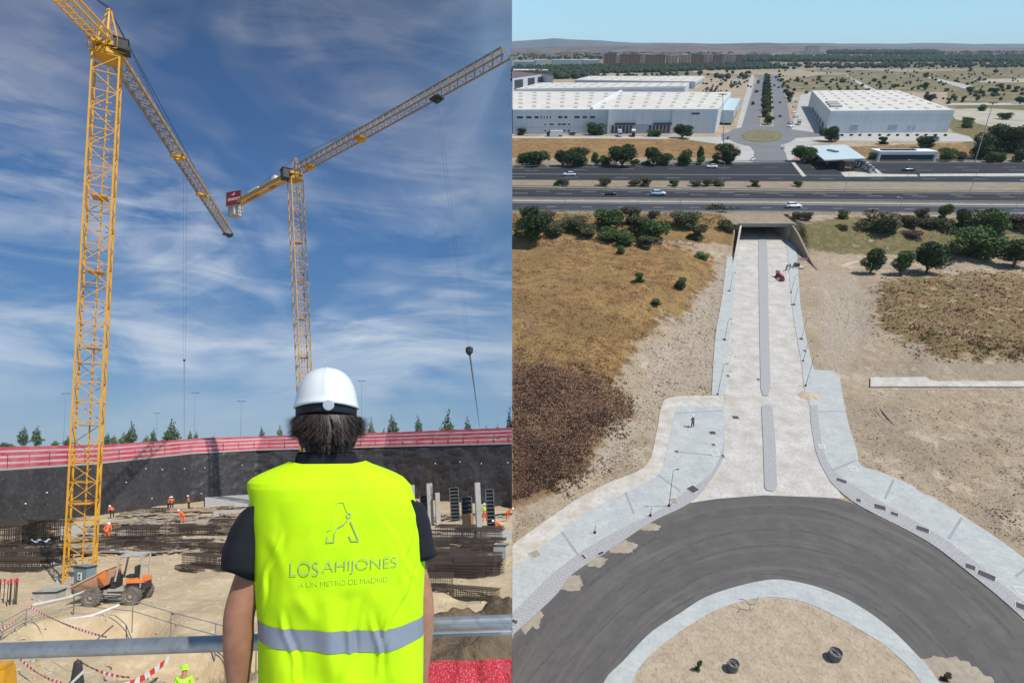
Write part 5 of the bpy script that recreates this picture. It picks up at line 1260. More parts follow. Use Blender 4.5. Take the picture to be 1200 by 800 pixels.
for i, (a, b, c, d) in enumerate([(620, 722, 16, 14), (668, 683, 15, 9), (698, 657, 12, 7), (728, 640, 18, 8), (760, 617, 14, 5), (1125, 800, 40, 26), (1108, 786, 30, 12)]):
    blob('sand_heap', a, b, c, d, ['low sand patch spilled on the asphalt, lowest along the left kerb', 'low sand patch second up along the left kerb', 'low sand patch third up along the left kerb', 'long sand patch beside the left sett strip', 'topmost sand patch on the left kerb', 'broad sand heap at the bottom right beside the island', 'smaller sand heap where the island footway ends'][i], z=.04 if i < 5 else .2, seed=i, m=mat('thin_sand_film', (.36, .30, .225), (.27, .225, .175), scale=1.2) if 'thin_sand_film' not in bpy.data.materials else bpy.data.materials['thin_sand_film'])
# light concrete path at right
bandsheet('concrete_path', [(1020, 442), (1100, 441.5), (1300, 441)], [(1020, 452.5), (1100, 452.5), (1300, 453)], .32, M_white2, 'long white concrete path on the sandy ground at right', .35)
# gullies, covers and cross joints on the footways
def slab(name, px, py, w, h, m, lb, cat, z=.145, rz=0, th=.03, frame=None):
    p = PR(px, py, z); s = mpp(py); o = empty(name, RM(p, rz)); tag(o, lb, cat)
    mb = MB(); mb.box((0, 0, th/2), (w*s, h*s*1.25, th)); mb.build('plate', m, o)
    f = MB(); W_, H_ = w*s, h*s*1.25
    for a in (-1, 1): f.box((a*(W_/2+.05), 0, th*.6), (.10, H_+.2, th*1.2)); f.box((0, a*(H_/2+.05), th*.6), (W_, .10, th*1.2))
    f.build('frame', frame or M_kerb, o); return o
M_iron = mat('dark_iron', (.05, .05, .055), (.08, .078, .075), scale=6)
M_brk = mat('grey_brown_brick', (.26, .21, .18), (.34, .29, .25), scale=5)
for i, (px, py, w, h, rz, lb) in enumerate([(835, 507, 7, 5, 0, 'dark square cover on the left paved corner'), (836, 521, 4, 3, 0, 'small dark cover below the square one on the left corner'), (793, 529, 4, 3, 0, 'small dark cover on the left footway near the margin'), (847, 534, 3, 4, 0, 'dark gully at the left kerb corner'), (862, 489, 7, 5, 0, 'dark square cover in the left lane of the pale road'), (853, 440, 3, 3, 0, 'small cover in the pale road by the left path'),
     (849, 398, 4, 4, 0, 'dark cover at mid length of the left path'), (854, 341, 3, 3, 0, 'upper dark cover on the left path'), (812, 573, 11, 8, .6, 'dark open gully box at the left kerb above the asphalt'), (704, 648, 8, 3, .6, 'dark gully slot on the kerb by the sand patches'), (684, 652, 3, 6, .5, 'small dark post base on the left sett strip'), (603, 728, 7, 4, -.5, 'dark gully at the lower left edge'),
     (986, 563, 11, 5, -.65, 'dark planting box nearest the pale road on the right'), (1081, 620, 13, 7, -.6, 'dark planting box in the middle of the right sett strip'), (1156, 674, 17, 8, -.75, 'long dark planting box on the right sett strip'), (1137, 664, 10, 7, -.6, 'small grid box touching the long planting box'), (1006, 586, 5, 5, -.5, 'brown cover at the right kerb'), (1048, 602, 8, 5, -.6, 'cover on the sett strip between two planting boxes'), (1031, 594, 12, 7, -.5, 'open frame box on the right sett strip'), (1196, 710, 9, 8, -.6, 'dark box at the right edge of the picture'),
     (943, 411, 3, 4, 0, 'lower dark cover on the narrow right path'), (939, 397, 4, 4, 0, 'dark cover halfway along the right path'), (930, 357, 4, 4, 0, 'upper dark cover on the right path'), (889, 444, 2, 3, 0, 'tiny dark gully on the median')]):
    slab('drain_cover', px, py, w, h, M_iron, lb, 'drain cover', rz=rz, z=.145 if not (855 < px < 870) else .05)
for i, (px, py, w, h, rz, lb) in enumerate([(627, 649, 11, 8, .5, 'brick manhole on the left footway near the picture middle'), (790, 587, 8, 8, .2, 'brick grid on the left sett strip next to the lamp foot'), (838, 530, 8, 9, 0, 'square frame with light paving on the left corner'), (963, 523, 6, 6, -.2, 'pale framed cover on the right footway'), (1000, 549, 8, 6, -.1, 'pale framed cover at the outer edge of the right footway'), (1198, 692, 12, 9, -.1, 'pale framed box at the right edge')]):
    slab('manhole', px, py, w, h, M_brk if i < 2 else M_walk, lb, 'manhole', rz=rz, frame=M_kerb if i < 2 else M_mark)
for i, (a, b) in enumerate([((733, 577), (743, 602)), ((658, 623), (677, 649)), ((771, 556), (797, 575)), ((1047, 562), (1037, 584)), ((1127, 606), (1112, 631)), ((960, 482), (991, 482)), ((975, 551), (1003, 539)), ((792, 484), (847, 481)), ((790, 529), (846, 534)), ((1190, 675), (1204, 665))]):
    P, Q = PR(*a, .145), PR(*b, .145); d = (Q-P).normalized(); n_ = Vector((-d.y, d.x, 0))*.16; mb = MB(); mb.prism([tuple((v)[:2]) for v in (P-n_, Q-n_, Q+n_, P+n_)], .12, .147)
    tag(mb.build('paving_joint', M_kerb if False else mat('grey_joint', (.30, .32, .32)) if 'grey_joint' not in bpy.data.materials else bpy.data.materials['grey_joint'], M=RF), kind='structure')
# ---- underpass
xl = PR(866, 281, 0).x; xr = PR(922, 281, 0).x
po = empty('underpass', RM((0, Yp, 0))); tag(po, 'wide dark concrete underpass mouth beneath the motorway', 'underpass')
mb = MB(); mb.box(((xl+xr)/2, .2, PZ+.25), (xr-xl+2.4, .8, .75)); mb.build('lintel', mat('grey_brown_concrete', (.30, .27, .24), (.24, .215, .19)), po)
mb = MB(); mb.box((xl-.6, 9.0, PZ/2-.3), (.8, 18.2, PZ-.5)); mb.build('side_wall', M_conc, po)
mb = MB(); mb.box((xr+.6, 9.0, PZ/2-.3), (.8, 18.2, PZ-.5)); mb.build('side_wall', M_conc, po)
mb = MB(); mb.box(((xl+xr)/2, 12, PZ-.5), (xr-xl+2, 23, .3)); mb.build('deck', M_conc, po)
mb = MB(); mb.box(((xl+xr)/2, 25.5, 2.2), (xr-xl+2, .5, 4.6)); mb.build('dark_backing', M_dark, po)  # added dark panel across the road, stands in for the shade deep inside
xa_, xb_ = PR(858, 262, 0).x, PR(934, 262, 0).x; yv = PR(900, 251.2, PZ).y
mb = MB(); mb.prism([(xl-2.2, Yp+.62), (xr+2.6, Yp+.62), (xr+3.4, yv+.6), (xl-3.0, yv+.6)], PZ-.1, PZ+.02)
tag(mb.build('embankment_top', mat('embankment_earth', (.33, .25, .17), (.22, .17, .11), scale=.4, bump=.5, bscale=3), M=RF), kind='structure')
def wing(pa, pb, nm, m):
    a, b = PR(*pa, 0), PR(*pb, 0); mb = MB(); d = (b-a).normalized(); n_ = Vector((-d.y, d.x, 0))*.3; rr = []
    for k in range(9):
        t = k/8; p = a.lerp(b, t); ztop = PZ*(1-sst(0, 1, t))*.96+.18; rr.append([(p.x-n_.x, p.y-n_.y-Yp, -.3), (p.x-n_.x, p.y-n_.y-Yp, ztop), (p.x+n_.x, p.y+n_.y-Yp, ztop), (p.x+n_.x, p.y+n_.y-Yp, -.3)])
    mb.loft(rr); mb.build(nm, m, po)
wing((865, 280.5), (859.5, 312), 'wing_wall', M_white2); wing((924, 280.5), (958, 316), 'wing_wall', mat('dark_stone_facing', (.20, .165, .125), (.30, .25, .19), scale=2))
# ---- motorway
def bnd(T, Bt): return T, Bt
def hband(name, T, Bt, z, m, lb, th=.05, x1=1330, kind='structure', x0=600.3):
    n = 12; up = []; dn = []
    f = lambda L, x: interp(((600, L[0]), (900, L[1]), (1200, L[2]), (1500, L[2]+(L[2]-L[1]))), x)
    xs_ = [x0+(x1-x0)*i/n for i in range(n+1)]
    return sheet(name, [(x, f(T, x)) for x in xs_]+[(x, f(Bt, x)) for x in xs_[::-1]], z, m, lb, th, kind)
hband('motorway_verge', (188, 186, 186), (250.5, 251, 253), PZ+.03, mat('motorway_verge_earth', (.29, .225, .155), (.21, .165, .11), scale=.3, bump=.3, bscale=3), 'earth verge of the motorway', .06)
hband('motorway', (196.5, 190, 190), (211, 213, 214), PZ+.06, M_hw, 'far motorway carriageway with toll lanes')
hband('motorway', (219.5, 223.8, 225.5), (232.6, 234.6, 238), PZ+.06, M_hw, 'middle motorway carriageway')
hband('service_road', (236.3, 238.5, 241.2), (246.8, 247.6, 250), PZ+.06, mat('service_road_asphalt', (.058, .061, .072), (.048, .051, .060), scale=.2, spec=.12), 'near service road along the motorway')
def line_along(yy, z, w, m, dash=None, x0=600.5, x1=1320, name='road_marking', lb=None, h=.004):
    mb = MB(); f = lambda x: interp(((600, yy[0]), (900, yy[1]), (1200, yy[2]), (1500, yy[2]*2-yy[1])), x)
    x = x0; 
    while x < x1:
        xe = min(x1, x+(dash[0] if dash else 30)); a, b = PR(x, f(x), z), PR(xe, f(xe), z)
        mb.add([(a.x, a.y-w/2, z), (b.x, b.y-w/2, z), (b.x, b.y+w/2, z), (a.x, a.y+w/2, z)], [(0, 1, 2, 3)])
        x = xe+(dash[1] if dash else 0)
    tag(mb.build(name, m, M=RF), lb, kind='structure')
line_along((203.8, 205.0, 207.0), PZ+.072, .30, M_mark); line_along((207.3, 209, 210), PZ+.072, .22, M_mark, (16, 44)); line_along((211, 212.8, 213.8), PZ+.07, .3, M_mark)
line_along((221.2, 225.4, 227), PZ+.07, .25, M_mark); line_along((226.4, 228.6, 231), PZ+.07, .2, M_mark, (18, 34)); line_along((224.0, 226.6, 229), PZ+.07, .18, M_mark, (16, 38), x0=628); line_along((231, 233.2, 236), PZ+.07, .25, M_mark)
line_along((237.4, 239.6, 242.6), PZ+.07, .3, M_mark); line_along((242, 243.6, 246), PZ+.07, .2, M_mark, (12, 30), x0=640); line_along((246.2, 247, 249), PZ+.07, .22, M_mark)
line_along((197.6, 191.2, 191.2), PZ+.07, .22, M_mark); line_along((200, 196, 196), PZ+.07, .2, M_mark, (16, 40), x0=615); line_along((0, 199.5, 199.5), PZ+.07, .2, M_mark, (18, 36), x0=1020)
# kerbs and steel barriers
def barrier(yy, lb, x0=600.5, x1=1330, hh=.7, m=M_galv):
    o = empty('crash_barrier', RF.copy()); tag(o, lb, 'crash barrier', None)
    f = lambda x: interp(((600, yy[0]), (900, yy[1]), (1200, yy[2]), (1500, yy[2]*2-yy[1])), x)
    pts = [PR(x0+(x1-x0)*i/60, f(x0+(x1-x0)*i/60), PZ+.06) for i in range(61)]
    mb = MB(); mb.loft([[(p.x, p.y-.06, p.z+hh-.33), (p.x, p.y-.09, p.z+hh-.16), (p.x, p.y-.06, p.z+hh), (p.x, p.y+.04, p.z+hh), (p.x, p.y+.04, p.z+hh-.33)] for p in pts]); mb.build('beam', m, o)
    mb = MB()
    for p in pts: mb.box((p.x, p.y+.1, p.z+hh/2), (.12, .1, hh))
    mb.build('posts', m, o)
barrier((234.0, 236.2, 239.3), 'long steel crash barrier between the motorway and the service road')
barrier((218.8, 223.0, 224.8), 'long steel crash barrier on the near side of the planted median', hh=.6)
barrier((248.3, 249, 251.6), 'steel crash barrier along the near edge of the service road', hh=.75)
barrier((196.0, 189.4, 189.2), 'steel crash barrier on the far edge of the motorway', hh=.7)
line_along((235.2, 237.2, 240.4), PZ+.075, .9, M_kerb)
# ---- trees of the valley
M_g1 = mat('dark_pine_leaves', (.022, .046, .016), (.060, .095, .030), scale=6, rough=.8, hi=.6); M_g2 = mat('mid_green_leaves', (.045, .090, .022), (.105, .155, .045), scale=6, rough=.8)
M_g3 = mat('olive_grey_leaves', (.14, .13, .065), (.065, .08, .035), scale=6, rough=.85); M_g4 = mat('reddish_grey_twigs', (.17, .12, .09), (.09, .07, .05), scale=6)
M_g5 = mat('fresh_green_leaves', (.11, .20, .045), (.06, .12, .03), scale=6)
GM = {'d': (M_g1, 'dark green'), 'm': (M_g2, 'mid green'), 'o': (M_g3, 'olive grey'), 'r': (M_g4, 'brownish grey'), 'f': (M_g5, 'bright green')}
def rt(px, pb, w, h, c, kind, lb, cat, group=None, z=None, v=None, name=None):
    z0 = z if z is not None else (PZ if pb < 247 else None)
    if z0 is None:
        z0 = 0
        for _ in range(8): p = PR(px, pb, z0); z0 = ground_h(p.x, p.y)
    p = PR(px, pb, z0); hh = max(.5, solve_h(px, pb, pb-h, z0)); ww = w*mpp(pb, z0)*1.22
    return plant_tree(name or ('shrub' if kind == 'bush' else 'tree'), RM(p-Vector((0, 0, .1)), px*1.3, (ww, ww, hh*1.08)), kind, GM[c][0], (int(px) if v is None else v) % 5, lb, cat, group)
# row behind the motorway, left part
row = [(612, 195, 18, 15, 'd'), (631, 195, 27, 22, 'd'), (659, 195, 18, 20, 'd'), (680, 194.5, 28, 21, 'd'), (697, 194, 10, 15, 'm'), (706, 194, 14, 14, 'm'), (729, 195, 29, 27, 'd'), (744, 194, 10, 8, 'm'), (765, 193.5, 22, 19, 'd'), (781, 193.5, 20, 17, 'm'), (802, 193, 20, 18, 'd'), (819, 192, 7, 22, 'm'), (821, 192.5, 12, 9, 'f'), (838, 191, 12, 9, 'm'), (850, 190.5, 26, 22, 'd')]
for i, (px, pb, w, h, c) in enumerate(row):
    rt(px, pb, w, h, c, 'bush' if i % 4 else 'round', '%s %s tree, %s from the left in the row behind the motorway' % ('large' if w > 24 else 'small' if w < 15 else 'round', GM[c][1], ORD[i]), 'tree', 'tree row behind the motorway', z=PZ)
wh = [(610, 158, 12, 8, 'd'), (697, 158, 19, 15, 'd'), (767, 160, 16, 9, 'm'), (799, 162, 20, 17, 'd'), (671, 158, 8, 4, 'm')]
for i, (px, pb, w, h, c) in enumerate(wh): rt(px, pb, w, h, c, 'bush', '%s %s bush, %s from the left in front of the left white warehouse' % ('big' if w > 18 else 'low', GM[c][1], ORD[i]), 'shrub', z=PZ)
for i, (px, w) in enumerate([(652, 6), (659, 10), (709, 12), (744, 9), (755, 12), (789, 8), (816, 9), (829, 10), (842, 9), (883, 9), (934, 7)]):
    rt(px, 218 if px < 850 else 218.5, w*1.35, w*.75+1.5, 'o' if px not in (652, 934) else 'm', 'bush', 'round shrub in the motorway median, %s from the left' % ORD[i], 'shrub', 'median shrubs', z=PZ)
# slope below the motorway, left
sl = [(624, 284, 40, 42, 'd', 'bush', 'big dark tree at the left edge of the slope above the blue sheet'), (615, 262, 20, 20, 'f', 'bush', 'bright green crown poking out at the left edge by the service road'), (637, 264, 26, 18, 'r', 'bush', 'brownish grey bush right of the big edge tree'), (652, 273, 30, 14, 'o', 'bush', 'low olive bush left of the slope thicket'), (676, 268, 26, 18, 'o', 'bush', 'olive bush under the service road, left'), (690, 275, 26, 12, 'o', 'bush', 'low olive bush just left of the two round ones'),
      (714, 266, 34, 22, 'm', 'bush', 'wide round green bush highest in the middle thicket'), (738, 262, 26, 20, 'o', 'bush', 'olive bush between two round green ones'), (745, 272, 26, 20, 'o', 'bush', 'olive bush behind the big round one'), (766, 283, 32, 30, 'm', 'bush', 'biggest round green bush of the middle thicket'), (711, 281, 26, 17, 'm', 'bush', 'round green bush at the lower left of the thicket'), (732, 285, 26, 15, 'm', 'bush', 'round green bush at the bottom of the thicket'), (755, 289, 22, 13, 'o', 'bush', 'olive bush at the foot of the biggest one'), (766, 256, 13, 11, 'o', 'bush', 'small bush alone right under the service road'),
      (806, 264, 32, 20, 'o', 'bush', 'broad olive bush left of the underpass'), (818, 280, 22, 16, 'o', 'bush', 'darker bush below the broad olive one'), (840, 262, 24, 22, 'o', 'bush', 'tall olive bush beside the underpass mouth, left'), (857, 262, 22, 20, 'm', 'bush', 'green bush touching the left end of the underpass'), (850, 273, 20, 15, 'o', 'bush', 'bush hanging over the left wing wall'), (872, 254, 12, 7, 'o', 'bush', 'low bush above the underpass mouth'),
      (727, 297, 11, 10, 'm', 'bush', 'small lone bush in the orange grass below the thicket'), (748, 330, 12, 11, 'm', 'bush', 'small lone bush left, midway down the orange grass'), (797, 338, 15, 13, 'd', 'bush', 'dark round lone bush near the left road margin'), (768, 357, 13, 7, 'm', 'bush', 'low flat lone bush lowest in the orange grass'), (822, 302, 16, 7, 'f', 'bush', 'bright low weed patch left of the road')]
for px, pb, w, h, c, k, lb in sl: rt(px, pb, w, h, c, k, lb, 'tree' if k == 'round' else 'shrub')
sr = [(936, 256, 14, 9, 'r', 'brownish bush above the right end of the underpass'), (946, 258, 12, 12, 'r', 'taller twiggy bush right of the underpass'), (987, 256, 12, 11, 'm', 'small green bush just under the service road'), (984, 279, 16, 17, 'o', 'olive bush standing alone on the green slope'), (1012, 275, 32, 18, 'o', 'wide olive bush of the right thicket'), (1032, 270, 40, 24, 'o', 'biggest olive bush of the right thicket'), (1000, 283, 16, 12, 'o', 'low olive bush under the thicket'), (1060, 262, 14, 10, 'o', 'small olive bush right of the thicket'), (1071, 266, 18, 14, 'o', 'rounded olive bush before the tall one'), (1080, 256, 14, 12, 'r', 'twiggy bush right under the service road'),
      (1103, 262, 18, 22, 'm', 'tall narrow green bush'), (1094, 274, 32, 20, 'o', 'broad grey olive bush below the narrow one'), (1065, 284, 22, 14, 'r', 'round brown bush alone on the green slope'), (1123, 270, 20, 24, 'd', 'dark bush left of the big tree group'), (1142, 275, 38, 30, 'm', 'upper left tree of the big right group'), (1162, 272, 34, 28, 'm', 'upper right tree of the big right group'), (1140, 301, 52, 34, 'm', 'largest tree, lowest of the big right group'), (1172, 262, 14, 14, 'm', 'small tree right of the big group'), (1190, 266, 30, 15, 'r', 'brownish hedge bush at the right edge'), (1216, 266, 30, 15, 'r', 'brownish hedge bush outside the right edge'),
      (1020, 320, 25, 26, 'd', 'left one of three round trees in a row by the dirt track'), (1054, 321, 23, 25, 'm', 'middle one of three round trees in a row by the dirt track'), (1085, 320, 38, 34, 'd', 'right and largest of three round trees in a row by the dirt track'), (1187, 313, 36, 31, 'd', 'round dark tree at the right edge by the dirt track')]
for px, pb, w, h, c, lb in sr: rt(px, pb, w, h, c, 'round' if pb > 300 and w > 20 and pb != 301 else 'bush', lb, 'tree' if pb > 268 and w > 30 else 'shrub')
# dirt track
sheet('dirt_track', clipx(S([(975, 318), (1000, 306), (1060, 303), (1120, 300), (1200, 298), (1300, 297)])+S([(1300, 313), (1200, 314), (1120, 312), (1060, 313), (1000, 314), (978, 322)])), .012, mat('pale_track', (.50, .42, .33), (.42, .35, .27), scale=.6, bump=.3, bscale=3), 'pale dirt track crossing behind the three round trees', .03)
# ---- scrub and rubble as masses
def scat(name, polys, n, hmin, hmax, mats, lb, seed, wid=.5, dens=None, blades=5):
    rnd = random.Random(seed); mb = MB(); k = 0; tries = 0
    x0 = min(p[0] for p in polys[0])-10; x1 = max(p[0] for p in polys[0]); y0 = min(p[1] for p in polys[0]); y1 = max(p[1] for p in polys[0])
    while k < n and tries < n*30:
        tries += 1; x, y = rnd.uniform(max(600.8, x0), x1), rnd.uniform(y0, y1)
        if rnd.random() > (mpp(y)/mpp(y0))**2*1.0+.0 and False: continue
        if not any(inpoly(x+rnd.gauss(0, 9), y+rnd.gauss(0, 6), P) for P in polys): continue
        p = PR(x, y, 0)
        for _ in range(4): z = ground_h(p.x, p.y); p = PR(x, y, z)
        if p.x < .3: continue
        if dens is not None and .5+.5*nz(p.x, p.y, seed, dens) < rnd.random()*.95: continue
        k += 1; h_ = rnd.uniform(hmin, hmax)*(.6+.8*abs(nz(p.x, p.y, 3, .25))); mb.cur = min(len(mats)-1, int(len(mats)*max(0, min(.99, .5+.9*nz(p.x, p.y, 9, .12)+rnd.uniform(-.35, .35)))))
        for b in range(blades):
            a = rnd.uniform(0, 6.28); s_ = h_*wid*rnd.uniform(.5, 1.3); c = Vector((p.x+rnd.uniform(-.3, .3)*h_*2, p.y+rnd.uniform(-.3, .3)*h_*2, z-.03))
            u = Vector((math.cos(a), math.sin(a), 0))*s_; tp = Vector((math.cos(a+1.5)*h_*.4, math.sin(a+1.5)*h_*.4, h_*rnd.uniform(.5, 1)))
            mb.add([c-u*.6, c+u*.6, c+u*.5+tp, c-u*.4+tp*rnd.uniform(.6, 1)], [(0, 1, 2, 3)])
    tag(mb.build(name, mats, M=RF), lb, name.replace('_', ' '), kind='stuff')
s_a = mat('scrub_brown', (.26, .155, .10), (.34, .21, .13), scale=1.5); s_b = mat('scrub_dark', (.17, .10, .07), (.24, .145, .10), scale=1.5); s_c = mat('grass_orange', (.34, .20, .085), (.24, .135, .06), scale=.8); s_d = mat('grass_straw', (.42, .30, .15), (.32, .22, .11), scale=.8); s_e = mat('weed_green', (.13, .15, .045), (.19, .19, .07), scale=.8)
scat('brown_scrub', [A_sc], 15000, .18, .60, [s_b, s_a, s_a], 'thick dark brown scrub at the lower left of the field', 1, .35, .10)
scat('dry_grass', [A_or], 15000, .10, .34, [s_c, s_c, s_d, s_a], 'orange and straw coloured dry grass of the left field', 2, .45)
scat('green_scrub', [A_gb], 5200, .12, .5, [s_e, s_a, s_c, s_b], 'green and brown scrub on the right rise', 3, .5, .12)
scat('slope_weeds', [A_vl, A_gr, [(860, 262), (865, 252), (925, 252), (930, 262)]], 6500, .15, .5, [s_e, s_c, s_e, s_d], 'weeds on the embankment slopes', 4, .5)
scat('sand_weeds', [[(1010, 458), (1300, 456), (1300, 650), (1190, 640), (1100, 582), (1020, 546), (1000, 500)]], 3800, .05, .22, [s_a, s_e, s_b], 'small tufts dotted over the sandy ground at right', 5, .5, .22)
scat('island_weeds', [[(745, 800), (811, 735), (899, 704), (971, 722), (1040, 764), (1080, 800), (1070, 880), (745, 880)]], 1100, .05, .20, [s_a, s_e, s_a], 'small tufts dotted over the roundabout island', 6, .45, .5)
scat('bare_strip_weeds', [A_rubl, A_rub], 3600, .05, .30, [s_a, s_e, s_b, s_d], 'sparse tufts on the pale stony strips beside the road', 8, .5, .3)
rnd = random.Random(9); mb = MB(); M_st = mat('pale_stones', (.58, .54, .48), (.46, .41, .35), scale=2)
k = 0
while k < 1500:
    P_ = rnd.choice((A_rubl, A_rub, A_rub)); x, y = rnd.uniform(601, 1040), rnd.uniform(298, 650)
    if not inpoly(x, y, P_) or (x > 690 and y < 1e9 and inpoly(x, y, LW_out+[(849, 600), (600, 760)])): continue
    p = PR(x, y, 0); z = ground_h(p.x, p.y)
    if z > .5 or p.x < .5: k += 1; continue
    s = rnd.uniform(.05, .22)*(1 if rnd.random() < .9 else 1.8); mb.box((p.x, p.y, s*.2), (s*1.3, s, s*.6), rnd.uniform(0, 3), taper=.6); k += 1
tag(mb.build('stones', M_st, M=RF), 'pale broken stones on the bare strips', 'stones', kind='stuff')
# ---- warehouses
def corrugated(name, c1_, c2_, sc): return mat(name, c1_, c2_, scale=sc, rough=.5)
M_wroof = mat('pale_roof', (.60, .57, .50), (.52, .49, .43), scale=.15, col3=(.66, .63, .57), scale3=.05, amt3=.6); M_wwall = mat('white_cladding', (.64, .66, .68), (.54, .57, .60), scale=.9, stretch=(1, 1, .03), rough=.5)
M_wwall2 = mat('grey_cladding', (.42, .46, .52), (.38, .42, .48), scale=.1, rough=.5); M_glass = mat('dark_glazing', (.03, .045, .06), (.05, .065, .08), scale=.3, rough=.12, spec=.8); M_sky = mat('rooflight', (.36, .35, .33), (.42, .41, .39), scale=1)
M_cyan = mat('pale_cyan_panel', (.52, .585, .575), (.47, .54, .535), scale=.1, rough=.35)
def wh_build(lb, fl, fr, bl, br, topy, inset=.6, name='warehouse'):
    """fl, fr: front base pixels; bl, br: back roof pixels; topy: roof edge over fl"""
    ht = solve_h(fl[0], fl[1], topy, PZ); Z = PZ+ht
    P = [PR(*fl, PZ), PR(*fr, PZ), PR(*br, Z), PR(*bl, Z)]
    o = empty(name, RM((P[0].x, P[0].y, PZ))); tag(o, lb, 'warehouse'); L = [Vector((p.x-P[0].x, p.y-P[0].y, 0)) for p in P]
    mb = MB(); mb.prism([(p.x, p.y) for p in L], -.5, ht+.9); mb.build('wall', M_wwall, o)
    c = sum(L, Vector())/4; I = [c+(p-c)*(1-.9/max(1, (p-c).length)) for p in L]
    mb = MB(); mb.prism([(p.x, p.y) for p in I], ht+.6, ht+1.0); rf = mb.build('roof', M_wroof, o)
    return o, L, ht, rf, I
def on_roof(L, u, v): return L[0].lerp(L[1], u).lerp(L[3].lerp(L[2], u), v)
def rooflights(rf, I, ht, nu, nv, du, dv, ridge=None):
    k = 0
    for i in range(nu):
        for j in range(nv):
            u, v = (i+.5)/nu, (j+.5+(.25 if i % 2 else 0))/(nv+.3)
            a, b, c, d = on_roof(I, u-du, v-dv), on_roof(I, u+du, v-dv), on_roof(I, u+du, v+dv), on_roof(I, u-du, v+dv)
            mb = MB(); mb.prism([(p.x, p.y) for p in (a, b, c, d)], ht+1.0, ht+1.28); mb.build('rooflight', M_sky, rf)
def wall_box(o, L, i, j, u0, u1, z0, z1, m, nm, proud=.15, par=None):
    a, b = L[i], L[j]; p, q = a.lerp(b, u0), a.lerp(b, u1); d = (b-a).normalized(); n_ = Vector((d.y, -d.x, 0))
    c = sum(L, Vector())/4
    if (p+n_-c).length < (p-c).length: n_ = -n_
    mb = MB(); mb.prism([tuple(v[:2]) for v in (p-n_*.3, q-n_*.3, q+n_*proud, p+n_*proud)], z0, z1, True); return mb.build(nm, m, par or o)
# left front warehouse
o, L, ht, rf, I = wh_build('long white warehouse nearest the motorway on the left, with loading bays', (601, 157), (837, 156), (601, 108.5), (857, 109.5), 130.5)
rooflights(rf, I, ht, 15, 5, .009, .035)
a, b = on_roof(I, .38, 0), on_roof(I, .50, 1); mb = MB(); d = (b-a).normalized(); n_ = Vector((-d.y, d.x, 0))*.9; mb.prism([tuple(v[:2]) for v in (a-n_, b-n_, b+n_, a+n_)], ht+1.0, ht+2.4); mb.build('roof_ridge', M_white, rf)
for u0, u1 in ((.02, .05), (.065, .09), (.105, .125), (.135, .14), (.15, .155), (.165, .17), (.18, .185), (.22, .24), (.25, .265), (.30, .325), (.34, .36), (.375, .40)): wall_box(o, L, 0, 1, u0, u1, ht*.68, ht*.78, M_glass, 'window')
for u0, u1 in ((.155, .162), (.18, .20), (.22, .235), (.24, .26), (.27, .28)):
    for z in (.38, .10): wall_box(o, L, 0, 1, u0, u1, ht*z, ht*z+1.0, M_glass, 'window')
for u0, u1 in ((.82, .845), (.86, .88), (.90, .92), (.935, .94), (.95, .955), (.965, .97), (.98, .985)): wall_box(o, L, 0, 1, u0, u1, ht*.68, ht*.77, M_glass, 'window')
for u0 in (.95, .965, .98):
    for z in (.36, .10): wall_box(o, L, 0, 1, u0, u0+.007, ht*z, ht*z+1.0, M_glass, 'window')
wall_box(o, L, 0, 1, .46, .47, 0, ht*1.09, M_white, 'wall_fin', 4.0); wall_box(o, L, 0, 1, .47, .775, ht*.0, ht*.42, M_wwall2, 'recess_panel', .2)
wall_box(o, L, 0, 1, .775, .999, 0, ht*1.07, M_wwall, 'wall_panel', 1.2)
wall_box(o, L, 0, 1, .0, .46, ht*.28, ht*.30, M_wwall2, 'wall_trim', .12)
bays = [.485+.018*k for k in range(6)]+[.67+.018*k for k in range(6)]
for u0 in bays: dd = wall_box(o, L, 0, 1, u0, u0+.012, .4, 5.0, M_glass, 'loading_door', .45); 
wall_box(o, L, 0, 1, .50, .60, 5.6, 6.6, M_dark, 'bay_canopy', 1.6); wall_box(o, L, 0, 1, .69, .78, 5.6, 6.6, M_dark, 'bay_canopy', 1.6)
wall_box(o, L, 0, 1, .87, .91, ht*.84, ht*.92, M_dark, 'sign_board', 1.3)
wall_box(o, L, 1, 2, .30, .99, ht*.1, ht*.72, M_cyan, 'office_annex', 9.0); 
for u in (.36, .62): wall_box(o, L, 1, 2, u, u+.08, 1, ht*.35, M_glass, 'annex_window', 9.3)
# second and third behind
o, L, ht, rf, I = wh_build('low white warehouse directly behind the front one on the left', (604, 116), (802, 112), (632, 98), (808, 98), 105.5); rooflights(rf, I, ht, 14, 3, .008, .05); wall_box(o, L, 0, 1, .0, .99, .5, ht*.9, M_wwall2, 'wall_panel', .2)
o, L, ht, rf, I = wh_build('white warehouse with grey front, third one back on the left', (673, 101.5), (814, 104), (690, 90), (826, 90), 94.5); rooflights(rf, I, ht, 12, 3, .008, .05); wall_box(o, L, 0, 1, .0, .97, .5, ht*.9, M_wwall2, 'wall_panel', .2)
for u in (.1, .3, .5, .7, .9): wall_box(o, L, 1, 2, u-.06, u+.04, ht*.2, ht*.7, M_glass, 'window')
Mbr = mat('red_brown_roof', (.16, .10, .10), (.12, .08, .08), scale=.1)
o, L, ht, rf, I = wh_build('dark building with red brown roof and white stripes at the far left', (600.5, 107), (640, 100), (600.5, 84), (648, 90), 93); rf.data.materials[0] = Mbr
for u0, u1 in ((.05, .28), (.42, .62), (.72, .92)): wall_box(o, L, 0, 1, u0, u1, ht*.05, ht*.9, M_glass, 'dark_panel', .25)
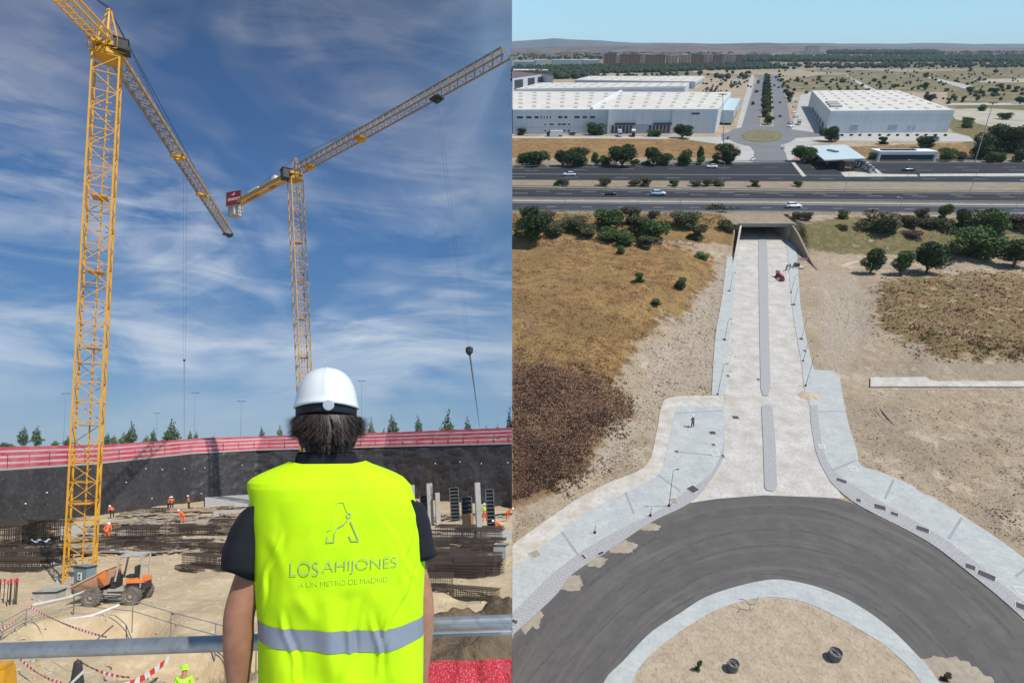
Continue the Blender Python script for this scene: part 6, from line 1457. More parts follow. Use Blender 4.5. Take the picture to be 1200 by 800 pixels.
# right warehouse
o, L, ht, rf, I = wh_build('big white warehouse right of the tree avenue', (967, 156.5), (1110, 155), (951, 107.5), (1052, 107), 132)
rooflights(rf, I, ht, 8, 7, .012, .022)
wall_box(o, L, 0, 1, .0, 1.0, ht*.86, ht*.88, M_wwall2, 'wall_trim', .12)
for u in (.19, .21, .23): wall_box(o, L, 0, 1, u, u+.025, 1.6, 5.2, M_wwall2, 'door', .25)
for u in (.5, .52, .55): wall_box(o, L, 0, 1, u, u+.022, 1.6, 5.2, M_wwall2, 'door', .25)
for u in (.66, .70): wall_box(o, L, 0, 1, u, u+.022, 1.6, 4.6, M_wwall2, 'door', .25)
for v0 in (.12, .2, .28): 
    mb = MB(); q = [on_roof(I, .02+.0, v0), on_roof(I, .12, v0), on_roof(I, .12, v0+.05), on_roof(I, .02, v0+.05)]; mb.prism([tuple(p[:2]) for p in q], ht+1.0, ht+2.2); mb.build('roof_plant', M_sky, rf)
for k in range(6): wall_box(o, L, 0, 3, .1+k*.13, .18+k*.13, 1, 4.4, M_glass, 'loading_door', .3)
for k in range(12):
    rt(986+k*11, 159.5, 3.6, 3.2, 'd', 'bush', 'small clipped bush in front of the right warehouse, %s from the left' % ORD[k], 'shrub', 'clipped bushes in front of the right warehouse', z=PZ, v=1)
# apron paving round the warehouses
M_apr = mat('pale_apron', (.44, .42, .385), (.37, .355, .325), scale=.08)
sheet('warehouse_yard', [(600.3, 159.5), (860, 160.5), (873, 112), (880, 88), (884, 88), (880, 112), (868, 168), (850, 170), (800, 163), (600.3, 162)], PZ+.03, M_apr, 'pale paved yard by the left warehouses', .03)
sheet('warehouse_yard', [(925, 158), (938, 112), (951, 107), (960, 152), (1120, 156), (1136, 160), (1143, 166), (975, 165), (930, 166)], PZ+.03, M_apr, 'pale paved yard by the right warehouse', .03)
# avenue, its roundabout and its median trees
M_ave = mat('grey_avenue_asphalt', (.15, .15, .155), (.18, .18, .185), scale=.1)
sheet('avenue', [(868, 152), (878, 118), (889, 88), (897, 88), (894, 118), (890, 152)], PZ+.05, M_ave, 'left carriageway of the tree avenue', .03); sheet('avenue', [(907, 152), (905, 118), (903, 88), (912, 88), (922, 118), (928, 152)], PZ+.052, M_ave, 'right carriageway of the tree avenue', .03)
sheet('avenue_median', [(892, 147), (896, 118), (898, 88), (902.5, 88), (904, 118), (905.5, 147)], PZ+.10, mat('dry_median', (.27, .23, .14), (.18, .18, .09), scale=.1), 'planted strip in the middle of the avenue', .05)
c0 = PR(893, 158.5, PZ); r0x = 34*mpp(158.5, PZ)
def ell_sheet(name, k, z, m, lb, thick=.05):
    pts = [(893+35*k*math.cos(a), 158.5+10.5*k*math.sin(a)*(1+.12*math.sin(a))) for a in [2*math.pi*i/48 for i in range(48)]]; return sheet(name, pts, z, m, lb, thick)
sheet('junction_paving', [(846, 164), (870, 148), (895, 145), (930, 148), (950, 160), (960, 167), (940, 172), (926, 190), (860, 190), (848, 186), (868, 172)], PZ+.035, M_apr, 'pale paving round the small roundabout', .03)
ell_sheet('small_roundabout', 1.18, PZ+.06, M_ave, 'asphalt ring of the small roundabout'); ell_sheet('small_island', .68, PZ+.25, mat('island_grass', (.10, .11, .045), (.22, .18, .095), scale=.5), 'grassy island of the small roundabout', .3)
sheet('link_road', [(874, 166), (912, 167), (920, 178), (924, 190), (882, 190), (884, 178)], PZ+.064, M_ave, 'short road joining the small roundabout and the motorway', .03)
sheet('link_road', [(846, 165), (862, 161), (868, 157), (866, 153), (845, 157)], PZ+.062, M_ave, 'side road left of the small roundabout', .03); sheet('link_road', [(922, 151), (960, 156), (966, 160), (926, 162)], PZ+.062, M_ave, 'side road right of the small roundabout', .03)
avt = [(897.5+4.0*(i/21)*((-1)**i)*.35-0+4*(1-i/21)*((-1)**i)*.5+1.3*(i/21), 146-57*(i/21)**.62) for i in range(22)]
for i, (px, py) in enumerate(avt):
    w = 13-9*(i/21)**.7; rt(px, py, w*.9, w*.85, 'm' if i % 3 else 'd', 'bush', 'dark tree in the avenue median, %s from the near end' % ORD[i], 'tree', 'avenue median trees', z=PZ)
for i, (px, py) in enumerate([(924, 118), (921, 108), (918, 100), (916, 95), (913, 90), (882, 122), (886, 108), (888, 97)]): rt(px, py+1, 6-i*.3, 6-i*.3, 'm', 'bush', 'small street tree, %s along the outer kerbs of the avenue' % ORD[i], 'tree', 'street trees of the avenue', z=PZ)
for i, (px, pb, w, h, c, lb) in enumerate([(971, 165.5, 20, 21, 'd', 'round dark tree at the near left corner of the right warehouse'), (939, 190, 24, 20, 'm', 'bright leafy tree left of the toll canopy'), (950, 190, 16, 14, 'm', 'leafy tree partly under the toll canopy'), (1086, 174.5, 20, 19, 'd', 'lone dark tree in front of the right warehouse corner'), (1033, 169, 12, 9, 'd', 'small dark bush in front of the right warehouse'), (1022, 188, 12, 10, 'm', 'bush between the canopy and the white pavilion'),
     (1110, 188, 22, 14, 'm', 'bush right of the white pavilion'), (1125, 188, 14, 10, 'o', 'olive bush second right of the pavilion'), (1147, 186, 26, 32, 'd', 'tall dark tree by the lattice mast'), (1165, 176, 34, 30, 'd', 'big dark tree of the right edge group'), (1185, 178, 30, 28, 'd', 'second big dark tree at the right edge'), (1172, 190, 10, 12, 'f', 'small bright tree under the right edge group'), (1196, 190, 16, 18, 'm', 'green tree at the right edge by the motorway'), (1160, 190, 14, 12, 'm', 'bush at the foot of the lattice mast'), (1205, 170, 30, 26, 'd', 'dark tree just outside the right edge'), (1132, 150, 12, 10, 'm', 'bush at the path behind the right group'), (924, 75+40, 10, 8, 'd', 'dark bush at the avenue by the warehouse')]):
    rt(px, pb, w, h, c, 'bush', lb, 'tree', z=PZ)
# toll canopy
zt = solve_h(966, 199, 187, PZ); q = [PR(946, 171, PZ+zt), PR(991, 169.5, PZ+zt), PR(1015, 185.5, PZ+zt), PR(966, 187.5, PZ+zt)]
cn = empty('toll_canopy', RM((q[3].x, q[3].y, PZ))); tag(cn, 'pale cyan slanted canopy roof over the toll lanes', 'canopy'); Lq = [(p.x-q[3].x, p.y-q[3].y) for p in q]
mb = MB(); mb.prism(Lq, zt-.5, zt, True); r_ = mb.build('roof', M_cyan, cn)
cx0 = sum(a for a, b in Lq)/4; cy0 = sum(b for a, b in Lq)/4
mb = MB(); mb.box((cx0-1, cy0+1, zt+.3), (2.2, 7, .7), .2); mb.build('roof_unit', M_glass, r_)
for u, v in ((.25, .3), (.75, .3), (.3, .75), (.7, .75)):
    P4 = [Vector((*p, 0)) for p in (Lq[3], Lq[2], Lq[1], Lq[0])]; c = on_roof(P4, u, v); mb = MB(); mb.box((c.x, c.y, zt/2-.3), (.9, .9, zt-.4)); mb.build('column', M_conc, cn)
Mbrk = mat('red_brick', (.22, .09, .06), (.16, .07, .05), scale=.8)
p = PR(991, 199, PZ); o = empty('toll_building', RM(p)); tag(o, 'small red brick toll building beside the canopy', 'building')
mb = MB(); mb.box((0, 0, 2.0), (5, 6, 4)); mb.build('wall', Mbrk, o); mb = MB(); mb.box((0, 0, 4.15), (5.8, 6.8, .3)); mb.build('roof', M_dark, o); mb = MB(); mb.box((0, -3.05, 2.2), (2.6, .12, 1.4)); mb.build('window', M_glass, o)
for k in range(6):
    p = PR(1003+k*3.6, 190.5+k*2.6, PZ); o = empty('toll_booth', RM(p)); tag(o, 'white toll booth, %s from the far end of the diagonal row' % ORD[k], 'toll booth', 'toll booths'); mb = MB(); mb.box((0, 0, 1.2), (1.6, 2.0, 2.4)); mb.build('cabin', M_white if k % 2 else M_conc, o); mb = MB(); mb.box((0, 0, 2.55), (2.0, 2.6, .22)); mb.build('roof', M_dark, o); mb = MB(); mb.box((0, -1.02, 1.6), (1.2, .08, .8)); mb.build('window', M_glass, o)
for pts, lb in (([(927, 190), (931, 190), (945, 206.5), (940, 206.8)], 'slanting white traffic island left of the toll lanes'), ([(985, 202), (998, 201), (1040, 204), (1074, 204.4), (1076, 206.8), (990, 207.2)], 'pale traffic island in front of the toll lanes'), ([(1014, 190), (1017, 190), (1034, 203.5), (1030, 204)], 'second slanting white traffic island'), ([(1078, 203.8), (1200, 203.2), (1320, 203), (1320, 206), (1200, 206.2), (1078, 206.6)], 'dusty traffic island strip at the right')): sheet('traffic_island', pts, PZ+.2, M_white2, lb, .2)
# pavilion
fl, fr = PR(1028, 189.5, PZ), PR(1096, 189.5, PZ); ph = solve_h(1028, 189.5, 178, PZ); W_ = fr.x-fl.x
o = empty('pavilion', RM(fl)); tag(o, 'low white framed pavilion with dark glazed front by the motorway', 'pavilion')
mb = MB(); mb.box((W_/2, 5, ph-.6), (W_, 10, 1.6)); mb.box((.5, 5, ph/2-.7), (1, 10, ph-1.4)); mb.box((W_-.5, 5, ph/2-.7), (1, 10, ph-1.4)); mb.build('frame', M_white, o)
mb = MB(); mb.box((W_/2, 5.6, ph/2-.7), (W_-2.05, 8, ph-1.45)); mb.build('glazing', M_glass, o)
for k in range(14):
    mb = MB(); mb.box((W_*.1+k*1.3, 4, ph+.5), (.9, 3, .5)); mb.build('roof_unit', M_dark, o)
# masts
def rmast(px, pb, pt, lb, r=.14, z=PZ, head=None, lean=0.0):
    p = PR(px, pb, z); hh = solve_h(px, pb, pt, z); o = empty('lamp_mast', RM(p)); tag(o, lb, 'lamp mast')
    mb = MB(); mb.tube((0, 0, 0), (lean, 0, hh), r, 6, r2=r*.5); mb.build('pole', M_galv, o)
    mb = MB()
    if head == 'T': mb.box((lean, 0, hh+.1), (4.2, .5, .35)); mb.box((lean, 0, hh-.2), (.5, .5, .5))
    else: mb.tube((lean, 0, hh), (lean-1.6, 0, hh+.25), .05, 5); mb.box((lean-1.9, 0, hh+.26), (.8, .3, .12))
    mb.build('lamp_head', M_dark if head == 'T' else M_white, o); return o
rmast(848.5, 190.5, 111, 'tall grey floodlight mast left of the small roundabout', .3, head='T', lean=-6.5)
rmast(1142, 191, 121, 'tall slanting lattice mast at the right among dark trees', .3, head='T', lean=-2)
for px, pb, pt, lb in ((662, 247, 221, 'thin pale lamp post on the service road, left end'), (797, 240, 222, 'thin pale lamp post left of the blue car side'), (842, 234, 190, 'thin lamp post on the barrier line left of the underpass'), (986, 237, 197, 'thin lamp post right of the white car'), (1053, 248, 232, 'short post above the right thicket'), (1063, 209, 188, 'lamp post near the toll island'), (1136, 226, 190, 'lamp post in the median at the right'), (1187, 250, 212, 'lamp post near the right edge of the motorway'), (746, 250, 236, 'short pale post left of the thicket top')): rmast(px, pb, pt, lb, .10)
# lamp posts by the pale road: pole and bracket
for px, pb, h_, lb, dx in ((784, 592.5, 6.6, 'dark street lamp on the left sett strip near the asphalt', -.3), (841, 462, 6.5, 'dark street lamp at the corner of the left footway', 0), (849, 398, 5.0, 'dark street lamp halfway along the left path', 0), (855, 341, 5.0, 'dark street lamp high on the left path', 0), (697, 624, 1.4, 'short dark stump post on the left footway', 0), (762, 604, 1.6, 'short dark post on the left sett strip', 0),
    (944, 452, 6.5, 'dark street lamp at the corner of the right footway', 0), (941, 423, 4.5, 'short dark street lamp above the right corner', 0), (939, 397, 5.0, 'dark street lamp halfway along the right path', 0), (930, 357, 5.0, 'dark street lamp high on the right path', 0), (927, 343, 5.0, 'dark street lamp next to the works area', 0)):
    p = PR(px, pb, .14); o = empty('street_lamp', RM(p)); tag(o, lb, 'street lamp'); mb = MB(); mb.tube((0, 0, 0), (dx, 0, h_), .05, 8, r2=.03); mb.lathe([(.22, 0), (.22, .05), (.12, .30), (.10, .3)], 10); mb.build('pole', M_dark, o)
    if h_ > 3: mb = MB(); mb.tube((dx, 0, h_), (dx+.5, 0, h_+.1), .025, 6); mb.box((dx+.6, 0, h_+.11), (.45, .16, .07)); mb.build('lamp_head', M_dark, o)
# low-power cable poles right edge of the sand
# vehicles
def car_meshes():
    b = MB(); W2 = .92
    prof = [(-2.25, .35, .70), (-2.2, .30, .85), (-1.55, .28, .98), (-.9, .28, 1.02), (1.2, .28, 1.04), (1.95, .28, 1.0), (2.15, .32, .90), (2.22, .38, .62)]
    b.loft([[(x, -W2*(.93 if abs(x) > 2 else 1), z0), (x, -W2*(.95 if abs(x) > 2 else 1), (z0+z1)/2), (x, -W2*.88, z1), (x, W2*.88, z1), (x, W2*(.95 if abs(x) > 2 else 1), (z0+z1)/2), (x, W2*(.93 if abs(x) > 2 else 1), z0)] for x, z0, z1 in prof])
    r = MB(); r.loft([[(x, -w, z), (x, w, z), (x, w, z+.05), (x, -w, z+.05)] for x, w, z in ((-.42, .66, 1.43), (0, .70, 1.47), (.8, .70, 1.46), (1.35, .64, 1.38))])
    g_ = MB(); g_.loft([[(-1.10, -.80, 1.0), (-.42, -.665, 1.44), (1.33, -.645, 1.39), (1.98, -.78, 1.0)], [(-1.10, .80, 1.0), (-.42, .665, 1.44), (1.33, .645, 1.39), (1.98, .78, 1.0)]])
    w = MB(); T = Matrix.Rotation(R(90), 4, 'X'); w.loft([[T @ Vector((a*math.cos(2*math.pi*i/14), a*math.sin(2*math.pi*i/14), z)) for i in range(14)] for a, z in ((.2, -.11), (.33, -.11), (.33, .11), (.2, .11))])
    h1 = MB(); h1.box((0, 0, 0), (.08, .3, .14))
    return b, r, g_, w, h1
cb, cr_, cg, cw, chl = car_meshes(); cache = {}
M_cg = mat('car_glass', (.02, .03, .04), rough=.08, spec=.8); M_tl = mat('tail_light_red', (.5, .02, .02), rough=.3)
me_g, me_w = cg.mesh('windows', M_cg), cw.mesh('wheel', M_dark); me_hl = chl.mesh('headlight', M_white); me_tl = chl.mesh('tail_light', M_tl)
def car(px, py, c, rz, lb, z=PZ+.07, s=1.15):
    key = str(c)
    if key not in cache: m = mat('car_paint', c, tuple(v*.96 for v in c), rough=.25, spec=.6); cache[key] = (cb.mesh('body', m, True), cr_.mesh('roof', m))
    p = PR(px, py, z); o = empty('car', RM(p, rz, (s, s, s))); tag(o, lb, 'car')
    def add(nm, me, par, loc=(0, 0, 0)): q = bpy.data.objects.new(nm, me); C.objects.link(q); q.parent = par; q.location = loc; return q
    b = add('body', cache[key][0], o); add('windows', me_g, o); add('roof', cache[key][1], o)
    for x in (-1.4, 1.35):
        for y in (-.85, .85): add('wheel', me_w, o, (x, y, .33))
    for y in (-.66, .66): add('headlight', me_hl, o, (-2.24, y, .66)); add('tail_light', me_tl, o, (2.2, y, .72))
car(667, 206.3, (.66, .68, .70), 0, 'silver white car on the far carriageway, leftmost', s=1.3); car(771, 228.8, (.42, .56, .68), math.pi, 'light blue car on the middle carriageway', s=1.35); car(834, 196.8, (.72, .73, .74), 0, 'white car on the far carriageway near the floodlight mast', s=1.2); car(715, 228.5, (.03, .03, .035), math.pi, 'black car following the light blue one', s=1.0)
car(929, 243.4, (.74, .76, .80), math.pi, 'white car on the service road above the underpass', s=1.3); car(1064, 200.4, (.04, .04, .045), 0, 'black car right of the toll lanes', s=1.2); car(882, 188, (.75, .75, .75), .9, 'white car on the link road by the mast', s=1); car(918, 174, (.7, .7, .72), 1.2, 'white car near the small roundabout', s=1); car(853, 163, (.05, .05, .06), 1.2, 'dark car left of the small roundabout', s=.9)
car(914, 137, (.05, .05, .06), 1.5, 'dark car low on the right avenue lanes', s=1.0); car(914, 121, (.05, .05, .06), 1.5, 'dark car higher on the right avenue lanes', s=1.0); car(757, 192.6, (.05, .06, .10), 0, 'dark blue car behind the motorway under the trees', s=1.1, z=PZ)
for k, (px, py) in enumerate([(931, 126), (930, 132), (932, 138), (926, 145), (926, 149)]): car(px, py, [(.06, .07, .2), (.7, .7, .7), (.05, .05, .05)][k % 3], .1, '%s parked car, %s from the back in the yard left of the right warehouse' % (['blue', 'white', 'black'][k % 3], ORD[k]), s=1.0)
def truck(px, py, rz, c, lb, s=1.0):
    p = PR(px, py, PZ+.07); o = empty('truck', RM(p, rz, (s, s, s))); tag(o, lb, 'truck')
    mb = MB(); mb.box((1.2, 0, 2.35), (8.5, 2.5, 2.7)); mb.build('trailer', M_white if c else M_wwall2, o)
    mb = MB(); mb.box((-4.4, 0, 1.75), (2.1, 2.4, 2.5), taper=.9); cbb = mb.build('cab', M_dark if c else M_white, o)
    mb = MB(); mb.box((-5.4, 0, 2.2), (.12, 2.0, .9)); mb.build('windscreen', M_glass, cbb)
    for x in (-4.4, 3.2, 4.4):
        for y in (-1.05, 1.05): mb = MB(); mb.tube((x, y-.15, .5), (x, y+.15, .5), .5, 12); mb.build('wheel', M_dark, o)
truck(929, 120, .3, 1, 'white trailer truck parked highest in the right yard'); truck(936, 146, 1.2, 0, 'grey trailer truck parked near the avenue corner of the right yard'); truck(742, 159.5, 1.4, 1, 'white trailer truck at the left warehouse loading bays'); truck(726, 159.5, 1.5, 0, 'grey trailer truck second left at the loading bays'); truck(650, 160, 0, 1, 'white trailer truck along the left yard')
# works at the underpass mouth
def rworker(px, py, lb, z=.145, s=1.25, **k): p = PR(px, py, z); worker(RM(p, px, (s, s, s)), lb, .25, **k)
rworker(811, 500, 'small dark clothed worker with a long shadow on the left footway', top=M_dark)
rworker(921, 317, 'worker in dark clothes beside the red machine', .05, top=M_dark); rworker(925, 316, 'second worker beside the red machine', top=M_dark)
p = PR(913.5, 327, .05); s_ = mpp(327); o = empty('works_machine', RM(p)); tag(o, 'narrow red brown machine standing in the right lane near the underpass', 'machine')
Mrm = mat('red_brown_paint', (.22, .04, .03), (.15, .03, .025)); mb = MB(); mb.box((0, 0, .9), (.9, 4.4, 1.0), taper=.85); mb.build('body', Mrm, o); mb = MB(); mb.box((0, 2.2, 1.5), (.9, .9, .9)); mb.build('cab', M_conc, o)
for y in (-1.6, 1.6):
    for x in (-.55, .55): mb = MB(); mb.tube((x-.1, y, .4), (x+.1, y, .4), .4, 12); mb.build('wheel', M_dark, o)
p = PR(934, 313, .15); o = empty('generator', RM(p)); tag(o, 'dark generator on a pale base by the right path', 'generator'); mb = MB(); mb.box((0, 0, .1), (3.4, 2.6, .2)); mb.build('base', M_white2, o); mb = MB(); mb.box((-.3, 0, .75), (1.6, 1.2, 1.1), taper=.9); mb.build('housing', M_glass, o); mb = MB(); mb.tube((-.8, .2, 1.3), (-.8, .2, 1.7), .07, 6); mb.build('exhaust', M_galv, o)
for k in range(3):
    p = PR(937+k*3, 305.5, .02); o = empty('barrier', RM(p, .1)); tag(o, 'red and white plastic barrier, %s from the left near the underpass' % ORD[k], 'barrier', 'plastic barriers'); mb = MB(); mb.box((0, 0, .75), (1.3, .12, .3)); mb.build('rail', M_red, o); mb = MB(); mb.box((0, 0, .35), (1.3, .10, .25)); mb.build('lower_rail', M_tw, o)
    for x in (-.6, .6): mb = MB(); mb.box((x, 0, .45), (.12, .3, .9)); mb.build('foot', M_tw, o)
for k in range(2):
    p = PR(912+k*3, 329+k*.3, .05); o = empty('barrier', RM(p, .1)); tag(o, 'pink and white plastic barrier in front of the red machine, %s one' % ('left' if k == 0 else 'right'), 'barrier'); mb = MB(); mb.box((0, 0, .75), (1.1, .12, .3)); mb.build('rail', M_pink, o); mb = MB(); mb.box((0, 0, .35), (1.1, .1, .25)); mb.build('lower_rail', M_tw, o)
# on the island: two concrete cylinders, staked sapling, green plant
for px, py, w, lb in ((858, 783, 13, 'dark concrete shaft head left on the roundabout island'), (977, 770, 15, 'dark concrete shaft head with a grate, right on the roundabout island')):
    p = PR(px, py, .12); s_ = mpp(py); o = empty('shaft_head', RM(p, .3)); tag(o, lb, 'shaft head'); r_ = w*s_/2
    mb = MB(); mb.lathe([(r_, 0), (r_, 1.0), (r_*.86, 1.0), (r_*.86, .82)], 20); mb.build('ring', mat('dark_concrete', (.13, .125, .13), (.18, .17, .17), scale=4) if 'dark_concrete' not in bpy.data.materials else bpy.data.materials['dark_concrete'], o)
    mb = MB(); mb.lathe([(r_*.87, .80), (.01, .83)], 20); mb.box((.1, .1, .9), (.5, .35, .15), .4)
    for k in range(3): mb.box((-.5+k*.45, 0, .87), (.08, r_*1.3, .08), .2)
    mb.build('lid', M_iron, o)
p = PR(879, 714, .12); o = empty('staked_sapling', RM(p)); tag(o, 'bare dark sapling tied to a pale stake on the island', 'sapling')
mb = MB(); mb.tube((.25, 0, 0), (.55, 0, 2.6), .04, 6); mb.build('stake', M_white, o); mb = MB()
for a, b in (((0, 0, 0), (-.2, 0, .8)), ((-.2, 0, .8), (-.9, .3, 1.4)), ((-.2, 0, .8), (.3, -.2, 1.3)), ((-.9, .3, 1.4), (-1.4, .5, 1.3)), ((-.5, .2, 1.1), (-.8, -.4, 1.6))): mb.tube(a, b, .05, 5, r2=.025)
mb.build('stem', M_bark, o)
rt(818, 784, 7, 10, 'f', 'bush', 'small bright green plant on the roundabout island', 'plant', z=.12)
rt(1108, 796, 10, 7, 'r', 'bush', 'dry brown tuft on the sand heap by the island footway', 'plant', z=.12)
# blue sheet and rubbish heap at the left edge
p = PR(612, 292, 0); mb = MB(); rr = []
for j in range(6): rr.append([(p.x+(i-3)*.9, p.y+(j-3)*.9, 1.2+.7*nz(i*1.1, j*1.3, 2, .8)) for i in range(8)])
mb.loft(rr, closed=False); tag(mb.build('blue_tarpaulin', mat('blue_tarp', (.02, .12, .45), (.04, .20, .60), rough=.5), M=RF), 'bright blue tarpaulin on a rubbish heap at the left edge', 'tarpaulin')
mb = MB(); rnd = random.Random(4)
for _ in range(420):
    q = PR(rnd.uniform(601, 652), rnd.uniform(284, 304), 0)
    if q.x < .5: continue
    s = rnd.uniform(.2, .9); mb.box((q.x, q.y, s*.2), (s*1.4, s, s*.5), rnd.uniform(0, 3), taper=.7)
tag(mb.build('debris_heap', M_st, M=RF), 'grey stony debris heap round the blue tarpaulin', 'debris heap', kind='stuff')
# tyre tracks on the sand at right
for k, off in enumerate((0, 5, 12)):
    pts = [PR(x, y, 0) for x, y in S([(1020+off, 478), (1030+off, 490), (1043+off*.8, 502), (1052+off*.4, 508)])]; mb = MB()
    mb.loft([[(p.x-.22, p.y, .012), (p.x, p.y, .03), (p.x+.22, p.y, .012)] for p in pts], closed=False); tag(mb.build('tyre_track', mat('dark_sand', (.27, .21, .15)), M=RF), kind='structure')
# ---- far country
mb = MB(); bd = random.Random(17)
M_f1 = mat('far_forest', (.022, .040, .020), (.035, .058, .025), scale=.02)
def forest(x0, x1, yt0, yb0, yt1, yb1, n, lb, hgt=8, seed=1, thin=0):
    rnd = random.Random(seed); mb = MB(); k = 0
    while k < n:
        t = rnd.random(); x = x0+(x1-x0)*t; ya, yb = yt0+(yt1-yt0)*t, yb0+(yb1-yb0)*t; y = rnd.uniform(ya, yb); p = PR(x, y, PZ)
        if p.x < 3: k += 1; continue
        if thin and .5+.5*noise.noise(Vector((p.x*.01, p.y*.004, seed))) < rnd.random()*thin: k += 1; continue
        h_ = hgt*rnd.uniform(.6, 1.25); r_ = h_*rnd.uniform(.5, .9); n_ = 6; a0 = rnd.uniform(0, 6)
        rings = [[(p.x+r_*q*math.cos(a0+2*math.pi*i/n_)*rnd.uniform(.75, 1.2), p.y+r_*q*math.sin(a0+2*math.pi*i/n_)*rnd.uniform(.75, 1.2), PZ+h_*z) for i in range(n_)] for q, z in ((.6, .05), (1.0, .35), (.85, .7), (.3, 1.0))]
        mb.loft(rings, cap0=False); k += 1
    tag(mb.build('forest', M_f1, M=RF), lb, 'forest', kind='stuff')
forest(600, 900, 79.5, 90, 75, 81, 2000, 'dark tree belt in front of the brick apartment blocks', 7, 1)
forest(868, 1260, 67, 73, 66.5, 73.5, 3600, 'dark pine forest behind the right fields', 11, 2, .75)
forest(875, 1260, 76, 82, 74, 79, 700, 'thin tree belt on the right fields', 8, 3, 1.0)
forest(600, 700, 84, 98, 80, 92, 260, 'tree clump behind the left warehouses', 9, 4)
forest(822, 880, 92, 112, 90, 104, 70, 'low shrubs between the left warehouses and the avenue', 2.6, 16, .5)
forest(680, 880, 91, 96, 84, 92, 60, 'loose trees behind the third warehouse', 7, 14, .5)
forest(905, 1260, 82, 108, 78, 125, 420, 'shrubs sprinkled over the right fields', 3.2, 15, .8)
forest(970, 1100, 61, 64, 61, 65, 700, 'far dark wood below the horizon', 20, 5)
forest(600, 860, 64, 72, 62, 66, 900, 'scattered far trees among the distant houses', 10, 6, 1.1)
forest(1080, 1260, 62, 66, 62, 66, 500, 'scattered far trees at the right horizon', 14, 7, .9)
rnd = random.Random(31); ft = [(1085, 91, 6, 6), (1137, 84, 5, 4), (1166, 86, 5, 4), (987, 97, 7, 5), (1036, 93, 4, 3), (1083, 105, 7, 9), (1047, 103, 6, 5), (1109, 107, 6, 4), (1136, 108, 7, 7), (1149, 110, 8, 5), (1163, 112, 12, 9), (1181, 105, 6, 6), (1190, 108, 8, 7), (1090, 119, 13, 10), (1127, 120, 5, 7), (1111, 122, 5, 7), (1145, 119, 4, 8), (1195, 122, 12, 9), (1173, 103, 6, 5), (1024, 96, 5, 4), (960, 93, 5, 4), (935, 96, 5, 4), (993, 105, 5, 4), (1010, 102, 4, 4), (1066, 98, 4, 3), (1147, 95, 5, 3), (1120, 96, 4, 3), (850, 96, 4, 4), (861, 98, 4, 3), (845, 100, 4, 3), (1150, 130, 10, 8), (1132, 143, 12, 7), (1178, 140, 14, 10), (944, 100, 4, 4), (968, 101, 4, 4)]
ft.sort()
for i, (px, pb, w, h) in enumerate(ft):
    rt(px, pb, w, h, 'd' if i % 3 else 'm', 'bush', 'lone %s bush in the far fields, %s from the left' % ('dark' if i % 3 else 'green', ORD[i]), 'shrub', 'bushes dotted over the far fields', z=PZ, v=i)
sheet('country_road', [(990, 88), (992, 88), (1030, 107), (1020, 107)], PZ+.05, M_apr, 'pale straight country road behind the right warehouse', .03)
sheet('country_road', [(1086, 91), (1090, 90.5), (1140, 101), (1130, 104)], PZ+.05, M_apr, 'pale curved country road in the right fields', .03)
sheet('sand_track', [(1110, 121), (1300, 120), (1300, 123), (1110, 123.5)], PZ+.05, M_apr, 'pale level track across the right fields', .03)
sheet('bare_field', [(1110, 128), (1160, 127), (1300, 136), (1300, 152), (1160, 148), (1120, 140)], PZ+.045, mat('pale_bare_field', (.44, .40, .32), (.30, .28, .19), scale=.05), 'pale bare field at the right', .03)
sheet('bare_field', [(1140, 93), (1300, 91), (1300, 96), (1150, 97)], PZ+.045, mat('pale_bare_field2', (.42, .36, .28), (.35, .28, .2), scale=.02), 'pale far field at the right', .03)
# apartment blocks
M_b1 = mat('brown_brick_block', (.32, .165, .12), (.26, .13, .10), scale=.02); M_b2 = mat('tan_brick_block', (.55, .38, .29), (.48, .33, .25), scale=.02); M_b3 = mat('pale_block', (.60, .58, .55), (.5, .48, .46), scale=.02)
def block(px, pb, w, top, m, lb, cat='apartment block', nm='apartment_block', dep=30, rows_=5, flat=False):
    p = PR(px, pb, PZ); hh = solve_h(px, pb, top, PZ); ww = w*mpp(pb, PZ); o = empty(nm, RM(p)); tag(o, lb, cat, None)
    mb = MB(); mb.box((0, dep/2, hh/2-1), (ww, dep, hh+2)); mb.build('wall', m, o)
    mb = MB(); mb.box((0, dep/2, hh+.4), (ww+1.5, dep+1.5, .8)); mb.build('roof', M_dark if m is M_b1 else M_wroof, o)
    if not flat:
        mb = MB()
        for r_ in range(rows_):
            z = hh*(r_+.55)/rows_
            for k in range(max(2, int(ww/9))):
                mb.box((-ww/2+ww*(k+.5)/max(2, int(ww/9)), -.06, z), (ww/max(2, int(ww/9))*.5, .2, hh/rows_*.4))
        mb.build('window_rows', M_glass, o)
apx = [(715, 13, 65, 'b'), (723, 6, 66, 't'), (733, 13, 65.5, 'b'), (744, 12, 66, 'b'), (753, 6, 65, 't'), (764, 14, 66, 'b'), (775, 8, 66, 'b'), (788, 11, 66.5, 't'), (803, 11, 66, 't'), (817, 10, 66, 'b'), (829, 10, 65.5, 't'), (841, 7, 66.5, 'b'), (849, 8, 65, 't'), (858, 7, 65.5, 't'), (867, 6, 66, 'b')]
for i, (px, w, top, c) in enumerate(apx): block(px, 76-.2*i/3, w, top-1.2, M_b1 if c == 'b' else M_b2, '%s brick apartment block, %s from the left in the far row' % ('dark' if c == 'b' else 'tan', ORD[i]))
for i, (px, pb, w, top, m, lb) in enumerate([(947, 64.5, 6, 54.5, M_b3, 'left one of the two far residential towers'), (956, 64.5, 6, 54.5, M_b3, 'right one of the two far residential towers'), (932, 65, 4, 61, M_b3, 'low pale block left of the far towers'), (940, 65, 4, 60, M_b3, 'second low pale block left of the far towers'), (963, 65, 4, 61, M_b3, 'low pale block right of the far towers')]): block(px, pb, w, top, m, lb, dep=25, rows_=8)
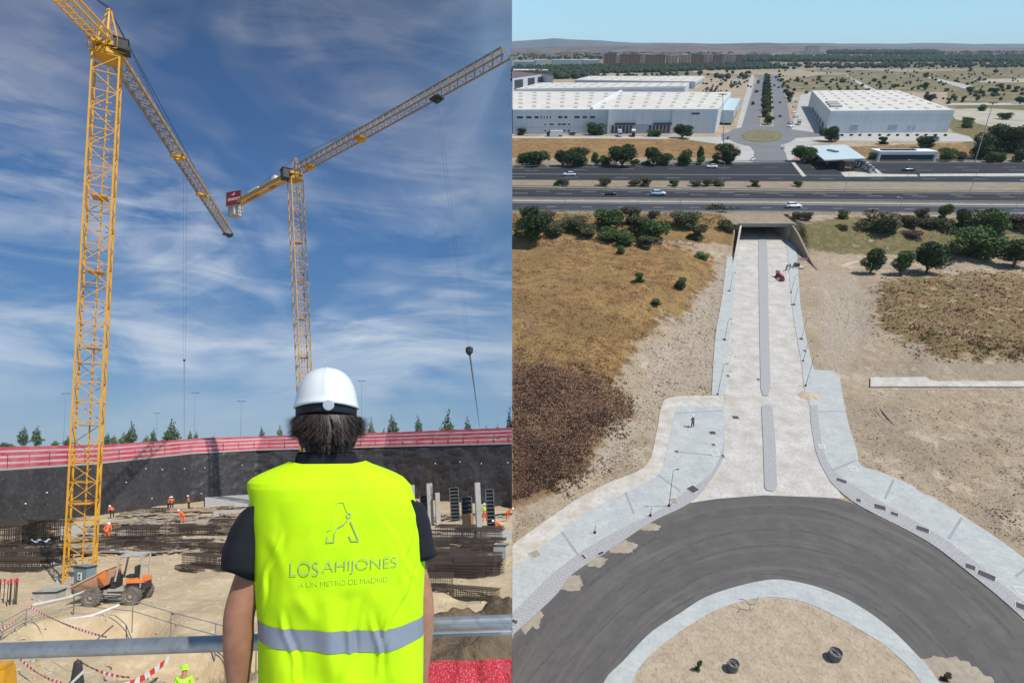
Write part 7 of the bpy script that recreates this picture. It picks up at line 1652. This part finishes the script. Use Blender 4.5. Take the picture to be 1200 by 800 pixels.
for i, (px, pb, w, top, lb) in enumerate([(615, 78, 26, 72.5, 'grey far hall leftmost'), (634, 78, 14, 70.5, 'bright white far hall second from the left'), (665, 76, 34, 70.5, 'pale cyan far hall in the middle'), (693, 76, 18, 71, 'grey far hall beside the brick blocks'), (611, 90, 18, 83, 'reddish low hall behind the dark left building'), (632, 88, 20, 83, 'grey low hall behind the dark left building')]):
    block(px, pb, w, top, [M_wwall2, M_white, M_cyan, M_wwall2, Mbr, M_wwall2][i], lb, 'industrial hall', 'industrial_hall', dep=60, flat=True)
rnd = random.Random(77)
mb = MB()
for _ in range(700):
    x, y = rnd.choice(((rnd.uniform(600, 900), rnd.uniform(62, 69.5)), (rnd.uniform(1100, 1260), rnd.uniform(61.5, 66)), (rnd.uniform(960, 1100), rnd.uniform(60, 62)))); p = PR(x, y, PZ); s = rnd.uniform(8, 26); mb.cur = rnd.choice((0, 1, 1, 2)); mb.box((p.x, p.y, PZ+s*.15), (s*1.6, s, rnd.uniform(7, 16)), rnd.uniform(-.2, .2))
tag(mb.build('distant_town', [M_b3, M_b2, M_b1], M=RF), 'spread of far pale and brown houses below the horizon', 'distant town', kind='stuff')
# hills
def hills(Y, base, amp, sx_, lb, m, seed, x0=0, lo=-20, w=9000):
    mb = MB(); n = 160; r0, r1, r2 = [], [], []
    for i in range(n+1):
        x = x0+(w)*i/n; z = base(x)+amp*fbm(x, seed, sx_, 5); r0.append((x, Y-900, lo)); r1.append((x, Y, max(lo+1, z))); r2.append((x, Y+900, lo))
    mid_ = [(a[0], Y-350+60*nz(a[0], seed, 0, .002), lo+(b[2]-lo)*(.62+.2*nz(a[0], seed, 4, .004))) for a, b in zip(r0, r1)]
    mb.loft([r0, mid_, r1, r2], closed=False); tag(mb.build('hills', m, M=RF, smooth=True), lb, kind='structure')
M_hill = mat('dry_hill', (.19, .135, .11), (.09, .085, .075), scale=.004, col3=(.28, .20, .14), scale3=.009, amt3=.6)
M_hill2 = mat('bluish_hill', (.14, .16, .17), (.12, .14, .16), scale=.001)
hw = lambda Y, px: (px-600)/F*(Y*math.cos(TH)+H*math.sin(TH))
def hh_(Y, py): # height over ground that shows at pixel row py at distance Y
    dy = py-PY; t = Y/(F*math.cos(TH)-dy*math.sin(TH)); return H-t*(F*math.sin(TH)+dy*math.cos(TH))
Yh = 5400
hills(Yh, lambda x: interp([(0, hh_(Yh, 56.5)), (hw(Yh, 720), hh_(Yh, 53.0)), (hw(Yh, 800), hh_(Yh, 50.6)), (hw(Yh, 880), hh_(Yh, 50.8)), (hw(Yh, 960), hh_(Yh, 53)), (hw(Yh, 1040), hh_(Yh, 55.5)), (hw(Yh, 1200), hh_(Yh, 56.5))], x), 10, .0017, 'long brown table hills at the horizon', M_hill, 3, w=hw(Yh, 1330))
Yk = 7800
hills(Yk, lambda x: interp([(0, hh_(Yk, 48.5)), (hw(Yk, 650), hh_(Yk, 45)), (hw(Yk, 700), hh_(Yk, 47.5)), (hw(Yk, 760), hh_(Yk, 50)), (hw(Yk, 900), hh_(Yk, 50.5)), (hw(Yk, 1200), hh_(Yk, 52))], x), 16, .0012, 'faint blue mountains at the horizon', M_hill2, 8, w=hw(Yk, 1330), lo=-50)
mb = MB(); a, b = PR(600.3, 58, 0), PR(1330, 58, 0)
mb.add([(0, 4000, PZ-.4), (hw(4000, 1340), 4000, PZ-.4), (hw(8300, 1340), 8300, -40), (0, 8300, -40)], [(0, 1, 2, 3)])
tag(mb.build('far_plain', mat('far_plain', (.17, .16, .12), (.13, .13, .10), scale=.002), M=RF), 'far plain', kind='structure')
# ---- air
hz = MB(); X1 = hw(16500, 1500)
HB = [(-600, -80, -40), (7200, 13200, 10400)]
hz.box(((-350+8800)/2, (-80+7600)/2, (-70+5500)/2), (8800+350, 7680, 5570))
M_hz = bpy.data.materials.new('haze_air'); M_hz.use_nodes = True; t = M_hz.node_tree; t.nodes.clear()
pv = t.nodes.new('ShaderNodeVolumePrincipled'); pv.inputs['Density'].default_value = 5.0e-5; pv.inputs['Color'].default_value = (.62, .78, .95, 1); pv.inputs['Anisotropy'].default_value = .2
oo = t.nodes.new('ShaderNodeOutputMaterial'); t.links.new(pv.outputs[0], oo.inputs['Volume'])
if USE_HAZE: tag(hz.build('haze', M_hz), 'pale blue summer haze', 'haze', kind='stuff')
